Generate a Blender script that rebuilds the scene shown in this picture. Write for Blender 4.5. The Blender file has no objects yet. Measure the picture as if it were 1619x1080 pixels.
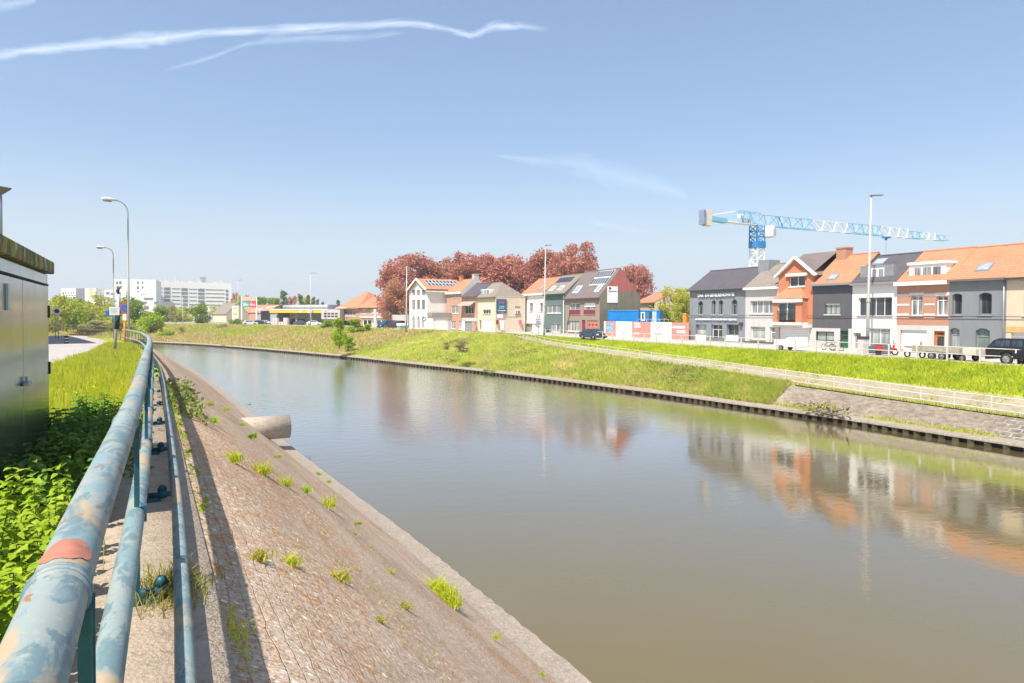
import bpy, math, random
import numpy as np
from mathutils import Vector, Matrix
S = bpy.context.scene
COL = S.collection
PI = math.pi
R = math.radians
# ------------------------------------------------------------------ camera
F = 1079.0; CX = 809.5; CY = 540.0          # focal length and centre in photo pixels
YAW = R(28.05); PITCH = R(1.2); ROLL = R(0.3)
SH = CY - 499 - F * math.tan(PITCH)
ZC = 7.2                                    # eye above the water
fw = Vector((math.sin(YAW) * math.cos(PITCH), math.cos(YAW) * math.cos(PITCH), -math.sin(PITCH)))
rt0 = Vector((math.cos(YAW), -math.sin(YAW), 0)); up0 = rt0.cross(fw)
rt = math.cos(ROLL) * rt0 + math.sin(ROLL) * up0
up = math.cos(ROLL) * up0 - math.sin(ROLL) * rt0
cd = bpy.data.cameras.new('camera'); cam = bpy.data.objects.new('camera', cd); COL.objects.link(cam)
M = Matrix((rt, up, -fw)).transposed().to_4x4(); M.translation = (0, 0, ZC)
cam.matrix_world = M
cd.sensor_width = 36; cd.lens = 36 * F / 1619.0; cd.shift_y = -SH / 1619.0
cd.clip_start = 0.05; cd.clip_end = 12000
S.camera = cam
# ------------------------------------------------------------------ sky, sun, exposure
SUNV = Vector((-0.45, -0.25, 0.86)).normalized()
w = bpy.data.worlds.new("World"); S.world = w; w.use_nodes = True
nt = w.node_tree; bg = nt.nodes['Background']
sky = nt.nodes.new('ShaderNodeTexSky'); sky.sky_type = 'NISHITA'; sky.sun_disc = False
sky.sun_elevation = math.asin(SUNV.z)
sky.sun_rotation = math.atan2(SUNV.x, SUNV.y)
sky.air_density = 1.0; sky.dust_density = 1.2; sky.ozone_density = 1.0; sky.altitude = 0
gm = nt.nodes.new('ShaderNodeGamma'); gm.inputs[1].default_value = 0.68
nt.links.new(sky.outputs[0], gm.inputs[0])
tn = nt.nodes.new('ShaderNodeMix'); tn.data_type = 'RGBA'; tn.blend_type = 'MULTIPLY'; tn.inputs[0].default_value = 1
tn.inputs[7].default_value = (0.90, 1.0, 1.13, 1); nt.links.new(gm.outputs[0], tn.inputs[6])
tc = nt.nodes.new('ShaderNodeTexCoord'); sp = nt.nodes.new('ShaderNodeSeparateXYZ'); nt.links.new(tc.outputs['Generated'], sp.inputs[0])
mr = nt.nodes.new('ShaderNodeMapRange'); mr.interpolation_type = 'SMOOTHSTEP'; nt.links.new(sp.outputs[2], mr.inputs[0])
mr.inputs[1].default_value = -0.02; mr.inputs[2].default_value = 0.24; mr.inputs[3].default_value = 1; mr.inputs[4].default_value = 0
li = nt.nodes.new('ShaderNodeMix'); li.data_type = 'RGBA'; nt.links.new(mr.outputs[0], li.inputs[0])     # pale air near the horizon
li.inputs[7].default_value = (2.75, 3.1, 3.4, 1); nt.links.new(tn.outputs[2], li.inputs[6])
nt.links.new(li.outputs[2], bg.inputs[0]); bg.inputs[1].default_value = 0.137
sd = bpy.data.lights.new('sun', 'SUN'); sun = bpy.data.objects.new('sun', sd); COL.objects.link(sun)
sd.energy = 4.3; sd.angle = R(0.5); sd.color = (1, 0.93, 0.83)
sun.rotation_euler = SUNV.to_track_quat('Z', 'Y').to_euler()
sun.location = (-20, -10, 60)
S.view_settings.view_transform = 'Standard'; S.view_settings.look = 'None'
S.view_settings.exposure = 0.97; S.view_settings.gamma = 1; S.view_settings.use_curve_mapping = False
S.render.engine = 'CYCLES'
S.cycles.max_bounces = 6; S.cycles.diffuse_bounces = 3; S.cycles.transparent_max_bounces = 8

# ------------------------------------------------------------------ helpers
def ray(x, y):
    a = (x - CX) / F; b = -(y - (CY - SH)) / F
    return fw + a * rt + b * up
def atz(x, y, z):                            # photo pixel -> point on the level z
    d = ray(x, y); t = (z - ZC) / d.z
    return Vector((d.x * t, d.y * t, z))
def atdep(x, y, dep):                        # photo pixel -> point at horizontal depth dep
    d = ray(x, y); t = dep / (d.x * math.sin(YAW) + d.y * math.cos(YAW))
    return Vector((d.x * t, d.y * t, ZC + d.z * t))
def online(x, P, Q):                         # photo column -> point on the ground line P-Q
    d = ray(x, 499); ex, ey = Q[0] - P[0], Q[1] - P[1]
    den = d.x * ey - d.y * ex
    t = (P[0] * ey - P[1] * ex) / den
    return Vector((d.x * t, d.y * t, 0))
def interp(tab, v):
    if v <= tab[0][0]: return tab[0][1:]
    for a, b in zip(tab, tab[1:]):
        if v <= b[0]:
            f = (v - a[0]) / (b[0] - a[0])
            return tuple(p + (q - p) * f for p, q in zip(a[1:], b[1:]))
    return tab[-1][1:]

# ---- materials
MATS = {}
def nd(nt, t, **k):
    n = nt.nodes.new(t)
    for a, b in k.items():
        setattr(n, a, b)
    return n
def base_mat(name, rough=0.8, metal=0.0, spec=0.3):
    m = bpy.data.materials.new(name); m.use_nodes = True
    p = m.node_tree.nodes['Principled BSDF']
    p.inputs['Roughness'].default_value = rough; p.inputs['Metallic'].default_value = metal
    p.inputs['Specular IOR Level'].default_value = spec
    return m, m.node_tree, p
def mixrgb(nt, fac, a, b, mode='MIX'):
    n = nd(nt, 'ShaderNodeMix', data_type='RGBA', blend_type=mode)
    for sock, v in ((0, fac), (6, a), (7, b)):
        if hasattr(v, 'is_output'): nt.links.new(v, n.inputs[sock])
        elif sock == 0: n.inputs[0].default_value = v
        else: n.inputs[sock].default_value = (*v, 1) if len(v) == 3 else v
    return n.outputs[2]
def ramp(nt, src, lo, hi):
    n = nd(nt, 'ShaderNodeMapRange'); n.inputs[1].default_value = lo; n.inputs[2].default_value = hi
    nt.links.new(src, n.inputs[0]); return n.outputs[0]
def noise(nt, vec, scale, detail=4, rough=0.6, dist=0.0):
    n = nd(nt, 'ShaderNodeTexNoise'); n.inputs['Scale'].default_value = scale
    n.inputs['Detail'].default_value = detail; n.inputs['Roughness'].default_value = rough
    n.inputs['Distortion'].default_value = dist
    nt.links.new(vec, n.inputs['Vector']); return n.outputs['Fac']
def obj_vec(nt, scale=(1, 1, 1), geo=False, rotz=0):
    if geo:
        v = nd(nt, 'ShaderNodeNewGeometry').outputs['Position']
    else:
        v = nd(nt, 'ShaderNodeTexCoord').outputs['Object']
    mp = nd(nt, 'ShaderNodeMapping'); mp.inputs['Scale'].default_value = scale
    mp.inputs['Rotation'].default_value = (0, 0, rotz)
    nt.links.new(v, mp.inputs['Vector']); return mp.outputs[0]
def bump(nt, p, h, strength=0.3, dist=0.02):
    b = nd(nt, 'ShaderNodeBump'); b.inputs['Strength'].default_value = strength
    b.inputs['Distance'].default_value = dist
    nt.links.new(h, b.inputs['Height']); nt.links.new(b.outputs[0], p.inputs['Normal'])
def mat(name, c, rough=0.8, metal=0.0, var=0.12, scale=1.5, bmp=0.0, spec=0.3, geo=False):
    if name in MATS: return MATS[name]
    m, nt, p = base_mat(name, rough, metal, spec)
    v = obj_vec(nt, geo=geo)
    f = noise(nt, v, scale, 5, 0.65)
    d = tuple(max(0, x * (1 - var * 1.6)) for x in c); l = tuple(min(1, x * (1 + var)) for x in c)
    o = mixrgb(nt, ramp(nt, f, 0.3, 0.7), d, l)
    nt.links.new(o, p.inputs['Base Color'])
    if bmp: bump(nt, p, noise(nt, v, scale * 12, 4), bmp)
    MATS[name] = m; return m
def brick_mat(name, c1, c2, mortar, bw=0.42, bh=0.14, ms=0.02, dirt=0.25):
    if name in MATS: return MATS[name]
    m, nt, p = base_mat(name, 0.88)
    v = nd(nt, 'ShaderNodeTexCoord').outputs['Object']
    s = nd(nt, 'ShaderNodeSeparateXYZ'); nt.links.new(v, s.inputs[0])
    a = nd(nt, 'ShaderNodeMath', operation='ADD'); nt.links.new(s.outputs[0], a.inputs[0]); nt.links.new(s.outputs[1], a.inputs[1])
    cb = nd(nt, 'ShaderNodeCombineXYZ'); nt.links.new(a.outputs[0], cb.inputs[0]); nt.links.new(s.outputs[2], cb.inputs[1])
    b = nd(nt, 'ShaderNodeTexBrick'); nt.links.new(cb.outputs[0], b.inputs['Vector'])
    b.inputs['Scale'].default_value = 1; b.inputs['Brick Width'].default_value = bw; b.inputs['Row Height'].default_value = bh
    b.inputs['Mortar Size'].default_value = ms
    b.inputs['Color1'].default_value = (*c1, 1); b.inputs['Color2'].default_value = (*c2, 1); b.inputs['Mortar'].default_value = (*mortar, 1)
    f = noise(nt, v, 0.9, 5)
    o = mixrgb(nt, ramp(nt, f, 0.3, 0.8), b.outputs['Color'], mixrgb(nt, dirt, b.outputs['Color'], (0.55, 0.5, 0.45), 'MULTIPLY'))
    nt.links.new(o, p.inputs['Base Color'])
    bump(nt, p, b.outputs['Fac'], -0.3, 0.01)
    MATS[name] = m; return m
def plaster_mat(name, c, streak=0.12):
    if name in MATS: return MATS[name]
    m, nt, p = base_mat(name, 0.85)
    v = obj_vec(nt, (1.3, 1.3, 0.25)); f = noise(nt, v, 1.2, 6, 0.7)
    v2 = obj_vec(nt); g = noise(nt, v2, 6, 4)
    o = mixrgb(nt, ramp(nt, f, 0.35, 0.8), c, tuple(x * (1 - streak * 1.6) for x in c))
    o = mixrgb(nt, ramp(nt, g, 0.3, 0.7), o, mixrgb(nt, 1.0, o, (0.95, 0.94, 0.92), 'MULTIPLY'))
    nt.links.new(o, p.inputs['Base Color']); bump(nt, p, g, 0.15, 0.01)
    MATS[name] = m; return m
def tile_mat(name, c, rough=0.75, cw=0.24, rh=0.32):
    if name in MATS: return MATS[name]
    m, nt, p = base_mat(name, rough)
    v = nd(nt, 'ShaderNodeTexCoord').outputs['Object']
    s = nd(nt, 'ShaderNodeSeparateXYZ'); nt.links.new(v, s.inputs[0])
    def wv(src, per):
        a = nd(nt, 'ShaderNodeMath', operation='MULTIPLY'); nt.links.new(src, a.inputs[0]); a.inputs[1].default_value = 1 / per
        b = nd(nt, 'ShaderNodeMath', operation='FRACT'); nt.links.new(a.outputs[0], b.inputs[0]); return b.outputs[0]
    row = wv(s.outputs[2], rh * 0.6); colm = wv(s.outputs[0], cw)
    mx = nd(nt, 'ShaderNodeMath', operation='MULTIPLY'); nt.links.new(row, mx.inputs[0]); nt.links.new(colm, mx.inputs[1])
    f = noise(nt, v, 0.8, 5, 0.7); g = noise(nt, obj_vec(nt, (4, 4, 6)), 1.0, 2)
    o = mixrgb(nt, ramp(nt, f, 0.3, 0.75), c, tuple(x * 0.78 for x in c))
    o = mixrgb(nt, ramp(nt, g, 0.35, 0.7), o, mixrgb(nt, 1.0, o, (0.82, 0.8, 0.8), 'MULTIPLY'))
    o = mixrgb(nt, ramp(nt, row, 0.0, 0.25), mixrgb(nt, 1.0, o, (0.62, 0.6, 0.6), 'MULTIPLY'), o)
    nt.links.new(o, p.inputs['Base Color'])
    bump(nt, p, mx.outputs[0], 0.35, 0.03)
    MATS[name] = m; return m
def glass_mat(name, dark, light, folds=9.0):
    if name in MATS: return MATS[name]
    m, nt, p = base_mat(name, 0.06, 0, 0.8)
    v = obj_vec(nt, (folds, folds, 0.25)); f = noise(nt, v, 1.0, 3)
    v2 = obj_vec(nt, (0.5, 0.5, 0.5)); g = noise(nt, v2, 1.3, 2)
    o = mixrgb(nt, ramp(nt, f, 0.38, 0.62), dark, light)
    o = mixrgb(nt, ramp(nt, g, 0.3, 0.7), o, mixrgb(nt, 1.0, o, (0.6, 0.62, 0.66), 'MULTIPLY'))
    nt.links.new(o, p.inputs['Base Color'])
    MATS[name] = m; return m
def leaf_mat(name, c1, c2, scale=0.35, trans=0.35):
    if name in MATS: return MATS[name]
    m, nt, p = base_mat(name, 0.6, 0, 0.25)
    v = obj_vec(nt); f = noise(nt, v, scale, 3); g = noise(nt, v, scale * 14, 2)
    o = mixrgb(nt, ramp(nt, f, 0.3, 0.7), c1, c2)
    o = mixrgb(nt, ramp(nt, g, 0.3, 0.7), mixrgb(nt, 1.0, o, (0.7, 0.72, 0.7), 'MULTIPLY'), mixrgb(nt, 1.0, o, (1.3, 1.22, 1.1), 'MULTIPLY'))
    nt.links.new(o, p.inputs['Base Color'])
    t = nd(nt, 'ShaderNodeBsdfTranslucent'); nt.links.new(o, t.inputs[0])
    mx = nd(nt, 'ShaderNodeMixShader'); mx.inputs[0].default_value = trans
    nt.links.new(p.outputs[0], mx.inputs[1]); nt.links.new(t.outputs[0], mx.inputs[2])
    nt.links.new(mx.outputs[0], nt.nodes['Material Output'].inputs[0])
    MATS[name] = m; return m

# ---- objects
def tag(o, label=None, cat=None, group=None, kind=None):
    if label: o['label'] = label
    if cat: o['category'] = cat
    if group: o['group'] = group
    if kind: o['kind'] = kind
    return o
def thing(name, label, cat, loc=(0, 0, 0), rotz=0.0, group=None):
    o = bpy.data.objects.new(name, None); COL.objects.link(o); o.empty_display_size = 0.3
    o.location = loc; o.rotation_euler = (0, 0, rotz)
    return tag(o, label, cat, group)
def copy_tree(o, parent=None):
    c = o.copy(); COL.objects.link(c)
    if parent: c.parent = parent
    for ch in list(KIDS.get(o.name, [])):
        d = copy_tree(ch, c); KIDS.setdefault(c.name, []).append(d)
    return c
KIDS = {}
def dup(o, loc, rotz=0.0, scale=None, label=None):
    c = copy_tree(o); c.location = loc; c.rotation_euler = (0, 0, rotz)
    if scale: c.scale = scale if hasattr(scale, '__len__') else (scale,) * 3
    if label: c['label'] = label
    return c
class MB:
    def __init__(s): s.v = []; s.f = []; s.mi = []
    def add(s, vs, fs, mi=0):
        n = len(s.v); s.v += [tuple(v) for v in vs]
        for f in fs: s.f.append(tuple(i + n for i in f)); s.mi.append(mi)
        return s
    def box(s, a, b, mi=0):
        x0, y0, z0 = a; x1, y1, z1 = b
        x0, x1 = min(x0, x1), max(x0, x1); y0, y1 = min(y0, y1), max(y0, y1); z0, z1 = min(z0, z1), max(z0, z1)
        return s.add([(x0, y0, z0), (x1, y0, z0), (x1, y1, z0), (x0, y1, z0), (x0, y0, z1), (x1, y0, z1), (x1, y1, z1), (x0, y1, z1)],
                     [(0, 3, 2, 1), (4, 5, 6, 7), (0, 1, 5, 4), (1, 2, 6, 5), (2, 3, 7, 6), (3, 0, 4, 7)], mi)
    def bar(s, p, q, w, h=None, mi=0):
        h = h or w; p = Vector(p); q = Vector(q); d = (q - p).normalized()
        a = Vector((0, 0, 1)) if abs(d.z) < 0.9 else Vector((1, 0, 0))
        u = d.cross(a).normalized() * w / 2; v = u.cross(d).normalized() * h / 2
        vs = [p - u - v, p + u - v, p + u + v, p - u + v, q - u - v, q + u - v, q + u + v, q - u + v]
        return s.add(vs, [(0, 3, 2, 1), (4, 5, 6, 7), (0, 1, 5, 4), (1, 2, 6, 5), (2, 3, 7, 6), (3, 0, 4, 7)], mi)
    def tube(s, pts, r, n=8, mi=0, caps=True):
        pts = [Vector(p) for p in pts]; rs = r if hasattr(r, '__len__') else [r] * len(pts)
        vs = []; pu = None
        for i, p in enumerate(pts):
            d = (pts[min(i + 1, len(pts) - 1)] - pts[max(i - 1, 0)]).normalized()
            if pu is None:
                a = Vector((0, 0, 1)) if abs(d.z) < 0.9 else Vector((1, 0, 0))
                u = d.cross(a).normalized()
            else: u = (pu - d * pu.dot(d)).normalized()
            pu = u; v = d.cross(u)
            for k in range(n):
                t = 2 * PI * k / n; vs.append(p + (u * math.cos(t) + v * math.sin(t)) * rs[i])
        fs = []
        for i in range(len(pts) - 1):
            for k in range(n):
                a = i * n + k; b = i * n + (k + 1) % n
                fs.append((a, b, b + n, a + n))
        if caps: fs.append(tuple(range(n))[::-1]); fs.append(tuple(range(len(vs) - n, len(vs))))
        return s.add(vs, fs, mi)
    def prism(s, poly, y0, y1, mi=0):        # poly in x,z ; extruded along y
        n = len(poly); vs = [(x, y0, z) for x, z in poly] + [(x, y1, z) for x, z in poly]
        fs = [tuple(range(n)), tuple(range(n, 2 * n))[::-1]] + [(i, i + n, (i + 1) % n + n, (i + 1) % n) for i in range(n)]
        return s.add(vs, fs, mi)
    def build(s, name, mats, parent=None, smooth=False, bevel=0):
        me = bpy.data.meshes.new(name); me.from_pydata(s.v, [], s.f)
        if not isinstance(mats, (list, tuple)): mats = [mats]
        for m in mats: me.materials.append(m)
        me.polygons.foreach_set('material_index', s.mi)
        if smooth: me.polygons.foreach_set('use_smooth', [True] * len(me.polygons))
        me.update()
        return link(name, me, parent, bevel)
def link(name, me, parent=None, bevel=0):
    o = bpy.data.objects.new(name, me); COL.objects.link(o)
    if parent: o.parent = parent; KIDS.setdefault(parent.name, []).append(o)
    if bevel:
        b = o.modifiers.new('bevel', 'BEVEL'); b.width = bevel; b.segments = 2; b.limit_method = 'ANGLE'
    return o
def npmesh(name, V, Fc, mats, parent=None, smooth=False):   # V (n,3); Fc (m,k)
    me = bpy.data.meshes.new(name); V = np.asarray(V, np.float32); Fc = np.asarray(Fc, np.int32)
    m, k = Fc.shape
    me.vertices.add(len(V)); me.vertices.foreach_set('co', V.ravel())
    me.loops.add(m * k); me.loops.foreach_set('vertex_index', Fc.ravel())
    me.polygons.add(m); me.polygons.foreach_set('loop_start', np.arange(0, m * k, k, dtype=np.int32))
    me.polygons.foreach_set('loop_total', np.full(m, k, np.int32))
    if not isinstance(mats, (list, tuple)): mats = [mats]
    for x in mats: me.materials.append(x)
    me.update(calc_edges=True)
    if smooth: me.polygons.foreach_set('use_smooth', np.ones(m, bool))
    return link(name, me, parent)
def grid(name, rows, mats, parent=None, smooth=True, mi=None):   # rows: list of equal-length point lists
    n = len(rows[0]); V = [p for r in rows for p in r]
    Fc = [(i * n + j, i * n + j + 1, (i + 1) * n + j + 1, (i + 1) * n + j) for i in range(len(rows) - 1) for j in range(n - 1)]
    return npmesh(name, V, Fc, mats, parent, smooth)
def text(name, s, size, m, parent, loc, rot=(PI / 2, 0, 0), depth=0.01, width=None):
    c = bpy.data.curves.new(name, 'FONT'); c.body = s; c.size = size; c.extrude = depth; c.align_x = 'CENTER'; c.align_y = 'CENTER'
    c.offset = size * 0.012
    o = bpy.data.objects.new('tmp', c); COL.objects.link(o)
    bpy.context.view_layer.update()
    me = bpy.data.meshes.new_from_object(o.evaluated_get(bpy.context.evaluated_depsgraph_get()))
    wd = o.dimensions.x
    bpy.data.objects.remove(o)
    me.materials.clear(); me.materials.append(m); me.name = name
    t = link(name, me, parent); t.location = loc; t.rotation_euler = rot
    if width: t.scale = (width / wd, 1, 1)
    return t
RNG = np.random.default_rng(7); random.seed(7)

# ---- vegetation
def leaf_quads(C, size, rng, flat=0.0):
    n = len(C); a = rng.normal(size=(n, 3)); a[:, 2] *= 1 - flat
    a /= np.linalg.norm(a, axis=1)[:, None]
    b = np.cross(a, rng.normal(size=(n, 3))); b /= np.linalg.norm(b, axis=1)[:, None] + 1e-9
    s = (size * (0.6 + 0.8 * rng.random(n)))[:, None]
    a = a * s; b = b * s * 0.62
    V = np.stack([C - a, C + b * 0.9 - a * 0.1, C + a, C - b * 0.9 - a * 0.1], 1).reshape(-1, 3)
    return V, np.arange(4 * n).reshape(-1, 4)
def crown_points(blobs, per, rng, shell=0.45):
    out = []
    for (x, y, z, r) in blobs:
        k = max(8, int(per * r * r)); d = rng.normal(size=(k, 3)); d /= np.linalg.norm(d, axis=1)[:, None]
        rr = r * (1 - shell * rng.random(k) ** 1.5) * (1 + 0.13 * rng.normal(size=k))
        out.append(np.array([x, y, z]) + d * rr[:, None] * np.array([1, 1, 0.85]))
    return np.concatenate(out)
def make_tree(name, label, cat, leaf, bark, h, wd, seed, n_blob=34, leafsize=0.3, per=60, low=0.25, kind='round', group=None, parts=True, bs=1.0):
    rng = np.random.default_rng(seed); t = thing(name, label, cat, group=group)
    blobs = []
    for i in range(n_blob):
        u = rng.random(); z = low * h + (1 - low) * h * (0.06 + 0.86 * u)
        q = (z / h - low) / (1 - low)
        if kind == 'round': prof = math.sin(PI * min(1, q * 0.8 + 0.14)) ** 0.6
        elif kind == 'cone': prof = (1 - q) ** 0.8 + 0.08
        elif kind == 'column': prof = math.sin(PI * min(1, 0.12 + q * 0.86)) ** 0.5
        else: prof = math.sin(PI * min(1, q * 0.6 + 0.3)) ** 0.6
        ang = rng.random() * 2 * PI; rad = wd / 2 * prof * math.sqrt(rng.random()) * 0.85
        br = bs * wd * (0.10 + 0.09 * rng.random()) * (0.55 + 0.45 * prof)
        blobs.append((rad * math.cos(ang), rad * math.sin(ang), z - br * 0.3, br))
    P = crown_points(blobs, per, rng); V, Fc = leaf_quads(P, leafsize, rng)
    npmesh('crown', V, Fc, leaf, t)
    b = MB(); top = h * (0.55 if kind == 'round' else 0.8)
    b.tube([(0, 0, -0.2), (0.02 * h, 0, h * 0.15), (0, 0.01 * h, h * 0.35), (0, 0, top)], [h * 0.028, h * 0.022, h * 0.017, h * 0.006], 8)
    for (x, y, z, r) in blobs[:max(6, n_blob // 2)]:
        z0 = max(h * low * 0.7, z * 0.55); 
        b.tube([(0, 0, z0), (x * 0.45, y * 0.45, (z0 + z) / 2 + 0.03 * h), (x, y, z)], [h * 0.009, h * 0.006, h * 0.002], 5)
    b.build('trunk', bark, t, True)
    return t
def blades(P, hgt, wid, rng, lean=0.45, seg=1):
    n = len(P); ang = rng.random(n) * 2 * PI
    w = np.stack([np.cos(ang), np.sin(ang), np.zeros(n)], 1) * (wid * (0.6 + 0.8 * rng.random(n)))[:, None] / 2
    h = hgt * (0.45 + 0.9 * rng.random(n)); a2 = rng.random(n) * 2 * PI; l = lean * rng.random(n) * h
    tip = np.stack([np.cos(a2) * l, np.sin(a2) * l, h], 1)
    if seg == 1:
        V = np.stack([P - w, P + w, P + tip], 1).reshape(-1, 3)
        return V, np.arange(3 * n).reshape(-1, 3)
    mid = np.stack([np.cos(a2) * l * 0.3, np.sin(a2) * l * 0.3, h * 0.6], 1)
    V = np.stack([P - w, P + w, P + mid - w * 0.75, P + mid + w * 0.75, P + tip], 1).reshape(-1, 3)
    o = (np.arange(n) * 5)[:, None]
    Fc = np.concatenate([o + np.array([[0, 1, 3]]), o + np.array([[0, 3, 2]]), o + np.array([[2, 3, 4]])])
    return V, Fc
# ================================================================== SETTING
def cr(P, t):                                # Catmull-Rom through the stations P at parameter t
    n = len(P); i = min(int(t), n - 2); f = t - i
    a, b, c, d = (P[max(0, i - 1)], P[i], P[i + 1], P[min(n - 1, i + 2)])
    return tuple(0.5 * (2 * q + (r - p) * f + (2 * p - 5 * q + 4 * r - s) * f * f + (3 * q - p - 3 * r + s) * f ** 3) for p, q, r, s in zip(a, b, c, d))
FA = [(41.0, -40), (41.2, 0), (41.3, 19), (41.4, 30), (40.8, 40), (39.9, 51), (36.8, 74), (33.2, 90.4), (29, 110.7), (21, 139), (13, 163), (5, 180), (-6, 196), (-27, 215), (-62, 232), (-130, 250)]
FE = [(50.5, -40), (50.7, 0), (51, 22), (51.2, 32), (51.5, 42), (52.2, 54), (53.2, 80), (54, 102), (52.5, 124), (46.5, 150), (38, 182), (26, 205), (12, 226), (-8, 244), (-45, 262), (-120, 280)]
FC = [(0.36, 1.25), (0.36, 1.25), (0.34, 1.45), (0.345, 1.7), (0.36, 2.05), (0.43, 2.4), (0.66, 3.05), (0.96, 3.9), (1, 4), (1, 4), (1, 4), (1, 4), (1, 4), (1, 4), (1, 4), (1, 4)]
NS = len(FA) - 1
def far_pt(s, k):                            # k: 0 water edge .. 5 street edge
    a = cr(FA, s); e = cr(FE, s); fc, zc = interp([(i, *c) for i, c in enumerate(FC)], s)
    W = math.hypot(e[0] - a[0], e[1] - a[1])
    def L(f, z): return (a[0] + (e[0] - a[0]) * f, a[1] + (e[1] - a[1]) * f, z)
    fB = 0.85 / W
    if k == 0: return L(0, 0.42)
    if k == 1: return L(fB, 0.46)
    if k == 2: return L(fc, zc)
    if k == 3: return L(min(0.985, fc + 1.5 / W), min(3.97, zc + 0.02))
    if k == 4: return L(min(0.99, fc + 2.7 / W), min(3.98, zc + 0.9 * (4 - zc) / 2.55))
    return L(1, 4.0)
SS = [i * 0.1 for i in range(int(NS * 10) + 1)]
# ---- materials of the ground
def ground_mat(name, cols, scale, bscale=20, bstr=0.5, geo=True):
    m, nt, p = base_mat(name, 0.95, 0, 0.1)
    v = obj_vec(nt, geo=True); f = noise(nt, v, scale, 6, 0.7); g = noise(nt, v, scale * 5, 4, 0.7); h = noise(nt, v, bscale, 3)
    o = mixrgb(nt, ramp(nt, f, 0.35, 0.65), cols[0], cols[1])
    o = mixrgb(nt, ramp(nt, g, 0.5, 0.72), o, cols[2])
    if len(cols) > 3: o = mixrgb(nt, ramp(nt, h, 0.55, 0.7), o, cols[3])
    nt.links.new(o, p.inputs['Base Color']); bump(nt, p, h, bstr, 0.05)
    MATS[name] = m; return m
G_LUSH = ground_mat('turf_lush', [(0.26, 0.36, 0.015), (0.34, 0.42, 0.025), (0.36, 0.36, 0.08)], 0.5)
G_DRY = ground_mat('turf_dry', [(0.27, 0.25, 0.08), (0.36, 0.29, 0.15), (0.20, 0.25, 0.04)], 0.12)
G_PATH = ground_mat('path_paving', [(0.27, 0.23, 0.175), (0.34, 0.29, 0.22), (0.19, 0.17, 0.10), (0.22, 0.24, 0.05)], 0.8)
G_ASPH = ground_mat('asphalt', [(0.34, 0.31, 0.30), (0.40, 0.36, 0.34), (0.30, 0.28, 0.27)], 0.3, 40, 0.2)
G_LAND = ground_mat('land', [(0.26, 0.25, 0.16), (0.33, 0.30, 0.22), (0.16, 0.22, 0.05)], 0.05)
G_VERGE = ground_mat('verge', [(0.28, 0.34, 0.02), (0.22, 0.28, 0.015), (0.26, 0.24, 0.07)], 1.5)
# ---- water
def water_mat():
    m, nt, p = base_mat('canal_water', 0.03, 0, 0.5)
    p.inputs['IOR'].default_value = 2.15
    v = obj_vec(nt, geo=True)
    f = noise(nt, v, 0.05, 3)
    o = mixrgb(nt, ramp(nt, f, 0.3, 0.7), (0.140, 0.108, 0.042), (0.122, 0.095, 0.037))
    nt.links.new(o, p.inputs['Base Color'])
    a = noise(nt, obj_vec(nt, (1.0, 1.7, 1), geo=True, rotz=0.5), 1.1, 5, 0.62, 0.3)
    b = noise(nt, obj_vec(nt, (0.7, 1.6, 1), geo=True, rotz=0.3), 5.0, 4, 0.6)
    sy = nd(nt, 'ShaderNodeSeparateXYZ'); nt.links.new(v, sy.inputs[0])
    pa = nd(nt, 'ShaderNodeMath', operation='MULTIPLY_ADD'); nt.links.new(noise(nt, v, 0.05, 4), pa.inputs[0]); pa.inputs[1].default_value = 60; nt.links.new(sy.outputs[1], pa.inputs[2])
    patch = ramp(nt, pa.outputs[0], 55, 90)
    mx = nd(nt, 'ShaderNodeMath', operation='MULTIPLY_ADD'); nt.links.new(b, mx.inputs[0]); mx.inputs[1].default_value = 0.22; nt.links.new(a, mx.inputs[2])
    bp = nd(nt, 'ShaderNodeBump'); bp.inputs['Distance'].default_value = 0.042
    st = nd(nt, 'ShaderNodeMath', operation='MULTIPLY_ADD'); nt.links.new(patch, st.inputs[0]); st.inputs[1].default_value = 0.6; st.inputs[2].default_value = 0.12
    nt.links.new(st.outputs[0], bp.inputs['Strength']); nt.links.new(mx.outputs[0], bp.inputs['Height']); 
    df = nd(nt, 'ShaderNodeBsdfDiffuse'); nt.links.new(o, df.inputs[0]); gl = nd(nt, 'ShaderNodeBsdfGlossy'); gl.inputs['Roughness'].default_value = 0.035
    gl.inputs[0].default_value = (0.94, 0.97, 1.0, 1); nt.links.new(bp.outputs[0], gl.inputs['Normal'])
    fr_ = nd(nt, 'ShaderNodeFresnel'); fr_.inputs[0].default_value = 1.36; nt.links.new(bp.outputs[0], fr_.inputs['Normal'])
    k = nd(nt, 'ShaderNodeMath', operation='MULTIPLY', use_clamp=True); k.inputs[1].default_value = 1.75; nt.links.new(fr_.outputs[0], k.inputs[0])
    ms_ = nd(nt, 'ShaderNodeMixShader'); nt.links.new(k.outputs[0], ms_.inputs[0]); nt.links.new(df.outputs[0], ms_.inputs[1]); nt.links.new(gl.outputs[0], ms_.inputs[2])
    nt.links.new(ms_.outputs[0], nt.nodes['Material Output'].inputs[0]); nt.nodes.remove(p)
    return m
b = MB(); b.add([(-400, -120, 0), (120, -120, 0), (120, 420, 0), (-400, 420, 0)], [(0, 1, 2, 3)])
tag(b.build('water', water_mat()), kind='structure')
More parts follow.
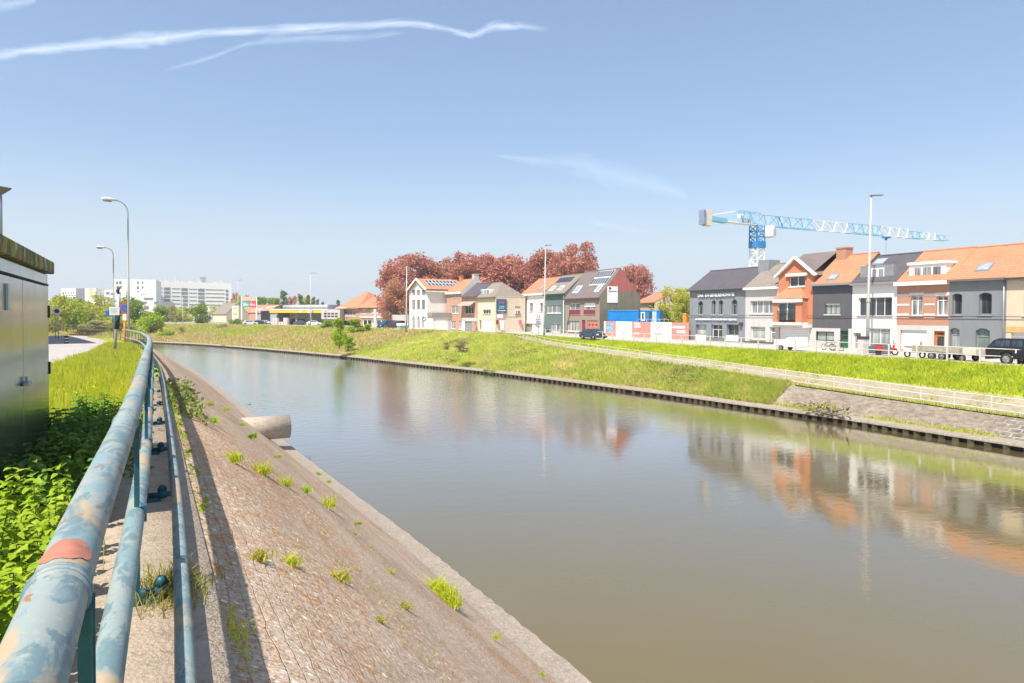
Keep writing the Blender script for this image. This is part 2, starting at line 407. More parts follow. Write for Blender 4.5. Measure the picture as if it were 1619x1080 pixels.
# ---- far bank
FARK = 3.65                                  # stone revetment ends here, grass beyond
def strip(name, k0, k1, s0, s1, m, nsub=4, rough=0.0, kind='structure'):
    rows = []
    for s in SS:
        if s < s0 - 1e-6 or s > s1 + 1e-6: continue
        p, q = far_pt(s, k0), far_pt(s, k1); row = []
        for j in range(nsub + 1):
            f = j / nsub; z = p[2] + (q[2] - p[2]) * f
            if rough and 0 < j < nsub: z += rough * (random.random() - 0.5)
            row.append((p[0] + (q[0] - p[0]) * f, p[1] + (q[1] - p[1]) * f, z))
        rows.append(row)
    o = grid(name, rows, m)
    return tag(o, kind=kind)
rev = brick_mat('revetment_stone', (0.34, 0.31, 0.29), (0.24, 0.22, 0.21), (0.60, 0.55, 0.48), 0.55, 0.22, 0.04, 0.5)
nt = rev.node_tree
strip('bank_slope', 1, 2, FARK - 0.1, 8.0, ground_mat('turf_bank', [(0.32, 0.38, 0.04), (0.38, 0.42, 0.07), (0.40, 0.36, 0.14)], 0.3), 8, 0.25)
strip('bank_slope', 1, 2, 8.0, NS, G_DRY, 8, 0.25)
strip('path', 2, 3, 0, 7.6, G_PATH, 1)
strip('path_revetment', 3, 4, 0, 7.6, G_PATH, 2)
strip('bank_top_slope', 4, 5, 0, NS, G_LUSH, 5, 0.12)
rows = []                                    # stone wall under the lower path: a sloping masonry face in panels
for i in range(int(FARK * 20) + 1):
    s = i * 0.05; p, q = far_pt(s, 1), far_pt(s, 2)
    rows.append([(p[0] + (q[0] - p[0]) * f, p[1] + (q[1] - p[1]) * f, p[2] + (q[2] - p[2]) * f + (0.02 if f else 0)) for f in (0, 0.3, 0.6, 0.93)])
def wallstone():
    m, nt, p = base_mat('sloping_masonry', 0.95, 0, 0.1); g = None
    v = nd(nt, 'ShaderNodeTexCoord').outputs['Object']
    s = nd(nt, 'ShaderNodeSeparateXYZ'); nt.links.new(v, s.inputs[0])
    cb = nd(nt, 'ShaderNodeCombineXYZ'); nt.links.new(s.outputs[1], cb.inputs[0]); nt.links.new(s.outputs[0], cb.inputs[1])
    b = nd(nt, 'ShaderNodeTexBrick'); nt.links.new(cb.outputs[0], b.inputs['Vector']); b.inputs['Scale'].default_value = 1
    b.inputs['Brick Width'].default_value = 0.62; b.inputs['Row Height'].default_value = 0.42; b.inputs['Mortar Size'].default_value = 0.045
    b.inputs['Color1'].default_value = (0.20, 0.18, 0.17, 1); b.inputs['Color2'].default_value = (0.14, 0.13, 0.125, 1); b.inputs['Mortar'].default_value = (0.40, 0.36, 0.3, 1)
    f = noise(nt, obj_vec(nt), 0.35, 5, 0.7); g = noise(nt, obj_vec(nt, (3, 3, 3)), 1.0, 5, 0.7)
    fy = nd(nt, 'ShaderNodeMath', operation='MULTIPLY_ADD'); nt.links.new(f, fy.inputs[0]); fy.inputs[1].default_value = 16; nt.links.new(s.outputs[1], fy.inputs[2])
    o = mixrgb(nt, ramp(nt, fy.outputs[0], 28, 32), b.outputs['Color'], mixrgb(nt, ramp(nt, g if False else f, 0.4, 0.6), (0.32, 0.265, 0.21), (0.23, 0.19, 0.155)))
    o = mixrgb(nt, ramp(nt, g, 0.4, 0.75), o, (0.22, 0.2, 0.15))
    nt.links.new(o, p.inputs['Base Color']); o2 = mixrgb(nt, ramp(nt, noise(nt, obj_vec(nt, (1.5, 1.5, 4)), 1.4, 6, 0.75), 0.42, 0.62), o, mixrgb(nt, 1.0, o, (0.62, 0.60, 0.56), 'MULTIPLY')); nt.links.new(o2, p.inputs['Base Color']); bump(nt, p, g, 0.9, 0.08)
    return m
tag(grid('revetment', rows, wallstone(), smooth=False), 'weathered grey stone revetment wall sloping from the lower path to the canal', 'retaining wall')
# ---- concrete cap and timber piles along the far water edge
qw = thing('quay_edge', 'concrete capping beam on dark piles along the far water edge', 'quay', (0, 0, 0))
CONC = ground_mat('weathered_concrete', [(0.29, 0.25, 0.195), (0.23, 0.20, 0.155), (0.17, 0.145, 0.11), (0.38, 0.34, 0.29)], 1.2, 8)
rows = []
for i in range(int(12 * 25) + 1):
    s = i * 0.04; a = far_pt(s, 0); bq = far_pt(s, 1); dx, dy = bq[0] - a[0], bq[1] - a[1]; L = math.hypot(dx, dy); dx /= L; dy /= L
    j = 0.03 * math.sin(i * 1.7) + 0.02 * math.sin(i * 0.37)
    rows.append([(a[0] + dx * (0.0 + j), a[1] + dy * (0.0 + j), 0.27), (a[0] + dx * j, a[1] + dy * j, 0.45 + j * 0.3), (a[0] + dx * 0.95, a[1] + dy * 0.95, 0.50 + j * 0.4)])
grid('capping_beam', rows, CONC, qw, smooth=False)
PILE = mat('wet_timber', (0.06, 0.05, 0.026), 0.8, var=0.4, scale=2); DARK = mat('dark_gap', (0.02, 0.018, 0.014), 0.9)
b = MB(); b2 = MB(); prev = None
s = 0.9
while s < 12:
    a = far_pt(s, 0); c = far_pt(s, 1); dx, dy = c[0] - a[0], c[1] - a[1]; L = math.hypot(dx, dy); dx /= L; dy /= L
    b.add([(a[0] + dx * o1 - dy * o2, a[1] + dy * o1 + dx * o2, z) for z in (-1, 0.268) for o1, o2 in ((0.06, -0.17), (0.06, 0.17), (0.4, 0.17), (0.4, -0.17))],
          [(0, 1, 5, 4), (1, 2, 6, 5), (3, 0, 4, 7)])
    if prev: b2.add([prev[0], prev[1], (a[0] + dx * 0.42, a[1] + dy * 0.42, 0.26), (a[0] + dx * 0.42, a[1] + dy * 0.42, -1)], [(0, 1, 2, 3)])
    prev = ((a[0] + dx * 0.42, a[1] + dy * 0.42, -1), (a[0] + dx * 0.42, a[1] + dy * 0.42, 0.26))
    i = min(int(s), NS - 1); d = math.hypot(FA[i + 1][0] - FA[i][0], FA[i + 1][1] - FA[i][1])
    s += 0.78 / d
tag(b.build('pile', PILE, qw), kind='stuff'); b2.build('gap_shade_board', DARK, qw)  # near-black board paints in the shade of the gaps between piles
# ---- street and land behind it
rows = []
for s in SS:
    e = far_pt(s, 5); a = far_pt(s, 0); dx, dy = e[0] - a[0], e[1] - a[1]; L = math.hypot(dx, dy); dx /= L; dy /= L
    rows.append([(e[0] + dx * o, e[1] + dy * o, z) for o, z in ((0, 4.0), (0.0, 4.12), (0.35, 4.12), (0.36, 4.03), (5.6, 4.05), (5.61, 4.14), (9.5, 4.15))])
FL = [rows[0][-1]] + [r[-1] for r in rows] 
tag(grid('street', rows, [ground_mat('street_paving', [(0.36, 0.33, 0.30), (0.42, 0.38, 0.34), (0.30, 0.28, 0.26)], 0.4, 30, 0.2)], smooth=False), kind='structure')
rows = []
for r in [q for q in rows] or []: pass
for s in SS:
    e = far_pt(s, 5); a = far_pt(s, 0); dx, dy = e[0] - a[0], e[1] - a[1]; L = math.hypot(dx, dy); dx /= L; dy /= L
    p = (e[0] + dx * 9.4, e[1] + dy * 9.4); d2 = Vector((dx, dy, 0)).lerp(Vector((p[0] - 0, p[1] - 60, 0)).normalized(), 0.75).normalized()
    rows.append([(p[0], p[1], 4.1)] + [(p[0] + d2.x * o, p[1] + d2.y * o, 4.08) for o in (60, 300, 3500)])
tag(grid('land', rows, G_LAND), kind='structure')
# ---- near bank
NC = [(7.05, -30), (7.05, -8), (7.05, 10), (7.0, 15), (6.9, 20), (6.3, 36), (5.35, 75), (3.2, 107), (0.8, 133), (-5, 154), (-18, 174), (-45, 192), (-110, 206)]
NT = [(0.33, -30, 5.58), (0.33, -8, 5.58), (0.33, 8, 5.58), (0.33, 12, 5.56), (0.35, 17, 5.5), (0.3, 27, 5.4), (-0.3, 48, 5.2), (-2.6, 70, 4.9), (-8, 100, 4.4), (-15, 128, 3.9), (-25, 150, 3.6), (-50, 172, 3.6), (-112, 188, 3.6)]
NN = len(NC) - 1
def revet_mat():
    m, nt, p = base_mat('old_block_revetment', 0.93, 0, 0.15)
    v = obj_vec(nt, geo=True)
    s = nd(nt, 'ShaderNodeSeparateXYZ'); nt.links.new(v, s.inputs[0])
    cb = nd(nt, 'ShaderNodeCombineXYZ')
    k = nd(nt, 'ShaderNodeMath', operation='MULTIPLY'); nt.links.new(s.outputs[0], k.inputs[0]); k.inputs[1].default_value = 1.24
    nt.links.new(k.outputs[0], cb.inputs[1]); nt.links.new(s.outputs[1], cb.inputs[0])
    wob = nd(nt, 'ShaderNodeTexNoise'); wob.inputs['Scale'].default_value = 3; nt.links.new(v, wob.inputs['Vector'])
    mv = nd(nt, 'ShaderNodeMix', data_type='VECTOR'); mv.inputs[0].default_value = 0.075; nt.links.new(cb.outputs[0], mv.inputs[4]); nt.links.new(wob.outputs['Color'], mv.inputs[5])
    b = nd(nt, 'ShaderNodeTexBrick'); nt.links.new(mv.outputs[1], b.inputs['Vector']); b.inputs['Scale'].default_value = 1
    b.inputs['Brick Width'].default_value = 0.21; b.inputs['Row Height'].default_value = 0.10; b.inputs['Mortar Size'].default_value = 0.006; b.inputs['Mortar Smooth'].default_value = 1.0
    b.inputs['Color1'].default_value = (0.47, 0.375, 0.29, 1); b.inputs['Color2'].default_value = (0.38, 0.30, 0.235, 1); b.inputs['Mortar'].default_value = (0.26, 0.19, 0.15, 1)
    f = noise(nt, obj_vec(nt, (0.9, 0.35, 1), geo=True), 0.8, 6, 0.72)
    g = noise(nt, v, 9, 5, 0.72); h = noise(nt, v, 42, 3, 0.6)
    big = noise(nt, obj_vec(nt, (0.5, 0.12, 1), geo=True), 1.0, 4, 0.6, 0.6)
    vo = nd(nt, 'ShaderNodeTexVoronoi'); vo.inputs['Scale'].default_value = 11; nt.links.new(v, vo.inputs['Vector'])
    def mul(x, y):
        q = nd(nt, 'ShaderNodeMath', operation='MULTIPLY'); nt.links.new(x, q.inputs[0]); nt.links.new(y, q.inputs[1]); return q.outputs[0]
    o = mixrgb(nt, ramp(nt, f, 0.35, 0.7), b.outputs['Color'], (0.52, 0.42, 0.325))
    o = mixrgb(nt, ramp(nt, noise(nt, obj_vec(nt, (0.6, 0.16, 1), geo=True), 1.3, 5, 0.7, 0.8), 0.5, 0.68), o, mixrgb(nt, 1.0, o, (0.80, 0.75, 0.73), 'MULTIPLY'))
    # dry orange moss in the joints, in patches
    ms = mul(ramp(nt, g, 0.475, 0.575), ramp(nt, big, 0.38, 0.58))
    o = mixrgb(nt, ms, o, mixrgb(nt, ramp(nt, h, 0.4, 0.6), (0.32, 0.13, 0.055), (0.52, 0.33, 0.15)))
    gm = mul(ramp(nt, noise(nt, v, 6, 4, 0.7), 0.60, 0.68), ramp(nt, noise(nt, v, 0.6, 3), 0.48, 0.62))
    o = mixrgb(nt, gm, o, (0.33, 0.34, 0.06))
    # pale lichen spots
    l = mul(ramp(nt, vo.outputs['Distance'], 0.28, 0.16), ramp(nt, noise(nt, v, 5, 4, 0.75), 0.44, 0.54))
    o = mixrgb(nt, l, o, (0.72, 0.68, 0.62))
    o = mixrgb(nt, ramp(nt, noise(nt, v, 34, 5, 0.8), 0.38, 0.62), mixrgb(nt, 1.0, o, (0.62, 0.58, 0.56), 'MULTIPLY'), mixrgb(nt, 1.0, o, (1.22, 1.2, 1.18), 'MULTIPLY'))
    dk = ramp(nt, h, 0.58, 0.66)
    o = mixrgb(nt, dk, o, mixrgb(nt, 1.0, o, (0.45, 0.42, 0.4), 'MULTIPLY'))
    nt.links.new(o, p.inputs['Base Color'])
    hs = nd(nt, 'ShaderNodeMath', operation='MULTIPLY_ADD'); nt.links.new(b.outputs['Fac'], hs.inputs[0]); hs.inputs[1].default_value = -0.35; nt.links.new(g, hs.inputs[2])
    h2 = nd(nt, 'ShaderNodeMath', operation='MULTIPLY_ADD'); nt.links.new(h, h2.inputs[0]); h2.inputs[1].default_value = 0.5; nt.links.new(hs.outputs[0], h2.inputs[2])
    bump(nt, p, h2.outputs[0], 0.9, 0.02)
    return m
def bulge(d): return 0.5 * d * math.exp(-d / 1.0) if d > 0 else 0
def near_rows(n0, n1, step, k):
    rows = []; t = n0
    while t <= n1 + 1e-6:
        c = cr(NC, t); a = cr(NT, t); g = []
        for j in range(k + 1):
            f = j / k; x = a[0] + (c[0] - 0.68 - a[0]) * f; y = a[1] + (c[1] - a[1]) * f; z = a[2] + (0.70 - a[2]) * f
            z += (0.045 * math.sin(x * 1.3 + y * 0.7) * math.sin(y * 0.45)) * (1 if 0 < j < k else 0)
            z += bulge(x - a[0]) * (1 if k > 10 else 0)
            g.append((x, y, z))
        rows.append(g); t += step
    return rows
REV = revet_mat()
tag(grid('canal_revetment', near_rows(0, 6, 0.05, 24), REV), kind='structure')
tag(grid('near_bank_slope', near_rows(6, NN, 0.1, 8), G_DRY), kind='structure')
rows = []                                    # concrete toe beam at the near water edge
t = 0
while t <= NN:
    c = cr(NC, t); j = 0.012 * math.sin(t * 37) + 0.006 * math.sin(t * 91)
    rows.append([(c[0] - 0.70, c[1], 0.71), (c[0] - 0.67, c[1], 0.66 + j * 0.4), (c[0] - 0.03 + j, c[1], 0.60 + j * 0.5), (c[0] + j, c[1], 0.56), (c[0] + 0.02 + j, c[1], -1)]); t += 0.02
TOE = ground_mat('toe_concrete', [(0.43, 0.355, 0.275), (0.36, 0.30, 0.24), (0.26, 0.22, 0.18), (0.5, 0.45, 0.38)], 1.6, 14, 0.4)
tag(grid('toe_beam', rows, TOE, smooth=False), 'pale weathered concrete kerb along the near water edge', 'quay')
# path strip under the railing, verge, road
rows = []
for y in [i * 0.5 for i in range(-20, 40)]:
    rows.append([(-0.36, y, 5.60), (0.34, y, 5.60), (0.36, y, 5.45)])
SLAB = ground_mat('walkway_concrete', [(0.43, 0.345, 0.26), (0.36, 0.285, 0.215), (0.26, 0.2, 0.155), (0.46, 0.4, 0.32)], 2.2, 40, 0.35)
tag(grid('footway', rows, SLAB, smooth=False), kind='structure')
def lz(y): return interp([(-20, 5.6), (12, 5.6), (17, 5.52), (27, 5.42), (48, 5.22), (70, 4.92), (100, 4.4), (128, 3.9), (190, 3.6)], y)[0]
def tx(y): return interp([(q[1], q[0]) for q in NT], y)[0]
rows = []
for i in range(0, 96):
    y = -12 + i * 2.0; e = tx(y) if y > 9 else -0.34
    if y > 9 and y < 17: e = interp([(9, -0.34), (17, 0.3)], y)[0]
    e -= 0.0
    rows.append([(e, y, lz(y) + 0.01), (e - 1.0, y, lz(y) + 0.02), (e - 4, y, lz(y) + 0.01), (-30, y, lz(y)), (-90, y, lz(y)), (-900, y + 50, lz(y) - 0.1)])
tag(grid('ground', rows, G_VERGE), kind='structure')
# road along the left: edge seen just past the cabinet
RE = [(-4.6, -12), (-4.2, 8), (-3.3, 18), (-2.6, 25), (-2.05, 34), (-2.05, 45), (-2.8, 60), (-5.3, 80), (-9.6, 103), (-34, 122)]
RL = [(-11, -12), (-11.5, 8), (-13, 18), (-15, 28), (-17, 38), (-21, 50), (-27, 64), (-36, 82), (-50, 100), (-80, 112)]
rows = []
for i in range(91):
    a = cr(RE, i / 10); c = cr(RL, i / 10)
    rows.append([(a[0] + (c[0] - a[0]) * f, a[1] + (c[1] - a[1]) * f, lz(a[1] + (c[1] - a[1]) * f) + 0.035) for f in (0, 0.25, 0.5, 0.75, 1)])
tag(grid('road', rows, G_ASPH), kind='structure')
# ================================================================== NEAR OBJECTS
def paint_mat():
    m, nt, p = base_mat('weathered_blue_paint', 0.62, 0, 0.3)
    v = obj_vec(nt, (1, 0.45, 1)); a = noise(nt, v, 8, 8, 0.7, 0.9); c = noise(nt, v, 2.6, 5, 0.6, 0.8); g = noise(nt, obj_vec(nt), 60, 4, 0.7)
    o = mixrgb(nt, ramp(nt, a, 0.465, 0.515), (0.12, 0.185, 0.205), (0.235, 0.275, 0.265))
    o = mixrgb(nt, ramp(nt, noise(nt, obj_vec(nt, (1, 0.5, 1)), 9, 5, 0.6), 0.52, 0.6), o, (0.17, 0.25, 0.27))
    o = mixrgb(nt, ramp(nt, c, 0.54, 0.60), o, (0.34, 0.27, 0.18))
    r = noise(nt, obj_vec(nt, (1.4, 0.7, 1.4)), 4.2, 7, 0.7, 0.5)
    o = mixrgb(nt, ramp(nt, r, 0.635, 0.67), o, (0.26, 0.125, 0.08))
    o = mixrgb(nt, ramp(nt, g, 0.55, 0.75), o, mixrgb(nt, 1.0, o, (1.25, 1.22, 1.15), 'MULTIPLY'))
    nt.links.new(o, p.inputs['Base Color']); bump(nt, p, g, 0.25, 0.004)
    return m
PAINT = paint_mat()
BLUE = mat('teal_paint', (0.02, 0.10, 0.13), 0.45, var=0.3, scale=6)
REDP = mat('red_primer', (0.40, 0.155, 0.10), 0.6, var=0.2, scale=10)
STEEL = mat('galvanised_steel', (0.42, 0.44, 0.45), 0.45, 0.5, 0.1, 4)
# rail line: x of the top rail, z of the ground, by distance
RT = [(-0.25, -3, 5.6), (-0.19, 0, 5.6), (-0.17, 2, 5.6), (-0.12, 4, 5.6), (-0.08, 6, 5.6), (-0.05, 9, 5.6), (-0.02, 13, 5.56), (0.02, 18, 5.5), (0.0, 25, 5.42), (-0.15, 32, 5.32), (-0.35, 39, 5.22), (-0.75, 46, 5.15), (-1.5, 52, 5.12)]
rl = thing('railing', 'weathered blue pipe railing with flaking paint running along the canal bank beside the camera', 'railing', (0, 0, 0))
def rpts(dz, dx, n=8):
    return [(p[0] + dx, p[1], p[2] + dz) for p in (cr(RT, i / n) for i in range((len(RT) - 1) * n + 1))]
MB().tube(rpts(1.0, 0), 0.059, 20).build('top_rail', PAINT, rl, True)
MB().tube(rpts(0.50, 0.045), 0.048, 16).build('middle_rail', PAINT, rl, True)
MB().tube(rpts(0.13, 0.27)[:80], 0.04, 14).build('bottom_rail', PAINT, rl, True)
def rail_at(y):
    tab = [(q[1], q[0], q[2]) for q in [cr(RT, i / 8) for i in range(int((len(RT) - 1) * 8) + 1)]]
    return interp(tab, y)
pm = MB(); cm = MB()
for sx in (-0.05, 0.05):                   # two flat bars clasping the pipes
    pm.box((0.040, sx - 0.005, 0.02), (0.066, sx + 0.005, 0.975)); 
pm.box((0.0, -0.05, 0.0), (0.16, 0.05, 0.025)); pm.box((0.07, -0.045, 0.46), (0.1, 0.045, 0.54))
foot = MB(); foot.tube([(0.17, 0, 0.02), (0.17, 0, 0.10)], 0.035, 10); foot.tube([(0.17, 0, 0.09), (0.17, 0, 0.13)], [0.042, 0.02], 10); foot.bar((0.06, 0, 0.05), (0.30, 0, 0.05), 0.03, 0.04)
for i in range(3): cm.tube([(0, -0.03 + 0.02 * i, 1.0), (0, -0.03 + 0.02 * i + 0.018, 1.0)], 0.066 - 0.002 * abs(i - 1), 20)
po = pm.build('post', BLUE, rl); fo = foot.build('bolt', BLUE, po, True); co = cm.build('collar', PAINT, rl, True)
ys = [-0.6, 1.72, 4.27, 6.55, 8.75] + [8.75 + 2.3 * i for i in range(1, 19)]
for i, y in enumerate(ys):
    x, z = rail_at(y)
    for src in (po, co):
        o = src if i == 0 else copy_tree(src, rl)
        o.location = (x, y, z)
        if i: KIDS[rl.name].append(o)
x, z = rail_at(1.85)
sl = MB(); vs = [(x - 0.0605 * math.cos(R(95)), 1.86, z + 1.0 + 0.0605 * math.sin(R(95)))]
for k in range(20):
    a_ = 2 * PI * k / 20; th = R(92 + 58 * math.cos(a_)); vs.append((x - 0.0605 * math.cos(th), 1.86 + 0.075 * math.sin(a_) + 0.008 * math.sin(k * 2.3), z + 1.0 + 0.0605 * math.sin(th)))
    th = R(92 + 30 * math.cos(a_)); vs.append((x - 0.0615 * math.cos(th), 1.86 + 0.04 * math.sin(a_), z + 1.0 + 0.0615 * math.sin(th)))
sl.add(vs, [(1 + 2 * k, 1 + (2 * k + 2) % 40, 2 + (2 * k + 2) % 40, 2 + 2 * k) for k in range(20)] + [(2 + 2 * k, 2 + (2 * k + 2) % 40, 0) for k in range(20)]); sl.build('primer_patch', REDP, rl, True)
for y in (1.2, 5.4, 7.7, 9.9, 12.3, 14.8, 17.2):        # welded seams of the top rail
    x, z = rail_at(y); MB().tube([(x, y, z + 1), (x, y + 0.012, z + 1)], 0.0612, 18).build('weld_seam', PAINT, rl, True)

# ---- steel cabinet with a mossy concrete lid
def brushed():
    m, nt, p = base_mat('brushed_steel', 0.2, 0.85, 0.5)
    v = obj_vec(nt, (1, 1, 0.06)); f = noise(nt, v, 14, 4); g = noise(nt, obj_vec(nt), 2.2, 5)
    o = mixrgb(nt, ramp(nt, f, 0.35, 0.7), (0.17, 0.205, 0.165), (0.27, 0.30, 0.25))
    nt.links.new(o, p.inputs['Base Color'])
    rr = nd(nt, 'ShaderNodeMapRange'); nt.links.new(g, rr.inputs[0]); rr.inputs[3].default_value = 0.10; rr.inputs[4].default_value = 0.24; nt.links.new(rr.outputs[0], p.inputs['Roughness'])
    bump(nt, p, noise(nt, obj_vec(nt), 1.6, 2), 0.06, 0.03)
    return m
BR = brushed()
def moss_slab():
    m, nt, p = base_mat('mossy_concrete', 0.95, 0, 0.1)
    v = obj_vec(nt, (1, 1, 0.5)); a = noise(nt, v, 5, 6, 0.75); c = noise(nt, obj_vec(nt, (1, 1, 0.3)), 9, 5, 0.8)
    o = mixrgb(nt, ramp(nt, a, 0.42, 0.55), (0.10, 0.10, 0.085), (0.30, 0.26, 0.06))
    o = mixrgb(nt, ramp(nt, c, 0.55, 0.62), o, (0.50, 0.50, 0.47))
    nt.links.new(o, p.inputs['Base Color']); bump(nt, p, a, 0.8, 0.03); return m
cb = thing('utility_cabinet', 'tall green-grey steel cabinet with a mossy concrete lid beside the railing', 'cabinet', (-0.95, 5.7, 5.6))
MB().box((-1.2, 0, -0.1), (0, 3.1, 2.01)).build('housing', BR, cb, bevel=0.006)
MB().box((-1.32, -0.12, 2.02), (0.055, 3.16, 2.15)).build('lid', moss_slab(), cb, bevel=0.012)
for i, (y0, y1) in enumerate(((0.08, 1.34), (1.36, 3.02))):
    d = MB().box((0.0, y0, 0.12), (0.012, y1, 1.88)).build('door', BR, cb, bevel=0.003)
    if i % 2:
        h = MB(); h.bar((0.03, y0 - 0.0, 0.98), (0.03, y0 + 0.0, 1.06), 0.02, 0.02); h.tube([(0.012, y0, 1.0), (0.045, y0, 1.0)], 0.022, 12); h.bar((0.04, y0 - 0.11, 1.0), (0.04, y0 + 0.11, 1.0), 0.03, 0.02)
        h.build('handle', STEEL, d)
        h = MB(); h.box((0.013, y0 - 0.80, 1.62), (0.028, y0 - 0.74, 1.82)); h.build('lock_plate', STEEL, d)
    for k in range(6):
        for j in range(10):
            pass
gp = MB(); gp.box((0.0125, 0.07, 1.885), (0.0145, 3.03, 1.905)); gp.box((0.0005, 1.341, 0.12), (0.0095, 1.359, 1.88)); gp.box((0.0005, 3.022, 0.12), (0.010, 3.036, 1.88)); gp.build('door_gap', DARK, cb)
for y in (0.04, 3.06):
    for z in (0.35, 0.95, 1.55): MB().box((0.0, y - 0.035, z), (0.022, y + 0.035, z + 0.13)).build('hinge', mat('black_metal', (0.03, 0.03, 0.03), 0.5), cb)
v = MB()
for (ya, yb) in ((0.9, 1.45), (2.4, 2.95)):
    for k in range(14):
        for j in range(6):
            v.box((0.0125, ya + k * (yb - ya) / 14 + 0.012 * (j % 2), 0.16 + j * 0.035), (0.016, ya + k * (yb - ya) / 14 + 0.018 + 0.012 * (j % 2), 0.175 + j * 0.035))
v.build('vent_grille', mat('pale_vent', (0.5, 0.52, 0.47), 0.5, 0.3), cb)
v = MB(); v.tube([(-0.12, 1.2, 2.14), (-0.12, 1.2, 2.6)], 0.022, 12); v.build('vent_pipe', STEEL, cb, True)
v = MB(); v.tube([(-0.12, 1.2, 2.57), (-0.12, 1.2, 2.615), (-0.12, 1.2, 2.625)], [0.03, 0.085, 0.085], 4); v.build('vent_cap', mat('grey_brown_metal', (0.22, 0.2, 0.18), 0.5, 0.3), cb)

# ---- the outfall pipe
op = thing('outfall_pipe', 'short thick concrete drain pipe sticking out of the near bank over the water', 'pipe')
e = atdep(457, 674, 33.2); dirv = Vector((-0.93, -0.02, 0.0)).normalized()
def ring_tube(p, q, ro, ri, n=32):
    b = MB(); d = (q - p).normalized(); u = d.cross(Vector((0, 0, 1))).normalized(); vv = u.cross(d)
    vs = [c + (u * math.cos(2 * PI * k / n) + vv * math.sin(2 * PI * k / n)) * r for c, r in ((p, ri), (p, ro), (q, ro), (q, ri)) for k in range(n)]
    fs = [(i * n + k, i * n + (k + 1) % n, ((i + 1) % 4) * n + (k + 1) % n, ((i + 1) % 4) * n + k) for i in range(4) for k in range(n)]
    return b.add(vs, fs)
ring_tube(e, e + dirv * 3.2, 0.56, 0.47).build('pipe_barrel', TOE, op, True)
MB().tube([e + dirv * 0.6, e + dirv * 0.7], 0.46, 24).build('flap', DARK, op)

# ---- posts and signs by the road bend
def lamp_post(name, label, base, top, arm, headlen, r=0.09, group=None, cat='street lamp', head_dir=None, flat=False, lean=0):
    t = thing(name, label, cat, base, group=group)
    H = top - base[2]; d = Vector(head_dir).normalized()
    b = MB()
    if flat:
        b.tube([(0, 0, -0.2), (0, 0, H * 0.32), (0, 0, H * 0.33), (lean, 0, H)], [r, r * 0.9, r * 0.7, r * 0.45], 10)
        b.build('pole', STEELP, t, True)
        MB().tube([(0, 0, H * 0.322), (0, 0, H * 0.34)], r * 1.25, 10).build('pole_joint', STEELP, t)
        hb = MB(); p = Vector((lean, 0, H)); hb.bar(p - d * 0.1, p + d * headlen + Vector((0, 0, 0.05)), 0.32, 0.09); hb.build('lamp_head', mat('lamp_grey', (0.16, 0.17, 0.18), 0.5), t, bevel=0.02)
    else:
        b.tube([(0, 0, -0.2), (0, 0, H * 0.45), (0, 0, H * 0.455), (0, 0, H * 0.895)] + [Vector((0, 0, H * 0.895)) + d * (arm * k) + Vector((0, 0, H * 0.075 * q)) for k, q in ((0.06, 0.35), (0.22, 0.66), (0.5, 0.86), (0.8, 0.97), (1.0, 1.0))],
               [r, r * 0.95, r * 0.72, r * 0.62] + [r * 0.5] * 5, 10)
        b.build('pole', STEELP, t, True)
        p = Vector((0, 0, H * 0.97)) + d * arm
        hb = MB(); hb.tube([p - d * 0.08, p + d * 0.05, p + d * headlen * 0.3, p + d * headlen * 0.8, p + d * headlen], [0.06, 0.11, 0.15, 0.16, 0.05], 12); hb.v = [(x, y, (z - p.z) * 0.65 + p.z) for x, y, z in hb.v]
        hb.build('lamp_head', mat('lamp_shell', (0.62, 0.62, 0.60), 0.4), t, True)
        MB().tube([p + d * headlen * 0.35 - Vector((0, 0, 0.08)), p + d * headlen * 0.85 - Vector((0, 0, 0.08))], 0.09, 10).build('lamp_glass', glass_mat('lamp_glass', (0.3, 0.3, 0.3), (0.6, 0.6, 0.58)), t, True)
    return t
STEELP = mat('pole_steel', (0.46, 0.44, 0.41), 0.55, 0.15, 0.12, 1.0)
def gz(p): return lz(p.y)
p = atdep(203.5, 540, 43); g = lz(p.y)
lamp_post('street_lamp', 'nearer of the two swan-neck street lamps rising from the grass at the road bend', (p.x, p.y, g), atdep(203.5, 312, 43).z, 0.70, 0.85, 0.07, 'swan-neck lamps on the left', head_dir=(-0.9, -0.45, 0))
p = atdep(180, 530, 68); g = lz(p.y)
lamp_post('street_lamp', 'farther and smaller swan-neck street lamp standing left of the nearer one', (p.x, p.y, g), atdep(180, 388, 68).z, 0.75, 0.85, 0.075, 'swan-neck lamps on the left', head_dir=(-0.9, -0.45, 0))
WHITE = mat('white_paint', (0.80, 0.79, 0.76), 0.5, var=0.04); SIGNRED = mat('sign_red', (0.62, 0.10, 0.05), 0.45, var=0.05); SIGNBLUE = mat('sign_blue', (0.04, 0.16, 0.50), 0.45, var=0.05)
ORANGE = mat('sign_orange', (0.78, 0.27, 0.05), 0.5, var=0.1)
def disc(b, c, r, y0, y1, n=28, mi=0):
    b.prism([(c[0] + r * math.cos(2 * PI * k / n), c[1] + r * math.sin(2 * PI * k / n)) for k in range(n)], y0, y1, mi)
fr = R(-26)                                   # boards turned towards the camera
p = atdep(197, 540, 43); g = lz(p.y); sc = 43 / F
t = thing('no_parking_sign', 'round blue and red no-parking sign on an orange post in the grass', 'road sign', (p.x, p.y, g), 0.08)
MB().tube([(0, 0, -0.2), (0, 0, atdep(197, 500, 43).z - g)], 0.05, 10).build('post', ORANGE, t, True)
zc = atdep(197, 487, 43).z - g
b = MB(); b.prism([(-0.11, zc - 0.78), (0.11, zc - 0.78), (0.11, zc - 0.38), (-0.11, zc - 0.38)], -0.075, -0.055); b.build('number_plate', WHITE, t)
b = MB(); disc(b, (0, zc), 0.34, -0.075, -0.05); b.build('sign_rim', SIGNRED, t)
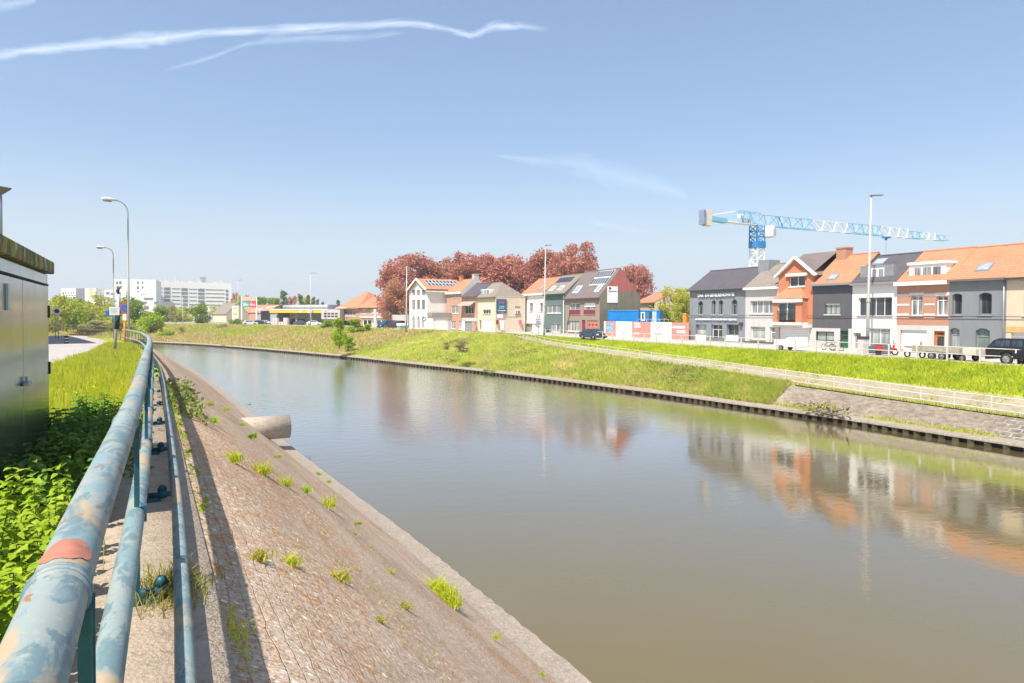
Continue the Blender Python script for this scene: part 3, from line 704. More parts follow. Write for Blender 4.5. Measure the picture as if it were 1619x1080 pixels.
b = MB(); disc(b, (0, zc), 0.23, -0.085, -0.076); b.build('sign_face', SIGNBLUE, t)
b = MB(); b.bar((-0.17, -0.09, zc + 0.17), (0.17, -0.09, zc - 0.17), 0.07, 0.012); b.v = [(x, -0.09 + (0.004 if y > -0.09 else -0.004), z) for x, y, z in b.v]; b.build('sign_stroke', SIGNRED, t)
p = atdep(180.5, 552, 30); g = lz(p.y)
t = thing('notice_post', 'leaning grey post with white notice boards and a small blue sign in the grass', 'sign post', (p.x, p.y, g), 0.08)
zt = atdep(187, 462, 30).z - g
MB().tube([(0, 0, -0.2), (0.09, 0, zt * 0.5), (0.22, 0, zt)], [0.07, 0.065, 0.05], 10).build('post', STEEL, t, True)
MB().tube([(0.1, 0, zt * 0.42), (0.17, 0, zt * 0.72)], 0.10, 10).build('black_sleeve', mat('black_plastic', (0.03, 0.035, 0.035), 0.5), t, True)
z0 = atdep(186, 492, 30).z - g
b = MB(); b.box((-0.17, -0.10, z0 - 0.18), (0.21, -0.085, z0 + 0.18)); nb = b.build('notice_board', WHITE, t, bevel=0.02)
for k in range(4): MB().box((-0.12, -0.104, z0 + 0.10 - k * 0.06), (0.14 - 0.05 * (k % 2), -0.101, z0 + 0.115 - k * 0.06)).build('printed_line', mat('grey_print', (0.35, 0.37, 0.38) if k < 3 else (0.5, 0.6, 0.1), 0.6), nb)
MB().box((-0.32, -0.07, z0 - 0.22), (-0.175, -0.06, z0 + 0.02)).build('blue_sign', SIGNBLUE, t)
MB().box((-0.08, 0.03, z0 - 0.52), (-0.02, 0.16, z0 - 0.2)).build('blue_tag', mat('cyan_plastic', (0.05, 0.35, 0.55), 0.5), t)
b = MB(); b.tube([(0.2, 0, zt - 0.1), (0.14, -0.02, zt + 0.05), (0.20, -0.03, zt + 0.22)], [0.04, 0.07, 0.05], 8); b.build('bracket', mat('black_plastic', (0.03, 0.035, 0.035)), t, True)
p = atdep(90, 521, 62); g = lz(p.y); zc = atdep(90, 492, 62).z - g
t = thing('round_sign', 'round white-rimmed dark road sign seen beyond the dark strip of road', 'road sign', (p.x, p.y, g), 0.1)
for s in (-0.1, 0.1): MB().tube([(s, 0, -0.2), (s, 0, zc)], 0.035, 8).build('post', STEEL, t, True)
b = MB(); disc(b, (0, zc), 0.32, -0.07, -0.05); b.build('sign_rim', WHITE, t)
b = MB(); disc(b, (0, zc), 0.20, -0.08, -0.071); b.build('sign_face', mat('dark_sign', (0.10, 0.04, 0.04), 0.5), t)
p = atdep(105, 532, 46); g = lz(p.y) + 0.035
t = thing('road_marker', 'small black-and-white marker post standing in the shaded road', 'marker', (p.x, p.y, g), 0.5)
MB().tube([(0, 0, 0), (0, 0, 0.5)], 0.14, 10).build('marker_body', mat('black_plastic', (0.03, 0.035, 0.035)), t, True)
for z in (0.1, 0.3): MB().tube([(0, 0, z), (0, 0, z + 0.08)], 0.145, 10).build('marker_band', WHITE, t, True)
# dark guard rail beyond the road
gr = thing('guard_rail', 'low dark two-bar guard rail curving behind the shaded road', 'railing')
G = [atdep(x, y, d) for x, y, d in ((60, 511.5, 112), (100, 513, 106), (130, 514.5, 98), (160, 516, 84), (190, 518.5, 64), (204, 520.5, 48.5))]
for dz in (0.0, -0.45): MB().tube([q + Vector((0, 0, dz)) for q in G], 0.035, 6).build('bar', mat('dark_bar', (0.16, 0.12, 0.10), 0.6), gr, True)
for i in range(11):
    q = cr([tuple(v) for v in G], i / 2); MB().tube([(q[0], q[1], q[2]), (q[0], q[1], q[2] - 1.15)], 0.035, 6).build('post', mat('dark_bar', (0.16, 0.12, 0.10)), gr)
# unseen brick block, added left of the view to cast the shadow over the road
t = thing('unseen_brick_block', 'unseen brick building added beside the road left of the view to cast its shadow there', 'building', (-9.4, 51, 4.6), 0.133)
MB().box((-14, 0, 0), (0, 50, 12)).build('wall', brick_mat('block_brick', (0.35, 0.17, 0.11), (0.30, 0.15, 0.1), (0.4, 0.36, 0.3)), t)
MB().box((-14.2, -0.2, 12.01), (0.1, 50.2, 12.4)).build('roof', CONC, t)
for k in range(5):
    for z in (1.5, 4.6, 7.7): MB().box((0.005, 2 + k * 9, z), (0.03, 4.6 + k * 9, z + 1.6)).build('window', glass_mat('glass_dark', (0.02, 0.025, 0.03), (0.07, 0.08, 0.09)), t)

# ---- grass and plants of the near bank
GR1 = leaf_mat('grass_blade', (0.46, 0.56, 0.03), (0.62, 0.64, 0.055), 1.2, 0.5)
GR2 = leaf_mat('dry_blade', (0.50, 0.46, 0.12), (0.42, 0.44, 0.06), 2, 0.45)
rng = RNG
N = 150000
y = 3 + 43 * rng.random(N) ** 1.25
re = np.interp(y, [q[1] for q in RE], [q[0] for q in RE]); ra = np.interp(y, [q[1] for q in RT], [q[0] for q in RT]) - 0.15
ra = np.where(y < 10, -0.38, ra)
x = re + (ra - re) * rng.random(N) - 0.25 * rng.random(N)
keep = ~((x < -0.9) & (y > 5.6) & (y < 8.9)); x = x[keep]; y = y[keep]
z = np.interp(y, [-20, 12, 17, 27, 48, 70], [5.6, 5.6, 5.52, 5.42, 5.22, 4.92])
patch = 0.5 + 0.5 * np.sin(x * 2.1 + y * 0.9) * np.sin(y * 1.7 - x)
V, Fc = blades(np.stack([x, y, z], 1), 0.19 + 0.09 * patch, 0.016 + 0.0006 * y, rng, 0.6)
tag(npmesh('verge_grass', V, Fc, GR1), 'bright sunlit grass on the verge between road and railing', 'grass', kind='stuff')
N = 6000
y = 4 + 40 * rng.random(N); re = np.interp(y, [q[1] for q in RE], [q[0] for q in RE]); ra = np.interp(y, [q[1] for q in RT], [q[0] for q in RT]) - 0.15
x = re + (ra - re) * rng.random(N); keep = ~((x < -0.9) & (y > 5.6) & (y < 8.9)); x = x[keep]; y = y[keep]
z = np.interp(y, [-20, 12, 17, 27, 48, 70], [5.6, 5.6, 5.52, 5.42, 5.22, 4.92])
V, Fc = blades(np.stack([x, y, z], 1), 0.38, 0.009 + 0.0006 * y, rng, 0.5)
tag(npmesh('seed_grass', V, Fc, GR2), 'taller straw-coloured seeding grass stalks among the verge grass', 'grass', kind='stuff')
N = 900
y = 14 + 14 * rng.random(N); x = -0.3 - 2.0 * rng.random(N); z = np.full(N, 5.72) + 0.05 * rng.random(N) - (y - 12) * 0.012
V, Fc = leaf_quads(np.stack([x, y, z], 1), 0.028, rng, 0.2)
tag(npmesh('yellow_flowers', V, Fc, mat('buttercup', (0.85, 0.62, 0.02), 0.6)), 'small yellow flowers scattered in the verge grass', 'flowers', kind='stuff')
def nettle_mesh(name, X, Y, n, h0, h1, ls, m, seed, parent=None):
    rng = np.random.default_rng(seed); VV = []; FF = []; k = 0; st = MB()
    for i in range(n):
        bx = rng.uniform(*X); by = rng.uniform(*Y); h = rng.uniform(h0, h1); lx, ly = rng.normal(size=2) * 0.10 * h
        st.tube([(bx, by, 5.58), (bx + lx * 0.5, by + ly * 0.5, 5.6 + h * 0.6), (bx + lx, by + ly, 5.6 + h)], [0.004, 0.003, 0.002], 4, caps=False)
        lev = int(h / 0.05)
        for j in range(lev):
            f = (j + 1) / lev; cz = 5.6 + h * (0.15 + 0.85 * f); cx = bx + lx * f; cy = by + ly * f
            for q in range(3):
                a = j * 1.57 + q * 2.09 + rng.random() * 0.9; L = ls * (1.15 - 0.5 * f) * rng.uniform(0.7, 1.25); wd = L * 0.36
                d = np.array([math.cos(a), math.sin(a), -0.15 - 0.5 * rng.random() + 0.4 * f]); s = np.array([-math.sin(a), math.cos(a), 0.25 * rng.normal()])
                c = np.array([cx, cy, cz])
                pts = [c, c + d * L * 0.28 + s * wd, c + d * L * 0.62 + s * wd * 0.72 + [0, 0, -0.1 * L], c + d * L + [0, 0, -0.35 * L], c + d * L * 0.62 - s * wd * 0.72 + [0, 0, -0.1 * L], c + d * L * 0.28 - s * wd, c + d * L * 0.5 + [0, 0, -0.16 * L]]
                VV += pts; FF += [(k, k + 1, k + 6), (k + 1, k + 2, k + 6), (k + 2, k + 3, k + 6), (k + 3, k + 4, k + 6), (k + 4, k + 5, k + 6), (k + 5, k, k + 6)]; k += 7
    o = npmesh(name, VV, FF, m, parent)
    st.build('stems', mat('nettle_stem', (0.10, 0.13, 0.03), 0.7), o, True)
    return o
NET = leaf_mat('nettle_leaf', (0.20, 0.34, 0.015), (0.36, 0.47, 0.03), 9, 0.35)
NET2 = leaf_mat('shaded_nettle_leaf', (0.10, 0.21, 0.02), (0.18, 0.32, 0.035), 4, 0.3)  # nettle leaf with the shade beside the cabinet darkened into its colour
tag(nettle_mesh('nettle_patch', (-1.6, -0.42), (2.6, 5.55), 330, 0.35, 0.62, 0.085, NET, 3), 'bright sunlit nettles in front of the cabinet at the lower left', 'nettles', kind='stuff')
tag(nettle_mesh('shaded_nettles', (-0.92, -0.40), (5.6, 10.4), 420, 0.22, 0.58, 0.085, NET2, 4), 'shade-coloured nettles in the shadow between the cabinet and the railing', 'nettles', kind='stuff')
def weed(name, label, cat, n, h, wd, m, seed, kind, leafy=0):
    rng = np.random.default_rng(seed); P = np.zeros((n, 3)); P[:, :2] = rng.normal(size=(n, 2)) * wd * 0.22
    V, Fc = blades(P, h, 0.018 if kind == 'g' else 0.045, rng, 1.0 if kind == 'g' else 1.3, 2)
    t = npmesh(name, V, Fc, m); return tag(t, label, cat, 'weed tufts on the near revetment')
w1 = weed('grass_tuft', 'x', 'weed', 90, 0.26, 0.35, GR1, 11, 'g'); w2 = weed('leafy_weed', 'x', 'weed', 46, 0.2, 0.34, NET, 12, 'l'); w3 = weed('dry_tuft', 'x', 'weed', 120, 0.13, 0.2, GR2, 13, 'g')
def on_slope(px, py):                         # pixel -> point on the revetment surface
    k = (5.58 - 0.7) / (6.43 - 0.33); d = ray(px, py); off = 0.0
    for _ in range(12):
        t = (5.58 + k * 0.33 + off - ZC) / (d.z + k * d.x); off = bulge(d.x * t - 0.33)
    return Vector((d.x * t, d.y * t, ZC + d.z * t))
tufts = [(337, 667, w2, 1.3, 'small leafy weed highest on the revetment near the outfall pipe'), (397, 692, w2, 1.7, 'leafy weed just below and left of the outfall pipe'), (383, 672, w2, 1.0, 'small weed touching the root of the outfall pipe'),
         (372, 728, w1, 1.5, 'pale green tuft, upper end of the diagonal row of tufts'), (415, 748, w1, 1.9, 'pale green tuft, second in the diagonal row of tufts'), (450, 768, w1, 1.7, 'pale green tuft, third in the diagonal row of tufts'),
         (485, 777, w2, 1.4, 'dark leafy weed at the end of the diagonal row of tufts'), (520, 800, w1, 2.0, 'grass tuft right of the leafy weed in mid slope'), (505, 750, w2, 1.3, 'dark weed at the concrete kerb above mid slope'), (520, 762, w3, 1.6, 'dry tuft on the concrete kerb'),
         (566, 828, w2, 0.9, 'tiny round weed in the middle of the slope'), (690, 930, w1, 2.1, 'upper part of the large bright grass clump by the kerb'), (703, 942, w1, 2.3, 'middle of the large bright grass clump by the kerb'), (719, 957, w1, 2.0, 'lower end of the large bright grass clump by the kerb'), (697, 936, w1, 2.4, 'tallest tuft of the large bright grass clump by the kerb'), (711, 950, w1, 2.4, 'widest tuft of the large bright grass clump by the kerb'),
         (462, 889, w1, 0.9, 'low tuft in the middle of the mossy area'), (410, 880, w3, 1.5, 'dry tuft on the mossy area'), (535, 915, w3, 1.8, 'dry tuft below the reddish moss patch'), (580, 865, w3, 1.0, 'dry tuft between the moss patch and the kerb'),
         (640, 960, w3, 1.5, 'dry tuft left of the large bright clump'), (600, 980, w3, 1.0, 'dry tuft in the lower right of the slope'), (785, 1008, w1, 0.9, 'lowest small tuft by the kerb at the bottom'), (858, 1066, w2, 0.6, 'tiny weed on the kerb at the very bottom'),
         (560, 845, w3, 1.2, 'dry tuft under the tiny round weed'), (440, 722, w3, 1.4, 'dry tuft near the kerb above the diagonal row'), (330, 640, w3, 2.0, 'dry tuft at the top end of the slope'), (395, 640, w3, 2.2, 'dry tuft on the kerb behind the outfall pipe'),
         (357, 648, w1, 1.2, 'green tuft on the kerb behind the outfall pipe'), (615, 905, w3, 1.3, 'dry tuft above the large bright clump')]
seen = set()
for (px, py, src, sc, lb) in tufts:
    q = on_slope(px, py)
    if src.name not in seen: o = src; seen.add(src.name)
    else: o = src.copy(); COL.objects.link(o)
    o.location = q - Vector((0, 0, 0.02)); o.scale = (sc * 0.52, sc * 0.52, sc * 0.36); o.rotation_euler = (0, 0, random.random() * 6); o['label'] = lb
# low plants along the foot of the railing
def patch(name, label, X, Y, z, n, size, m, zz=0.2, cat='weeds'):
    rng = np.random.default_rng(int(n + Y[0] * 10)); P = np.stack([rng.uniform(*X, n), rng.uniform(*Y, n), z + zz * rng.random(n) ** 1.5], 1)
    P[:, 0] += 0.05 * np.sin(P[:, 1] * 5)
    V, Fc = leaf_quads(P, size, rng, 0.3); return tag(npmesh(name, V, Fc, m), label, cat, kind='stuff')
patch('weed_strip', 'green weeds growing in the joint between walkway and revetment', (0.31, 0.42), (5.9, 17), 5.48, 1300, 0.028, NET, 0.10)
patch('ivy_clump', 'dark green creeping plants over the walkway farther along the railing', (-0.15, 0.85), (12.5, 19.0), 5.2, 3800, 0.05, leaf_mat('ivy', (0.13, 0.17, 0.05), (0.24, 0.27, 0.08), 2, 0.3), 0.42)
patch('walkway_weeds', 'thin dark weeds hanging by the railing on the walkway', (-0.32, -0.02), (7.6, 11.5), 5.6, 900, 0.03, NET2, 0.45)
N = 550; P = np.stack([0.10 + 0.09 * RNG.normal(size=N), 4.35 + 0.16 * RNG.normal(size=N), np.full(N, 5.6)], 1); V, Fc = blades(P, 0.11, 0.006, RNG, 1.8, 2)
tag(npmesh('walkway_tuft', V, Fc, leaf_mat('olive_blade', (0.20, 0.24, 0.03), (0.42, 0.36, 0.10), 6, 0.35)), 'half-dry grass tuft at the foot of the nearest railing post', 'grass', kind='stuff')
N = 260; P = np.stack([0.38 + 0.035 * RNG.normal(size=N), 3.7 + 0.16 * RNG.normal(size=N), np.full(N, 5.5)], 1); V, Fc = blades(P, 0.085, 0.010, RNG, 1.3, 2)
tag(npmesh('edge_tuft', V, Fc, GR1), 'small green grass tuft right of the low pipe near the bottom', 'grass', kind='stuff')

n = 26000; x = 0.5 + 5.6 * RNG.random(n); y = 4.5 + 45 * RNG.random(n) ** 1.6
m = np.sin(x * 2.3 + 0.5) * np.sin(y * 0.33 + x) + 0.7 * np.sin(x * 6.1 + y * 0.21) + 0.8 * RNG.normal(size=n); k_ = m > 1.5; x = x[k_]; y = y[k_]
z = 5.58 - 0.8 * (x - 0.33) + 0.5 * (x - 0.33) * np.exp(-(x - 0.33)) - 0.0
V, Fc = blades(np.stack([x, y, z], 1), 0.028, 0.010, RNG, 1.6); tag(npmesh('joint_weeds', V, Fc, leaf_mat('dry_joint_leaf', (0.44, 0.38, 0.10), (0.38, 0.42, 0.05), 2, 0.3)), 'sparse dry weeds and moss sprouting from the joints of the revetment', 'weeds', kind='stuff')
# ================================================================== FAR SIDE
def far_frame(s, k=5):
    a = far_pt(s, 0); e = far_pt(s, k); return e
def along(k, s0, s1, step, off=0.0):           # points spaced evenly along a bank line
    out = []; s = s0; last = None
    while s < s1:
        p = far_pt(s, k); a = far_pt(s, 0); e = far_pt(s, 5); dx, dy = e[0] - a[0], e[1] - a[1]; L = math.hypot(dx, dy)
        q = Vector((p[0] + dx / L * off, p[1] + dy / L * off, p[2]))
        if last is None or (q - last).length >= step: out.append((s, q)); last = q
        s += 0.002
    return out
FWH = mat('fence_paint', (0.60, 0.555, 0.49), 0.55, var=0.12, scale=2)
def fence(name, label, pts, hts, H, pr, rr, cross=None):
    t = thing(name, label, 'railing', pts[0]); o0 = Vector(pts[0])
    for h in hts: MB().tube([p - o0 + Vector((0, 0, h)) for p in pts], rr, 6).build('rail', FWH, t, True)
    src = None
    for p in pts[:98]:
        if src is None: b = MB(); b.bar((0, 0, -0.15), (0, 0, H), pr); src = b.build('post', FWH, t); src.location = p - o0
        else: c = copy_tree(src, t); c.location = p - o0; KIDS[t.name].append(c)
    return t
L = [q for s, q in along(2, 0.55, 7.05, 2.15, 0.12)]
fence('path_railing', 'long pale three-bar railing along the lower towpath, sloping up to the street', L, (1.0, 0.62, 0.22), 1.02, 0.075, 0.028)
L = [q + Vector((0, 0, 0.1)) for s, q in along(5, 0.55, 6.75, 2.25, 0.18)]
fence('street_fence', 'white two-bar fence on the kerb of the street in front of the houses', L, (1.0, 0.5), 1.0, 0.10, 0.035)
L = [q for s, q in along(5, 11.05, 11.1, 2.0, 0.2)]

# ---- tall lamp poles
def place(px, py, s_off=0.0): return atz(px, py, 4.1)
for (bx, by, tx_, ty, hd, lb) in ((1371.5, 557, 1379, 309, 1, 'tallest lamp pole, in front of the white house on the right'), (860.5, 530, 863, 388, 1, 'tall lamp pole in front of the green and white houses'),
                                  (642.5, 523.5, 643.2, 419, 0, 'tall pale pole without arm in front of the copper beeches')):
    q = atz(bx, by, 4.1); dep = (q.x * math.sin(YAW) + q.y * math.cos(YAW)); tp = atdep(tx_, ty, dep)
    ln = (Vector((tp.x - q.x, tp.y - q.y, 0))).dot(Vector((rt0.x, rt0.y, 0)))
    t = lamp_post('street_lamp', lb, q, tp.z, 0, 1.0 if hd else 0.3, 0.155 if bx > 1000 else 0.17, 'tall straight street lamps', head_dir=(rt0.x, rt0.y, 0), flat=True, lean=ln)
for (bx, by, tx_, ty, dep, lb) in ((491, 514, 491.5, 432, 190, 'thin lamp pole in front of the fuel station canopy'), (376.5, 514, 377.5, 443, 240, 'thin lamp pole between the fuel price sign and the trees'),
                                   (289, 511, 289, 468, 235, 'short lamp pole before the white apartment building'), (331, 511, 331, 486, 250, 'shortest lamp pole left of the fuel price sign'), (224, 512, 224.5, 466, 200, 'thin double-armed lamp right of the no-parking sign')):
    q = atdep(bx, by, dep); tp = atdep(tx_, ty, dep)
    lamp_post('street_lamp', lb, (q.x, q.y, 3.9), tp.z, 0, 1.6, 0.16, 'tall straight street lamps', head_dir=(rt0.x, rt0.y, 0), flat=True)

# ---- house kit --------------------------------------------------------
class House:
    def __init__(s, name, label, P, Q, zb=4.1, cat='house'):
        s.P = Vector((P[0], P[1], 0)); s.Q = Vector((Q[0], Q[1], 0)); s.W = (s.Q - s.P).length; s.u = (s.Q - s.P) / s.W
        s.n = Vector((-s.u.y, s.u.x, 0)); s.zb = zb; s.k = 0
        s.t = thing(name, label, cat, (P[0], P[1], zb), math.atan2(s.u.y, s.u.x), )
    def uz(s, x, y, off=0.0):
        d = ray(x, y); o = s.P + s.n * off; t = s.n.dot(o) / s.n.dot(d)
        p = Vector((d.x * t, d.y * t, ZC + d.z * t)); return ((p - o).dot(s.u), p.z - s.zb)
    def rect(s, r, off=0.0):
        x0, y0, x1, y1 = r; u0, _ = s.uz(x0, 500, off); u1, _ = s.uz(x1, 500, off); zt = s.uz((x0 + x1) / 2, y0, off)[1]; zl = s.uz((x0 + x1) / 2, y1, off)[1]
        return u0, max(zl, 0), u1, zt
    def wall(s, E, D, openings, m, mside=None, depth_in=0.2, reveal=None, name='wall'):
        """front wall with real openings, side and rear walls; openings = [(u0,z0,u1,z1,arch)]"""
        b = MB(); us = sorted({0, s.W} | {min(max(v, 0.02), s.W - 0.02) for o in openings for v in (o[0], o[2])}); zs = sorted({0, E} | {v for o in openings for v in (o[1], o[3])})
        for i in range(len(us) - 1):
            for j in range(len(zs) - 1):
                cu, cz = (us[i] + us[i + 1]) / 2, (zs[j] + zs[j + 1]) / 2
                if any(o[0] < cu < o[2] and o[1] < cz < o[3] for o in openings): continue
                b.add([(us[i], 0, zs[j]), (us[i + 1], 0, zs[j]), (us[i + 1], 0, zs[j + 1]), (us[i], 0, zs[j + 1])], [(0, 1, 2, 3)])
        for o in openings:
            u0, z0, u1, z1 = o[:4]; u0 = max(u0, 0.02); u1 = min(u1, s.W - 0.02); d = depth_in
            b.add([(u0, 0, z0), (u1, 0, z0), (u1, 0, z1), (u0, 0, z1), (u0, d, z0), (u1, d, z0), (u1, d, z1), (u0, d, z1)], [(0, 4, 5, 1), (1, 5, 6, 2), (2, 6, 7, 3), (3, 7, 4, 0)])
            if len(o) > 4 and o[4]:
                n = 8; rise = min((z1 - z0) * 0.35, (u1 - u0) * o[4]); pts = []
                for k in range(n + 1):
                    f = k / n; pts.append((u0 + (u1 - u0) * f, z1 - rise * (2 * f - 1) ** 2))
                for k in range(n):
                    a, c = pts[k], pts[k + 1]
                    b.add([(a[0], 0, a[1]), (c[0], 0, c[1]), (c[0], 0, z1), (a[0], 0, z1), (a[0], d, a[1]), (c[0], d, c[1])], [(0, 1, 2, 3), (0, 4, 5, 1)])
        W = s.W
        b.add([(0, 0, 0), (0, D, 0), (0, D, E), (0, 0, E), (W, 0, 0), (W, D, 0), (W, D, E), (W, 0, E)], [(0, 3, 2, 1), (4, 5, 6, 7), (1, 2, 6, 5)])
        s.E = E; s.D = D
        return b.build(name, m, s.t)
    def gable(s, H, m, left=True, right=True, D=None):
        D = D or s.D
        for f, x in ((left, 0.0), (right, s.W)):
            if f: MB().add([(x, 0, s.E), (x, D, s.E), (x, D / 2, H)], [(0, 1, 2)] if x else [(0, 2, 1)]).build('gable', m, s.t)
    def roof(s, H, m, o=0.3, x0=-0.03, x1=None, th=0.12, lx=0.0, rx=0.0, D=None):
        """pitched roof with its ridge along the street; lx / rx hip the ends"""
        D = D or s.D; x1 = s.W + 0.03 if x1 is None else x1; E = s.E; b = MB(); sl = (H - E) / (D / 2); zo = E - o * sl
        for g in (0, th):
            pass
        A = [(x0, -o, zo), (x1, -o, zo), (x1 - rx, D / 2, H), (x0 + lx, D / 2, H), (x0, D + o, zo), (x1, D + o, zo)]
        V = A + [(x, y, z + th) for x, y, z in A]
        b.add(V, [(6, 7, 8, 9), (9, 8, 11, 10), (0, 3, 2, 1), (3, 4, 5, 2), (0, 1, 7, 6), (0, 6, 9, 3), (1, 2, 8, 7), (3, 9, 10, 4), (2, 5, 11, 8)])
        if lx: b.add([V[6], V[9], V[10]], [(0, 1, 2)])
        if rx: b.add([V[7], V[11], V[8]], [(0, 1, 2)])
        s.H = H; s.sl = sl; s.th = th
        r = b.build('roof', m, s.t)
        rb = MB(); rb.tube([(x0 + lx, D / 2, H + th * 0.8), (x1 - rx, D / 2, H + th * 0.8)], 0.11, 6); rb.build('ridge_tiles', m, r)
        s.r = r; return r
    def gutter(s, m, z=None, h=0.16, o=0.28, x0=-0.02, x1=None):
        z = s.E if z is None else z; x1 = s.W + 0.02 if x1 is None else x1
        return MB().box((x0, -o - 0.14, z - h - 0.12), (x1, -0.005, z - 0.12 + 0.02)).build('cornice', m, s.t)
    def win(s, q, m, n=1, tr=0, glass=None, dep=0.14, fw=0.07, sill=None, name='window', blind=0, arch=0):
        u0, z0, u1, z1 = q[:4]; b = MB(); d0, d1 = dep, dep + 0.06
        b.box((u0, d0, z0), (u0 + fw, d1, z1)); b.box((u1 - fw, d0, z0), (u1, d1, z1)); b.box((u0 + fw, d0, z1 - fw), (u1 - fw, d1, z1)); b.box((u0 + fw, d0, z0), (u1 - fw, d1, z0 + fw))
        for i in range(1, n):
            x = u0 + (u1 - u0) * i / n; b.box((x - fw * 0.5, d0 + 0.004, z0 + fw), (x + fw * 0.5, d1, z1 - fw))
        if tr: z = z0 + (z1 - z0) * tr; b.box((u0 + fw, d0 + 0.006, z - fw * 0.5), (u1 - fw, d1, z + fw * 0.5))
        f = b.build(name, m, s.t)
        MB().add([(u0, d1 - 0.015, z0), (u1, d1 - 0.015, z0), (u1, d1 - 0.015, z1), (u0, d1 - 0.015, z1)], [(0, 1, 2, 3)]).build('pane', glass or GD, f)
        if blind: MB().box((u0 + 0.01, dep - 0.05, z1 - (z1 - z0) * blind), (u1 - 0.01, dep - 0.005, z1)).build('roller_blind', WHITE, f)
        if sill: MB().box((u0 - 0.08, -0.07, z0 - 0.10), (u1 + 0.08, dep, z0 - 0.001)).build('sill', sill, f)
        return f
    def slab(s, q, m, name, y0=0.1, y1=0.16, grooves=0, gm=None):
        u0, z0, u1, z1 = q[:4]; d = MB().box((u0, y0, z0), (u1, y1, z1)).build(name, m, s.t)
        if grooves:
            b = MB()
            for i in range(1, grooves):
                z = z0 + (z1 - z0) * i / grooves; b.box((u0 + 0.02, y0 - 0.006, z - 0.012), (u1 - 0.02, y0 - 0.001, z + 0.012))
            b.build('groove', gm or mat('groove_grey', (0.45, 0.45, 0.45)), d)
        return d
    def box(s, a, b_, m, name, parent=None, bevel=0): return MB().box(a, b_).build(name, m, parent or s.t, bevel=bevel)
    def roofz(s, y): return s.E + s.sl * y + s.th
    def skylight(s, r, m=None, parent=None):
        """window lying in the front roof plane; r in photo pixels"""
        y = 0.0; x0, y0, x1, y1 = r
        def hit(px, py):
            d = ray(px, py); u = s.u; n = s.n
            # plane: z = zb+E+th + sl * (n.(p-P))
            a = d.z - s.sl * n.dot(d); b = s.zb + s.E + s.th - s.sl * n.dot(s.P) - ZC; t = b / a
            p = Vector((d.x * t, d.y * t, 0)) - s.P; return p.dot(u), p.dot(n)
        c = [hit(x0, y1), hit(x1, y1), hit(x1, y0), hit(x0, y0)]
        u0 = (c[0][0] + c[3][0]) / 2; u1 = (c[1][0] + c[2][0]) / 2; v0 = (c[0][1] + c[1][1]) / 2; v1 = (c[2][1] + c[3][1]) / 2
        if u1 < u0: u0, u1 = u1, u0
        def q(e, h): return [(u0 + e, v0 + e, s.roofz(v0 + e) + h), (u1 - e, v0 + e, s.roofz(v0 + e) + h), (u1 - e, v1 - e, s.roofz(v1 - e) + h), (u0 + e, v1 - e, s.roofz(v1 - e) + h)]
        f = MB().add(q(0, 0) + q(0, 0.07), [(4, 5, 6, 7), (0, 1, 5, 4), (1, 2, 6, 5), (2, 3, 7, 6), (3, 0, 4, 7)]).build('roof_window', m or mat('grey_flashing', (0.3, 0.3, 0.31), 0.4, 0.4), s.r)
        MB().add(q(0.1, 0.085), [(0, 1, 2, 3)]).build('pane', GSKY, f)
    def panels(s, r, nx, ny, white=True):
        x0, y0, x1, y1 = r
        def hit(px, py):
            d = ray(px, py); a = d.z - s.sl * s.n.dot(d); b = s.zb + s.E + s.th - s.sl * s.n.dot(s.P) - ZC; t = b / a
            p = Vector((d.x * t, d.y * t, 0)) - s.P; return p.dot(s.u), p.dot(s.n)
        c0 = hit(x0, y1); c1 = hit(x1, y0); u0, u1 = sorted((c0[0], c1[0])); v0, v1 = sorted((c0[1], c1[1])); u0 = max(u0, 0.3); u1 = min(u1, s.W - 0.2); v1 = min(v1, s.D / 2 - 0.15)
        b = MB(); g = MB()
        for i in range(nx):
            for j in range(ny):
                a0 = u0 + (u1 - u0) * i / nx; a1 = u0 + (u1 - u0) * (i + 1) / nx - 0.02; b0 = v0 + (v1 - v0) * j / ny; b1 = v0 + (v1 - v0) * (j + 1) / ny - 0.02
                def q(e, h): return [(a0 + e, b0 + e, s.roofz(b0 + e) + h), (a1 - e, b0 + e, s.roofz(b0 + e) + h), (a1 - e, b1 - e, s.roofz(b1 - e) + h), (a0 + e, b1 - e, s.roofz(b1 - e) + h)]
                f = MB().add(q(0, 0.06) + q(0, 0.11), [(4, 5, 6, 7), (0, 1, 5, 4), (1, 2, 6, 5), (2, 3, 7, 6), (3, 0, 4, 7)]).build('solar_panel', WHITE if white else DKM, s.r)
                MB().add(q(0.05, 0.118), [(0, 1, 2, 3)]).build('cells', SOL, f)
    def chimney(s, x, y, w, h, m, d=0.6):
        b = MB(); b.box((x, y, s.H - 1.2), (x + w, y + d, s.H + h)); b.box((x - 0.06, y - 0.06, s.H + h + 0.002), (x + w + 0.06, y + d + 0.06, s.H + h + 0.14))
        return b.build('chimney', m, s.r)
GD = glass_mat('glass_dark', (0.02, 0.025, 0.03), (0.07, 0.08, 0.09)); GC = glass_mat('glass_curtain', (0.10, 0.11, 0.12), (0.50, 0.49, 0.46), 7)
GL = glass_mat('glass_pale', (0.30, 0.33, 0.31), (0.52, 0.54, 0.50), 5); GSKY = glass_mat('glass_sky', (0.32, 0.37, 0.42), (0.42, 0.46, 0.5)); SOL = glass_mat('solar_cells', (0.035, 0.04, 0.06), (0.06, 0.065, 0.09))
DKM = mat('dark_metal', (0.06, 0.06, 0.065), 0.5); ZINC = mat('zinc', (0.30, 0.31, 0.32), 0.45, 0.3); STONE = mat('white_stone', (0.66, 0.63, 0.58), 0.7, var=0.1); GREYF = mat('grey_frame', (0.28, 0.28, 0.28), 0.5)
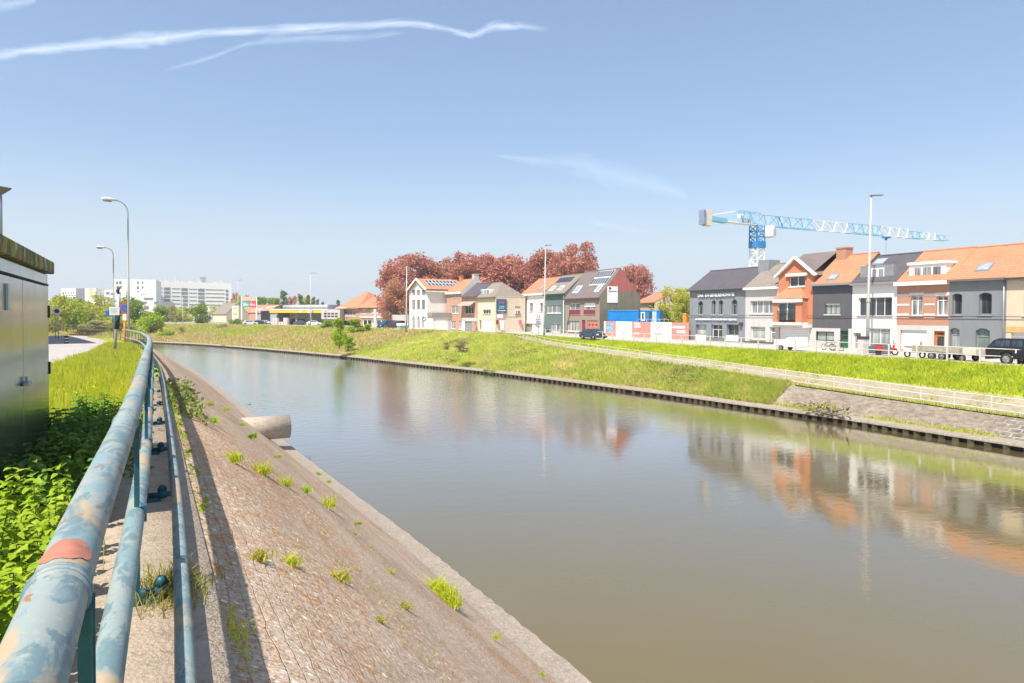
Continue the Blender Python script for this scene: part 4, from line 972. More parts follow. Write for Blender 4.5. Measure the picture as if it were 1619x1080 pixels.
T_OR = tile_mat('orange_tiles', (0.52, 0.235, 0.13)); T_SL = tile_mat('dark_slates', (0.115, 0.105, 0.115), 0.55, 0.3, 0.3); T_GR = tile_mat('grey_brown_tiles', (0.27, 0.235, 0.20), 0.8); T_BR = tile_mat('brown_tiles', (0.20, 0.165, 0.155), 0.7)
B_OR = brick_mat('orange_brick', (0.55, 0.20, 0.10), (0.48, 0.17, 0.085), (0.5, 0.25, 0.15), 0.22, 0.075, 0.008, 0.15); B_RD = brick_mat('red_brick', (0.46, 0.18, 0.10), (0.38, 0.14, 0.08), (0.48, 0.36, 0.28), 0.22, 0.075, 0.012, 0.2)
B_BR = brick_mat('brown_brick', (0.30, 0.215, 0.165), (0.25, 0.18, 0.14), (0.36, 0.3, 0.25), 0.22, 0.075, 0.01, 0.2); B_YE = brick_mat('yellow_brick', (0.62, 0.50, 0.34), (0.56, 0.44, 0.3), (0.6, 0.52, 0.4), 0.22, 0.075, 0.01, 0.15); B_PK = brick_mat('pink_brick', (0.52, 0.27, 0.17), (0.46, 0.22, 0.14), (0.5, 0.38, 0.3), 0.22, 0.075, 0.01, 0.15)
P_GR = plaster_mat('blue_grey_plaster', (0.235, 0.255, 0.28)); P_LG = plaster_mat('pale_grey_plaster', (0.56, 0.54, 0.52)); P_DK = plaster_mat('dark_grey_plaster', (0.105, 0.105, 0.115)); P_WH = plaster_mat('white_plaster', (0.80, 0.77, 0.73), 0.06); P_G7 = plaster_mat('mid_grey_plaster', (0.225, 0.24, 0.255)); P_GN = plaster_mat('green_grey_plaster', (0.13, 0.19, 0.175)); P_BE = plaster_mat('beige_plaster', (0.68, 0.57, 0.44), 0.08)
def rowx(Y): return 58.6 + 0.055 * (Y - 28)
R1a, R1b = (rowx(120), 120), (rowx(10), 10)
def mk(name, label, xl, xr, line=(None, None), zb=4.1, cat='house'):
    A, B_ = line if line[0] else (R1a, R1b)
    P = online(xl, A, B_); Q = online(xr, A, B_); return House(name, label, P, Q, zb, cat)
def eav(h, x, y, off=0.0): return h.uz(x, y, off)[1]
# 1 --- grey shop with slate roof
h = mk('shop_house', 'blue-grey rendered corner shop with white lettering and a big dark slate roof', 1090.5, 1178)
E = eav(h, 1091, 458.5); H = h.uz(1160, 427, 3.6)[1]; D = 7.2
ws = [h.rect(r) for r in ((1103.5, 476, 1111.5, 497.5), (1125, 474.5, 1131.5, 497.5), (1136, 474.5, 1143, 497.5), (1156.5, 473.5, 1165.5, 497.5))]
sh = [h.rect(r) for r in ((1100, 513, 1117, 529), (1124.5, 513, 1142, 546), (1149, 513, 1168, 530))]
h.wall(E, D, [w + (0.3,) for w in ws] + sh, P_GR, depth_in=0.34)
for w_ in ws: h.win(w_, GREYF, 2, 0.68, GD, dep=0.26, fw=0.06, sill=P_LG)
h.win(sh[0], GREYF, 1, 0, GL, dep=0.3, name='shop_window'); h.win(sh[2], GREYF, 2, 0, GD, dep=0.3, name='shop_window')
h.win(sh[1], WHITE, 2, 0.72, GD, dep=0.3, name='shop_door')
h.gable(H, P_GR); h.roof(H, T_SL, 0.35, -0.35, h.W + 0.02); h.gutter(DKM, h=0.1)
for r in ((1100, 529.5, 1117, 538.5), (1149, 530.5, 1168, 539.5)):
    q = h.rect(r); h.box((q[0], -0.02, q[1]), (q[2], -0.045, q[3]), WHITE, 'window_board')
    for k in range(2): h.box((q[0] + 0.3, -0.047, q[1] + 0.25 + k * 0.28), (q[2] - 0.3, -0.05, q[1] + 0.35 + k * 0.28), mat('pale_print', (0.66, 0.66, 0.67)), 'board_print')
u0, z0, u1, z1 = h.rect((1104.5, 463.5, 1162, 470)); text('lettering', 'DAK- EN GEVELRENOVATIE', (z1 - z0) * 1.12, WHITE, h.t, ((u0 + u1) / 2, -0.14, (z0 + z1) / 2), depth=0.03, width=u1 - u0)
u0, z0, u1, z1 = h.rect((1101, 504.2, 1166, 507.4)); text('lettering', 'GEVELREINIGING EN VOCHTBESTRIJDING', (z1 - z0) * 1.05, WHITE, h.t, ((u0 + u1) / 2, -0.14, (z0 + z1) / 2 + 0.05), depth=0.03, width=u1 - u0)
q = h.rect((1171, 510, 1175, 515)); h.box((q[0], -0.3, q[1]), (q[2], -0.01, q[3]), DKM, 'wall_lamp')
b = MB(); b.box((h.W - 0.5, 2.4, H - 1.0), (h.W + 1.1, 4.1, H + 0.75)); b.build('flat_chimney', ZINC, h.r)
h.box((0, -0.025, 0), (h.W, -0.002, 0.55), mat('plinth_grey', (0.18, 0.19, 0.2)), 'plinth')
# 2 --- pale grey house
h = mk('terraced_house', 'pale grey plastered house between the shop and the orange brick gable', 1178.3, 1230)
E = eav(h, 1180, 454); H = h.uz(1215, 420, 3.6)[1]
a = h.rect((1186, 475.5, 1223, 496)); g = h.rect((1187, 516.5, 1210, 537)); d = h.rect((1217.5, 517, 1226, 547))
h.wall(E, 7.2, [a, g, d], P_LG, depth_in=0.3); h.win(a, WHITE, 4, 0, GC, dep=0.22, sill=STONE); h.win(g, WHITE, 1, 0.78, GL, dep=0.2, sill=B_RD); h.win(d, WHITE, 1, 0.7, GC, dep=0.22, name='door')
h.gable(H, P_LG); h.roof(H, T_GR, 0.25); h.gutter(WHITE, h=0.22); h.box((0, -0.03, 0), (h.W, -0.003, 0.35), P_DK, 'plinth')
# 3 --- orange brick house with front gable and bay
h = mk('gabled_house', 'narrow orange brick house with white-trimmed front gable and projecting bay', 1230.5, 1284.5)
W = h.W; E = eav(h, 1232, 433.5); H0 = h.uz(1257, 409, 0)[1]; h.E = E; h.D = 7.2
wu = h.rect((1246.5, 436.5, 1272, 453)); gb = h.rect((1232, 518, 1281, 545))
bay = h.rect((1231.5, 474, 1277, 511)); bz = h.rect((1239, 478, 1267, 506)); gu = h.uz(1257.5, 500)[0]
h.wall(E, 7.2, [wu, gb], B_OR, depth_in=0.3)
b = MB(); b.add([(0, 0, E), (gu * 2, 0, E), (gu, 0, H0)], [(0, 1, 2)]); b.build('front_gable', B_OR, h.t)
b = MB()
for (x0, z0, x1, z1) in ((-0.35, E - 0.35, gu, H0 + 0.12), (gu, H0 + 0.12, gu * 2 + 0.35, E - 0.35)): b.bar((x0, -0.2, z0), (x1, -0.2, z1), 0.34, 0.2)
b.build('barge_board', WHITE, h.t)
b = MB(); A = [(-0.3, -0.3, E - 0.33), (gu, -0.3, H0 + 0.1), (gu * 2 + 0.3, -0.3, E - 0.33)]; B2 = [(x, 6.0, z) for x, y, z in A]; b.add(A + B2, [(0, 1, 4, 3), (1, 2, 5, 4)]); h.r = b.build('roof', T_BR, h.t)
b = MB(); b.add([(0, 0.1, E), (W, 0.1, E), (W, 3.6, E + 2.3), (0, 3.6, E + 2.3), (0, 7.1, E), (W, 7.1, E)], [(0, 1, 2, 3), (3, 2, 5, 4)]); b.build('rear_roof', T_BR, h.t)
h.box((gu * 2 - 0.2, -0.25, E - 0.3), (W, 0.4, E + 0.02), WHITE, 'cornice')
h.win(wu, WHITE, 2, 0, GD, dep=0.2, sill=WHITE); h.box((wu[0] - 0.25, -0.25, wu[3] + 0.0), (wu[2] + 0.35, -0.005, wu[3] + 0.28), WHITE, 'awning_box')
bx0, bz0, bx1, bz1 = bay; bd = -0.85
b = MB(); b.box((bx0, bd, bz0 + 0.1), (bz[0], -0.005, bz1)); b.box((bz[2], bd, bz0 + 0.1), (bx1, -0.005, bz1)); b.box((bz[0], bd, bz[3]), (bz[2], -0.005, bz1)); b.build('bay', B_OR, h.t)
f = MB(); 
for k in range(3): x = bz[0] + (bz[2] - bz[0]) * k / 2; f.box((x - 0.05, bd + 0.1, bz[1]), (x + 0.05, bd + 0.16, bz[3]))
f.box((bz[0], bd + 0.1, bz[3] - 0.1), (bz[2], bd + 0.155, bz[3])); fo_ = f.build('bay_window', WHITE, h.t); MB().add([(bz[0], bd + 0.15, bz[1]), (bz[2], bd + 0.15, bz[1]), (bz[2], bd + 0.15, bz[3]), (bz[0], bd + 0.15, bz[3])], [(0, 1, 2, 3)]).build('pane', GD, fo_)
h.box((bx0 - 0.05, bd - 0.15, bz0 - 0.2), (bx1 + 0.05, -0.004, bz0 + 0.1), STONE, 'bay_slab'); h.box((bx0 + 0.1, bd - 0.2, bz1 - 0.28), (bx1 + 0.1, bd - 0.002, bz1 + 0.05), WHITE, 'awning_box')
b = MB(); zt = h.uz(1255, 455.5)[1]; b.add([(bx0 - 0.1, bd - 0.12, bz1 + 0.1), (bx1 + 0.1, bd - 0.12, bz1 + 0.1), (bx1 - 0.9, -0.002, zt), (bx0 + 0.9, -0.002, zt), (bx0 - 0.1, -0.002, bz1 + 0.1), (bx1 + 0.1, -0.002, bz1 + 0.1)], [(0, 1, 2, 3), (0, 3, 4), (1, 5, 2), (0, 4, 5, 1)]); b.build('bay_roof', T_OR, h.t)
b = MB()
for k in range(15): x = bz[0] + (bz[2] - bz[0]) * k / 14; b.bar((x, bd - 0.05, bz[1]), (x, bd - 0.05, bz[1] + 0.95), 0.025)
b.bar((bz[0], bd - 0.05, bz[1] + 0.95), (bz[2], bd - 0.05, bz[1] + 0.95), 0.05); b.build('balustrade', DKM, h.t)
h.slab(gb, WHITE, 'garage_door', 0.12, 0.18, 9); h.box((-0.1, -0.7, gb[3] + 0.02), (W, -0.003, gb[3] + 0.35), STONE, 'canopy'); h.box((0, -0.02, 0), (gb[0], -0.001, gb[3]), P_LG, 'pier'); h.box((gb[2], -0.02, 0), (W, -0.001, gb[3]), P_LG, 'pier')
# 4 --- dark grey house, orange roof
h = mk('terraced_house', 'dark charcoal house with a plain orange roof, pale base and green door', 1284.8, 1347)
E = eav(h, 1287, 448); H = h.uz(1340, 405, 3.6)[1]
a = h.rect((1304, 480, 1328, 497)); g = h.rect((1291, 524.5, 1319.5, 539)); d = h.rect((1329, 523, 1342, 553))
h.wall(E, 7.2, [a, g, d], P_DK, depth_in=0.25); h.box((0, -0.03, 0), (g[0] - 0.02, -0.002, h.uz(1315, 519)[1]), P_LG, 'base_render'); zt = h.uz(1315, 519)[1]
h.box((g[0], -0.03, g[3] + 0.02), (g[2], -0.002, zt), P_LG, 'base_render'); h.box((g[2] + 0.002, -0.031, 0), (d[0], -0.002, zt), P_LG, 'base_render'); h.box((d[2], -0.03, 0), (h.W, -0.002, zt), P_LG, 'base_render'); h.box((g[0], -0.03, 0), (g[2], -0.002, g[1]), P_LG, 'base_render')
GREEN = mat('dark_green_paint', (0.03, 0.12, 0.05), 0.45); h.win(a, mat('olive_frame', (0.1, 0.13, 0.06)), 3, 0, GL, dep=0.15, sill=STONE, blind=0.12); h.win(g, GREEN, 2, 0, GL, dep=0.15); h.win(d, GREEN, 1, 0.75, GD, dep=0.12, name='door'); h.slab((d[0] + 0.1, 0, d[2] - 0.1, d[3] * 0.55), GREEN, 'door_panel', 0.1, 0.118)
h.gable(H, P_DK); h.roof(H, T_OR, 0.25); h.gutter(ZINC, h=0.18); h.skylight((1311, 434, 1324, 443)); h.chimney(0.3, 2.9, 1.15, 0.75, B_RD, 1.0)
# 5 --- white house with slate dormer
h = mk('terraced_house', 'white house with slate roof and zinc dormer behind the tall lamp pole', 1347.3, 1417.5)
E = eav(h, 1349, 446.5); H = h.uz(1420, 404, 3.6)[1]
a = h.rect((1356.5, 470, 1410, 500)); d = h.rect((1349, 526, 1361.5, 556)); g = h.rect((1373, 519, 1408, 550))
h.wall(E, 7.2, [a, d, g], P_WH, depth_in=0.3); h.win(a, STONE, 4, 0, GD, dep=0.2, sill=STONE); h.win(g, WHITE, 2, 0.8, GL, dep=0.2, name='shop_window'); h.win(d, WHITE, 1, 0.75, GC, dep=0.2, name='door')
h.gable(H, P_WH); h.roof(H, T_SL, 0.2); h.gutter(ZINC, h=0.2); h.skylight((1383, 409.5, 1400, 418.5))
dq = h.rect((1361, 419.5, 1414, 441.5), 0.7); x0, zb_, x1, zt = dq; dm = MB().box((x0, 0.5, zb_ - 0.1), (x1, 3.2, zt)).build('dormer', ZINC, h.r)
wq = h.rect((1377, 424, 1397, 440), 0.5); b = MB(); b.box((wq[0], 0.44, wq[1]), (wq[2], 0.495, wq[3])); f = b.build('dormer_window', WHITE, dm)
for k in range(2): m_ = (wq[2] - wq[0]) / 2; MB().box((wq[0] + k * m_ + 0.1, 0.43, wq[1] + 0.1), (wq[0] + (k + 1) * m_ - 0.08, 0.438, wq[3] - 0.1)).build('pane', GC, f)
# 6 --- red brick with white bands
h = mk('terraced_house', 'red brick house with white stone bands, white dormer and white garage door', 1417.8, 1500.5)
E = eav(h, 1420, 445); H = h.uz(1480, 398, 3.6)[1]
a = h.rect((1439.5, 468, 1458.5, 499)); c = h.rect((1480, 468, 1498.3, 499)); g = h.rect((1424.5, 522, 1465.5, 553)); d = h.rect((1477.5, 523.5, 1494.5, 558))
h.wall(E, 7.2, [a + (0.12,), c + (0.12,), g, d], B_RD, depth_in=0.25)
for q in (a, c): h.win(q, WHITE, 2, 0.78, GC, dep=0.16, sill=STONE); h.box((q[0] - 0.12, -0.03, q[3] + 0.03), (q[2] + 0.12, -0.001, q[3] + 0.28), STONE, 'lintel')
for yy, hh in ((466.2, 0.2), (481.5, 0.16), (497.5, 0.2)):
    z = h.uz(1460, yy)[1]
    for (xa, xb) in ((0, a[0] - 0.13), (a[2] + 0.13, c[0] - 0.13)): h.box((xa, -0.022, z - hh / 2), (xb, -0.001, z + hh / 2), STONE, 'stone_band')
zt = h.uz(1450, 514.5)[1]
for (xa, xb) in ((0, g[0]), (g[2], d[0]), (d[2], h.W)): h.box((xa, -0.03, 0), (xb, -0.002, zt - 0.001), P_LG, 'base_render')
h.box((g[0], -0.029, g[3]), (g[2], -0.002, zt), P_LG, 'base_render'); h.box((d[0], -0.029, d[3]), (d[2], -0.002, zt), P_LG, 'base_render')
h.slab(g, WHITE, 'garage_door', 0.12, 0.18, 8); OD = mat('orange_wood', (0.55, 0.20, 0.05), 0.5, var=0.2); h.win(d, OD, 1, 0.8, GD, dep=0.15, fw=0.16, name='door'); h.slab((d[0] + 0.15, 0, d[2] - 0.15, d[3] * 0.3), OD, 'door_panel', 0.13, 0.148)
h.gable(H, B_RD); h.roof(H, T_OR, 0.2); h.gutter(WHITE, h=0.3, o=0.35)
dq = h.rect((1437, 414.5, 1495, 440), 0.6); dm = MB().box((dq[0], 0.5, dq[1] - 0.1), (dq[2], 3.4, dq[3])).build('dormer', WHITE, h.r); MB().box((dq[0] - 0.12, 0.38, dq[3] - 0.18), (dq[2] + 0.12, 3.4, dq[3] + 0.04)).build('dormer_cornice', WHITE, dm)
for r in ((1442.5, 423.5, 1455.5, 438), (1458, 422.5, 1471, 437.5), (1474, 421.5, 1487, 437)):
    q = h.rect(r, 0.5); MB().box((q[0], 0.47, q[1]), (q[2], 0.496, q[3])).build('dormer_window', GC, dm)
# 7 --- grey house with arched windows
h = mk('terraced_house', 'mid-grey house with narrow arched windows and orange roof, left of the yellow house', 1500.8, 1590.5)
E = eav(h, 1503, 441); H = h.uz(1560, 392, 3.6)[1]
ops = [h.rect(r) + (0.2,) for r in ((1505, 464, 1520.5, 497.5), (1547, 462.5, 1567.5, 497.5), (1502.3, 518.5, 1517.5, 560), (1543, 519, 1565.5, 562))]
h.wall(E, 7.2, ops, P_G7, depth_in=0.34)
for q in ops[:2]: h.win(q, P_G7, 1, 0, GD, dep=0.26, fw=0.08, sill=mat('brown_grey_stone', (0.3, 0.27, 0.25)))
h.win(ops[2], GREYF, 1, 0.75, GL, dep=0.24, name='door'); h.win(ops[3], GREYF, 1, 0.7, glass_mat('green_glass', (0.16, 0.24, 0.22), (0.22, 0.3, 0.27)), dep=0.24, name='door')
h.gable(H, P_G7); h.roof(H, T_OR, 0.25); h.gutter(mat('brown_gutter', (0.16, 0.13, 0.12), 0.5), h=0.14); h.skylight((1546, 417, 1567, 429)); MB().tube([(h.W - 0.12, -0.12, 0), (h.W - 0.12, -0.12, E - 0.2)], 0.06, 8).build('downpipe', ZINC, h.t, True)
h.box((0, -0.03, 0), (ops[2][0], -0.002, 0.5), DKM, 'plinth')
# 8 --- yellow brick
h = mk('terraced_house', 'pale yellow brick house cut by the right edge of the picture', 1590.8, 1650)
E = eav(h, 1595, 437.5); H = h.uz(1610, 388, 3.6)[1]; g = h.rect((1599, 526, 1640, 562)); a = h.rect((1618, 468, 1636, 499))
h.wall(E, 7.2, [g, a], B_YE, depth_in=0.3); h.slab(g, WHITE, 'garage_door', 0.2, 0.26, 8); h.win(a, WHITE, 2, 0, GC, dep=0.2, sill=STONE); q = h.rect((1591, 516.5, 1650, 526)); h.box((0, -0.03, q[1]), (h.W, -0.002, q[3]), mat('ochre_band', (0.55, 0.36, 0.14), 0.8), 'ochre_band')
h.gable(H, B_YE); h.roof(H, T_OR, 0.25); h.gutter(DKM, h=0.12); h.chimney(0.8, 2.9, 1.4, 1.3, mat('tan_render', (0.45, 0.36, 0.27)), 1.2)
h = mk('terraced_house', 'white plastered house beyond the yellow one, outside the right edge', 1650.3, 1790); h.wall(6.4, 7.2, [], P_WH); h.gable(9.6, P_WH); h.roof(9.6, T_OR)
for k in range(3): h.win((1 + 2.0 * k, 3.9, 2.1 + 2.0 * k, 5.6), WHITE, 2, 0, GD, dep=-0.08, sill=STONE)
# overhead cable strung along the facades
b = MB(); A = Vector((rowx(68) - 0.12, 68, 7.35)); Bq = Vector((rowx(22) - 0.12, 22, 7.3)); b.tube([A, A.lerp(Bq, 0.3) - Vector((0, 0, 0.02)), A.lerp(Bq, 0.6), Bq], 0.025, 5)
tag(b.build('facade_cable', DKM), 'thin black cable strung along the terrace facades at first-floor level', 'cable')
# ---- second row -------------------------------------------------------
# brown house with tall gable wall
h = mk('terraced_house', 'brown brick house with solar panels and a green-clad, red-topped gable wall', 893.5, 948)
E = eav(h, 894, 471.5); H = h.uz(965, 426.5, 3.5)[1]
ops = [h.rect(r) for r in ((900, 479.5, 917, 497), (923, 479, 941, 497), (897.5, 506.5, 915.5, 524), (920, 506, 925.5, 531), (928.5, 506.5, 945, 531))]
D = 7.6; h.wall(E, D, ops, B_BR, depth_in=0.25)
MAR = mat('maroon_panel', (0.20, 0.035, 0.04), 0.5); TERR = mat('terracotta_door', (0.50, 0.19, 0.11), 0.55)
for i in (0, 1): q = ops[i]; h.win(q, WHITE, 2, 0.42, GC, dep=0.15, blind=0.35 if i else 0, sill=B_BR); h.slab((q[0], q[1], q[2], q[1] + (q[3] - q[1]) * 0.42), MAR, 'balcony_panel', -0.02, 0.03)
h.win(ops[2], WHITE, 4, 0, GC, dep=0.15, sill=STONE); h.slab(ops[3], MAR, 'door', 0.1, 0.16); h.slab(ops[4], TERR, 'garage_door', 0.1, 0.16, 4, DKM)
for k in range(3): q = ops[4]; w3 = (q[2] - q[0]) / 3; MB().box((q[0] + w3 * k + w3 * 0.3, 0.085, q[3] - 0.85), (q[0] + w3 * k + w3 * 0.7, 0.099, q[3] - 0.6)).build('garage_pane', GD, h.t)
h.gable(H, B_BR, True, False); h.roof(H, T_BR, 0.2); h.gutter(mat('dark_brown_gutter', (0.09, 0.075, 0.07), 0.5), h=0.22)
CLAD = plaster_mat('olive_cladding', (0.215, 0.20, 0.15), 0.3); RCL = plaster_mat('red_cladding', (0.42, 0.13, 0.115), 0.15)
zs = E + (H - E) * 0.22; ys_ = D / 2 * 0.22
b = MB(); x = h.W + 0.03; b.add([(x, 0.02, 0), (x, D, 0), (x, D, E), (x, D - ys_, zs), (x, ys_, zs), (x, 0.02, E)], [(0, 1, 2, 3, 4, 5)]); b.build('green_cladding', CLAD, h.t)
b = MB(); b.add([(x, ys_, zs), (x, D - ys_, zs), (x, D / 2, H)], [(0, 1, 2)]); b.build('red_cladding', RCL, h.t)
h.panels((931, 427, 974, 452), 7, 2); h.skylight((909, 453, 917, 463), WHITE); h.skylight((943, 451, 950, 461), WHITE)
b = MB(); b.box((x + 0.02, 1.35, 5.2), (x + 0.08, 3.25, 7.75)); bn = b.build('banner', WHITE, h.t)
text('banner_text', 'Bouwwerken', 0.34, mat('black_print', (0.04, 0.04, 0.05)), h.t, (x + 0.1, 2.3, 7.0), (PI / 2, 0, PI / 2), 0.005, 1.5)
MB().box((x + 0.081, 1.6, 7.25), (x + 0.09, 2.0, 7.6)).build('banner_mark', mat('black_print', (0.04, 0.04, 0.05)), bn)
# green and white houses
h = mk('terraced_house', 'grey-green plastered house with dark roof and a solar panel between white and brown houses', 860.3, 893.2)
E = eav(h, 862, 464.8); H = h.uz(890, 437, 3.5)[1]; a = h.rect((865, 482, 887, 495)); g = h.rect((871.5, 511.5, 886.5, 525)); 
h.wall(E, 7.2, [a, g], P_GN, depth_in=0.25); h.win(a, WHITE, 3, 0, GC, dep=0.1, sill=WHITE); h.win(g, WHITE, 2, 0, GC, dep=0.12, sill=WHITE); h.gable(H, P_GN); h.roof(H, T_GR, 0.2); h.gutter(mat('dark_green_gutter', (0.03, 0.06, 0.055), 0.5), h=0.25)
h.panels((877, 438, 909, 447.5), 1, 1, False); h.skylight((870.5, 453, 876.5, 459), WHITE); h.skylight((884, 452.5, 890, 458.5), WHITE); MB().tube([(h.W - 0.3, -0.1, 0), (h.W - 0.3, -0.1, E)], 0.08, 6).build('downpipe', WHITE, h.t); q = h.rect((865, 519, 868, 523)); h.box((q[0], -0.2, q[1]), (q[2], -0.002, q[3]), DKM, 'letter_box')
h = mk('terraced_house', 'narrow white house with orange roof beside the beige corner house', 825.3, 860)
E = eav(h, 826, 464.5); H = h.uz(872, 440, 3.5)[1]; ops = [h.rect(r) for r in ((837, 479, 842.5, 493), (853.5, 479, 858.5, 493), (832, 512.5, 842, 529), (845.5, 512.5, 852, 530))]
h.wall(E, 7.2, ops, P_WH, depth_in=0.25)
for q in ops[:2]: h.win(q, mat('tan_frame', (0.4, 0.3, 0.26)), 1, 0, GC, dep=0.15, sill=P_LG)
h.win(ops[2], mat('ochre_wood', (0.5, 0.36, 0.16)), 1, 0.3, GL, dep=0.12, name='door'); h.slab(ops[3], WHITE, 'door', 0.1, 0.15); q = h.rect((831, 508, 857, 511.5)); h.box((q[0], -0.15, q[1]), (q[2], -0.002, q[3]), STONE, 'canopy')
h.gable(H, P_WH); h.roof(H, T_OR, 0.2); h.gutter(WHITE, h=0.3); h.skylight((853, 453, 858, 459)); h.box((0, -0.03, 0), (ops[2][0], -0.002, 0.4), P_LG, 'plinth')
# beige corner house (two facades)
LA, LB = (55.6, 134), (56.4, 112.5)
h = mk('corner_house', 'beige corner house with hipped grey roof, white dormer and a tall blue banner', 755, 783.5, (LA, LB)); cA = h.Q.copy()
E = eav(h, 756, 469.5); q0 = h.rect((763, 490, 776, 497)); ops = [h.rect((763.5, 490, 775.5, 496.5)), h.rect((764, 506, 778, 522.5)), h.rect((757.5, 506, 761, 522))]
D = 6.4; h.wall(E, D, ops, P_BE, depth_in=0.2); h.win(ops[0], WHITE, 3, 0, GD, dep=0.12, sill=B_BR); h.slab(ops[1], WHITE, 'shutter', 0.06, 0.12, 8); h.win(ops[2], WHITE, 1, 0, GC, dep=0.1)
q = h.rect((762, 484, 777, 489)); h.box((q[0], -0.04, q[1]), (q[2], -0.002, q[3]), WHITE, 'shutter_box')
H = h.uz(787, 448, 3.2)[1]; h.roof(H, T_GR, 0.3, rx=3.2, lx=0.02); h.gutter(T_BR, h=0.2); h.gable(H, P_BE, True, False)
dq = h.rect((762.5, 457.5, 776, 466), 0.8); dm = MB().box((dq[0], 0.5, dq[1] - 0.2), (dq[2], 2.4, dq[3])).build('dormer', WHITE, h.r)
for k in range(3): w3 = (dq[2] - dq[0]) / 3; MB().box((dq[0] + w3 * k + 0.12, 0.47, dq[1] + 0.1), (dq[0] + w3 * (k + 1) - 0.1, 0.499, dq[3] - 0.15)).build('dormer_window', GC, dm)
W = h.W                                        # the side facade carries the banner
def side(r):                                   # photo rect on the side wall -> y0,z0,y1,z1 in the house's frame
    o = h.P + h.u * W; out = []
    for (x_, y_) in ((r[0], r[3]), (r[2], r[1])):
        d = ray(x_, y_); t = h.u.dot(o) / h.u.dot(d); p = Vector((d.x * t, d.y * t, 0)); out += [(p - o).dot(h.n), ZC + d.z * t - h.zb]
    return out
def sbox(r, m, name, d0=0.02, d1=0.08, par=None):
    y0, z0, y1, z1 = side(r); return MB().box((W + d0, y0, z0), (W + d1, y1, z1)).build(name, m, par or h.t)
PET = mat('petrol_blue_banner', (0.035, 0.13, 0.20), 0.6, var=0.08)
bn = sbox((784.5, 473, 800.8, 495.5), PET, 'banner', 0.05, 0.12)
PINK = mat('pink_print', (0.65, 0.10, 0.20), 0.6)
y0, z0, y1, z1 = side((784.5, 473, 800.8, 495.5)); ym = (y0 + y1) / 2; hh = z1 - z0; ww = abs(y1 - y0)
b = MB(); 
for k in range(5): b.tube([(W + 0.121, ym - ww * 0.14 + ww * 0.07 * k, z0 + hh * (0.76 + 0.02 * (k % 2))), (W + 0.125, ym - ww * 0.14 + ww * 0.07 * k, z0 + hh * (0.76 + 0.02 * (k % 2)))], ww * 0.085, 10)
b.build('pink_emblem', PINK, bn)
text('banner_text', 'TOON', hh * 0.10, WHITE, h.t, (W + 0.13, ym, z0 + hh * 0.48), (PI / 2, 0, PI / 2), 0.004, ww * 0.5); text('banner_text', 'KIST', hh * 0.09, WHITE, h.t, (W + 0.13, ym, z0 + hh * 0.36), (PI / 2, 0, PI / 2), 0.004, ww * 0.5)
MB().box((W + 0.121, ym - ww * 0.38, z0 + hh * 0.18), (W + 0.126, ym + ww * 0.38, z0 + hh * 0.22)).build('white_line', WHITE, bn); MB().box((W + 0.121, ym - ww * 0.18, z0 + hh * 0.01), (W + 0.126, ym + ww * 0.18, z0 + hh * 0.12)).build('red_label', PINK, bn)
sbox((786, 497, 795, 503), WHITE, 'sign_board'); sbox((795.5, 497.5, 799, 503), mat('grey_print', (0.35, 0.37, 0.38)), 'sign_board'); sbox((791, 507.5, 797, 522), WHITE, 'door'); sbox((814.5, 490, 822, 496.5), WHITE, 'window'); sbox((815, 491, 818, 496), GC, 'pane', 0.081, 0.09); sbox((818.8, 491, 821.5, 496), GD, 'pane', 0.081, 0.09)
sbox((814, 497, 823, 497.6), DKM, 'sill', 0.02, 0.15); sbox((814, 484.8, 822, 485.4), DKM, 'lintel'); sbox((784, 500.5, 824, 501), mat('tan_render', (0.45, 0.36, 0.27)), 'string_course', 0.01, 0.04); sbox((784.2, 506, 787, 512), MAR, 'round_sign', 0.02, 0.3)
sbox((820.5, 506, 823, 512), PINK, 'round_sign', 0.02, 0.35)
# awning house, brick house
h = mk('terraced_house', 'brick house with a grey awning over its window, beside the beige corner house', 730.5, 754.8, (LA, LB))
E = eav(h, 732, 468.5); H = h.uz(765, 448.5, 3.2)[1]; ops = [h.rect((735, 483.5, 749, 496)), h.rect((735, 508.5, 746, 523)), h.rect((750.5, 509, 753, 522))]
h.wall(E, 6.4, ops, B_PK, depth_in=0.25); h.win(ops[0], WHITE, 3, 0, GD, dep=0.15, sill=STONE); h.slab(ops[1], ZINC, 'garage_door', 0.1, 0.16, 4); h.win(ops[2], WHITE, 1, 0, GD, dep=0.12)
q = h.rect((731, 477, 752, 483.5)); b = MB(); b.add([(q[0], -0.02, q[3]), (q[2], -0.02, q[3]), (q[2], -1.3, q[1]), (q[0], -1.3, q[1])], [(0, 1, 2, 3)]); b.build('awning', mat('grey_canvas', (0.34, 0.29, 0.26), 0.8), h.t); q = h.rect((733, 502.5, 750, 508)); h.box((0.2, -0.06, q[1]), (h.W - 0.1, -0.002, q[3]), P_LG, 'fascia'); h.box((0, -0.04, 0), (ops[1][0], -0.002, q[1] - 0.01), WHITE, 'pier')
h.gable(H, P_LG); h.roof(H, T_SL, 0.2, lx=0); h.gutter(mat('brown_gutter', (0.16, 0.13, 0.12)), h=0.14)
h = mk('terraced_house', 'three-storey pink brick house with orange roof beside the white gabled building', 706, 730.2, (LA, LB))
E = eav(h, 707, 462); H = h.uz(735, 443, 3.2)[1]; ops = [h.rect(r) for r in ((712.5, 464.5, 726, 471), (713, 483, 725.5, 495.5), (712, 507.5, 720.5, 520), (725.5, 507, 729.5, 521))]
h.wall(E, 6.4, ops, B_PK, depth_in=0.2)
for q in ops: h.win(q, WHITE, 2, 0, GC, dep=0.1, sill=STONE)
h.gable(H, P_LG); h.roof(H, T_OR, 0.2); h.gutter(WHITE, h=0.35); h.chimney(0.6, 2.6, 0.9, 0.8, B_OR); h.chimney(h.W - 1.0, 2.8, 1.0, 0.9, P_LG, 1.0)
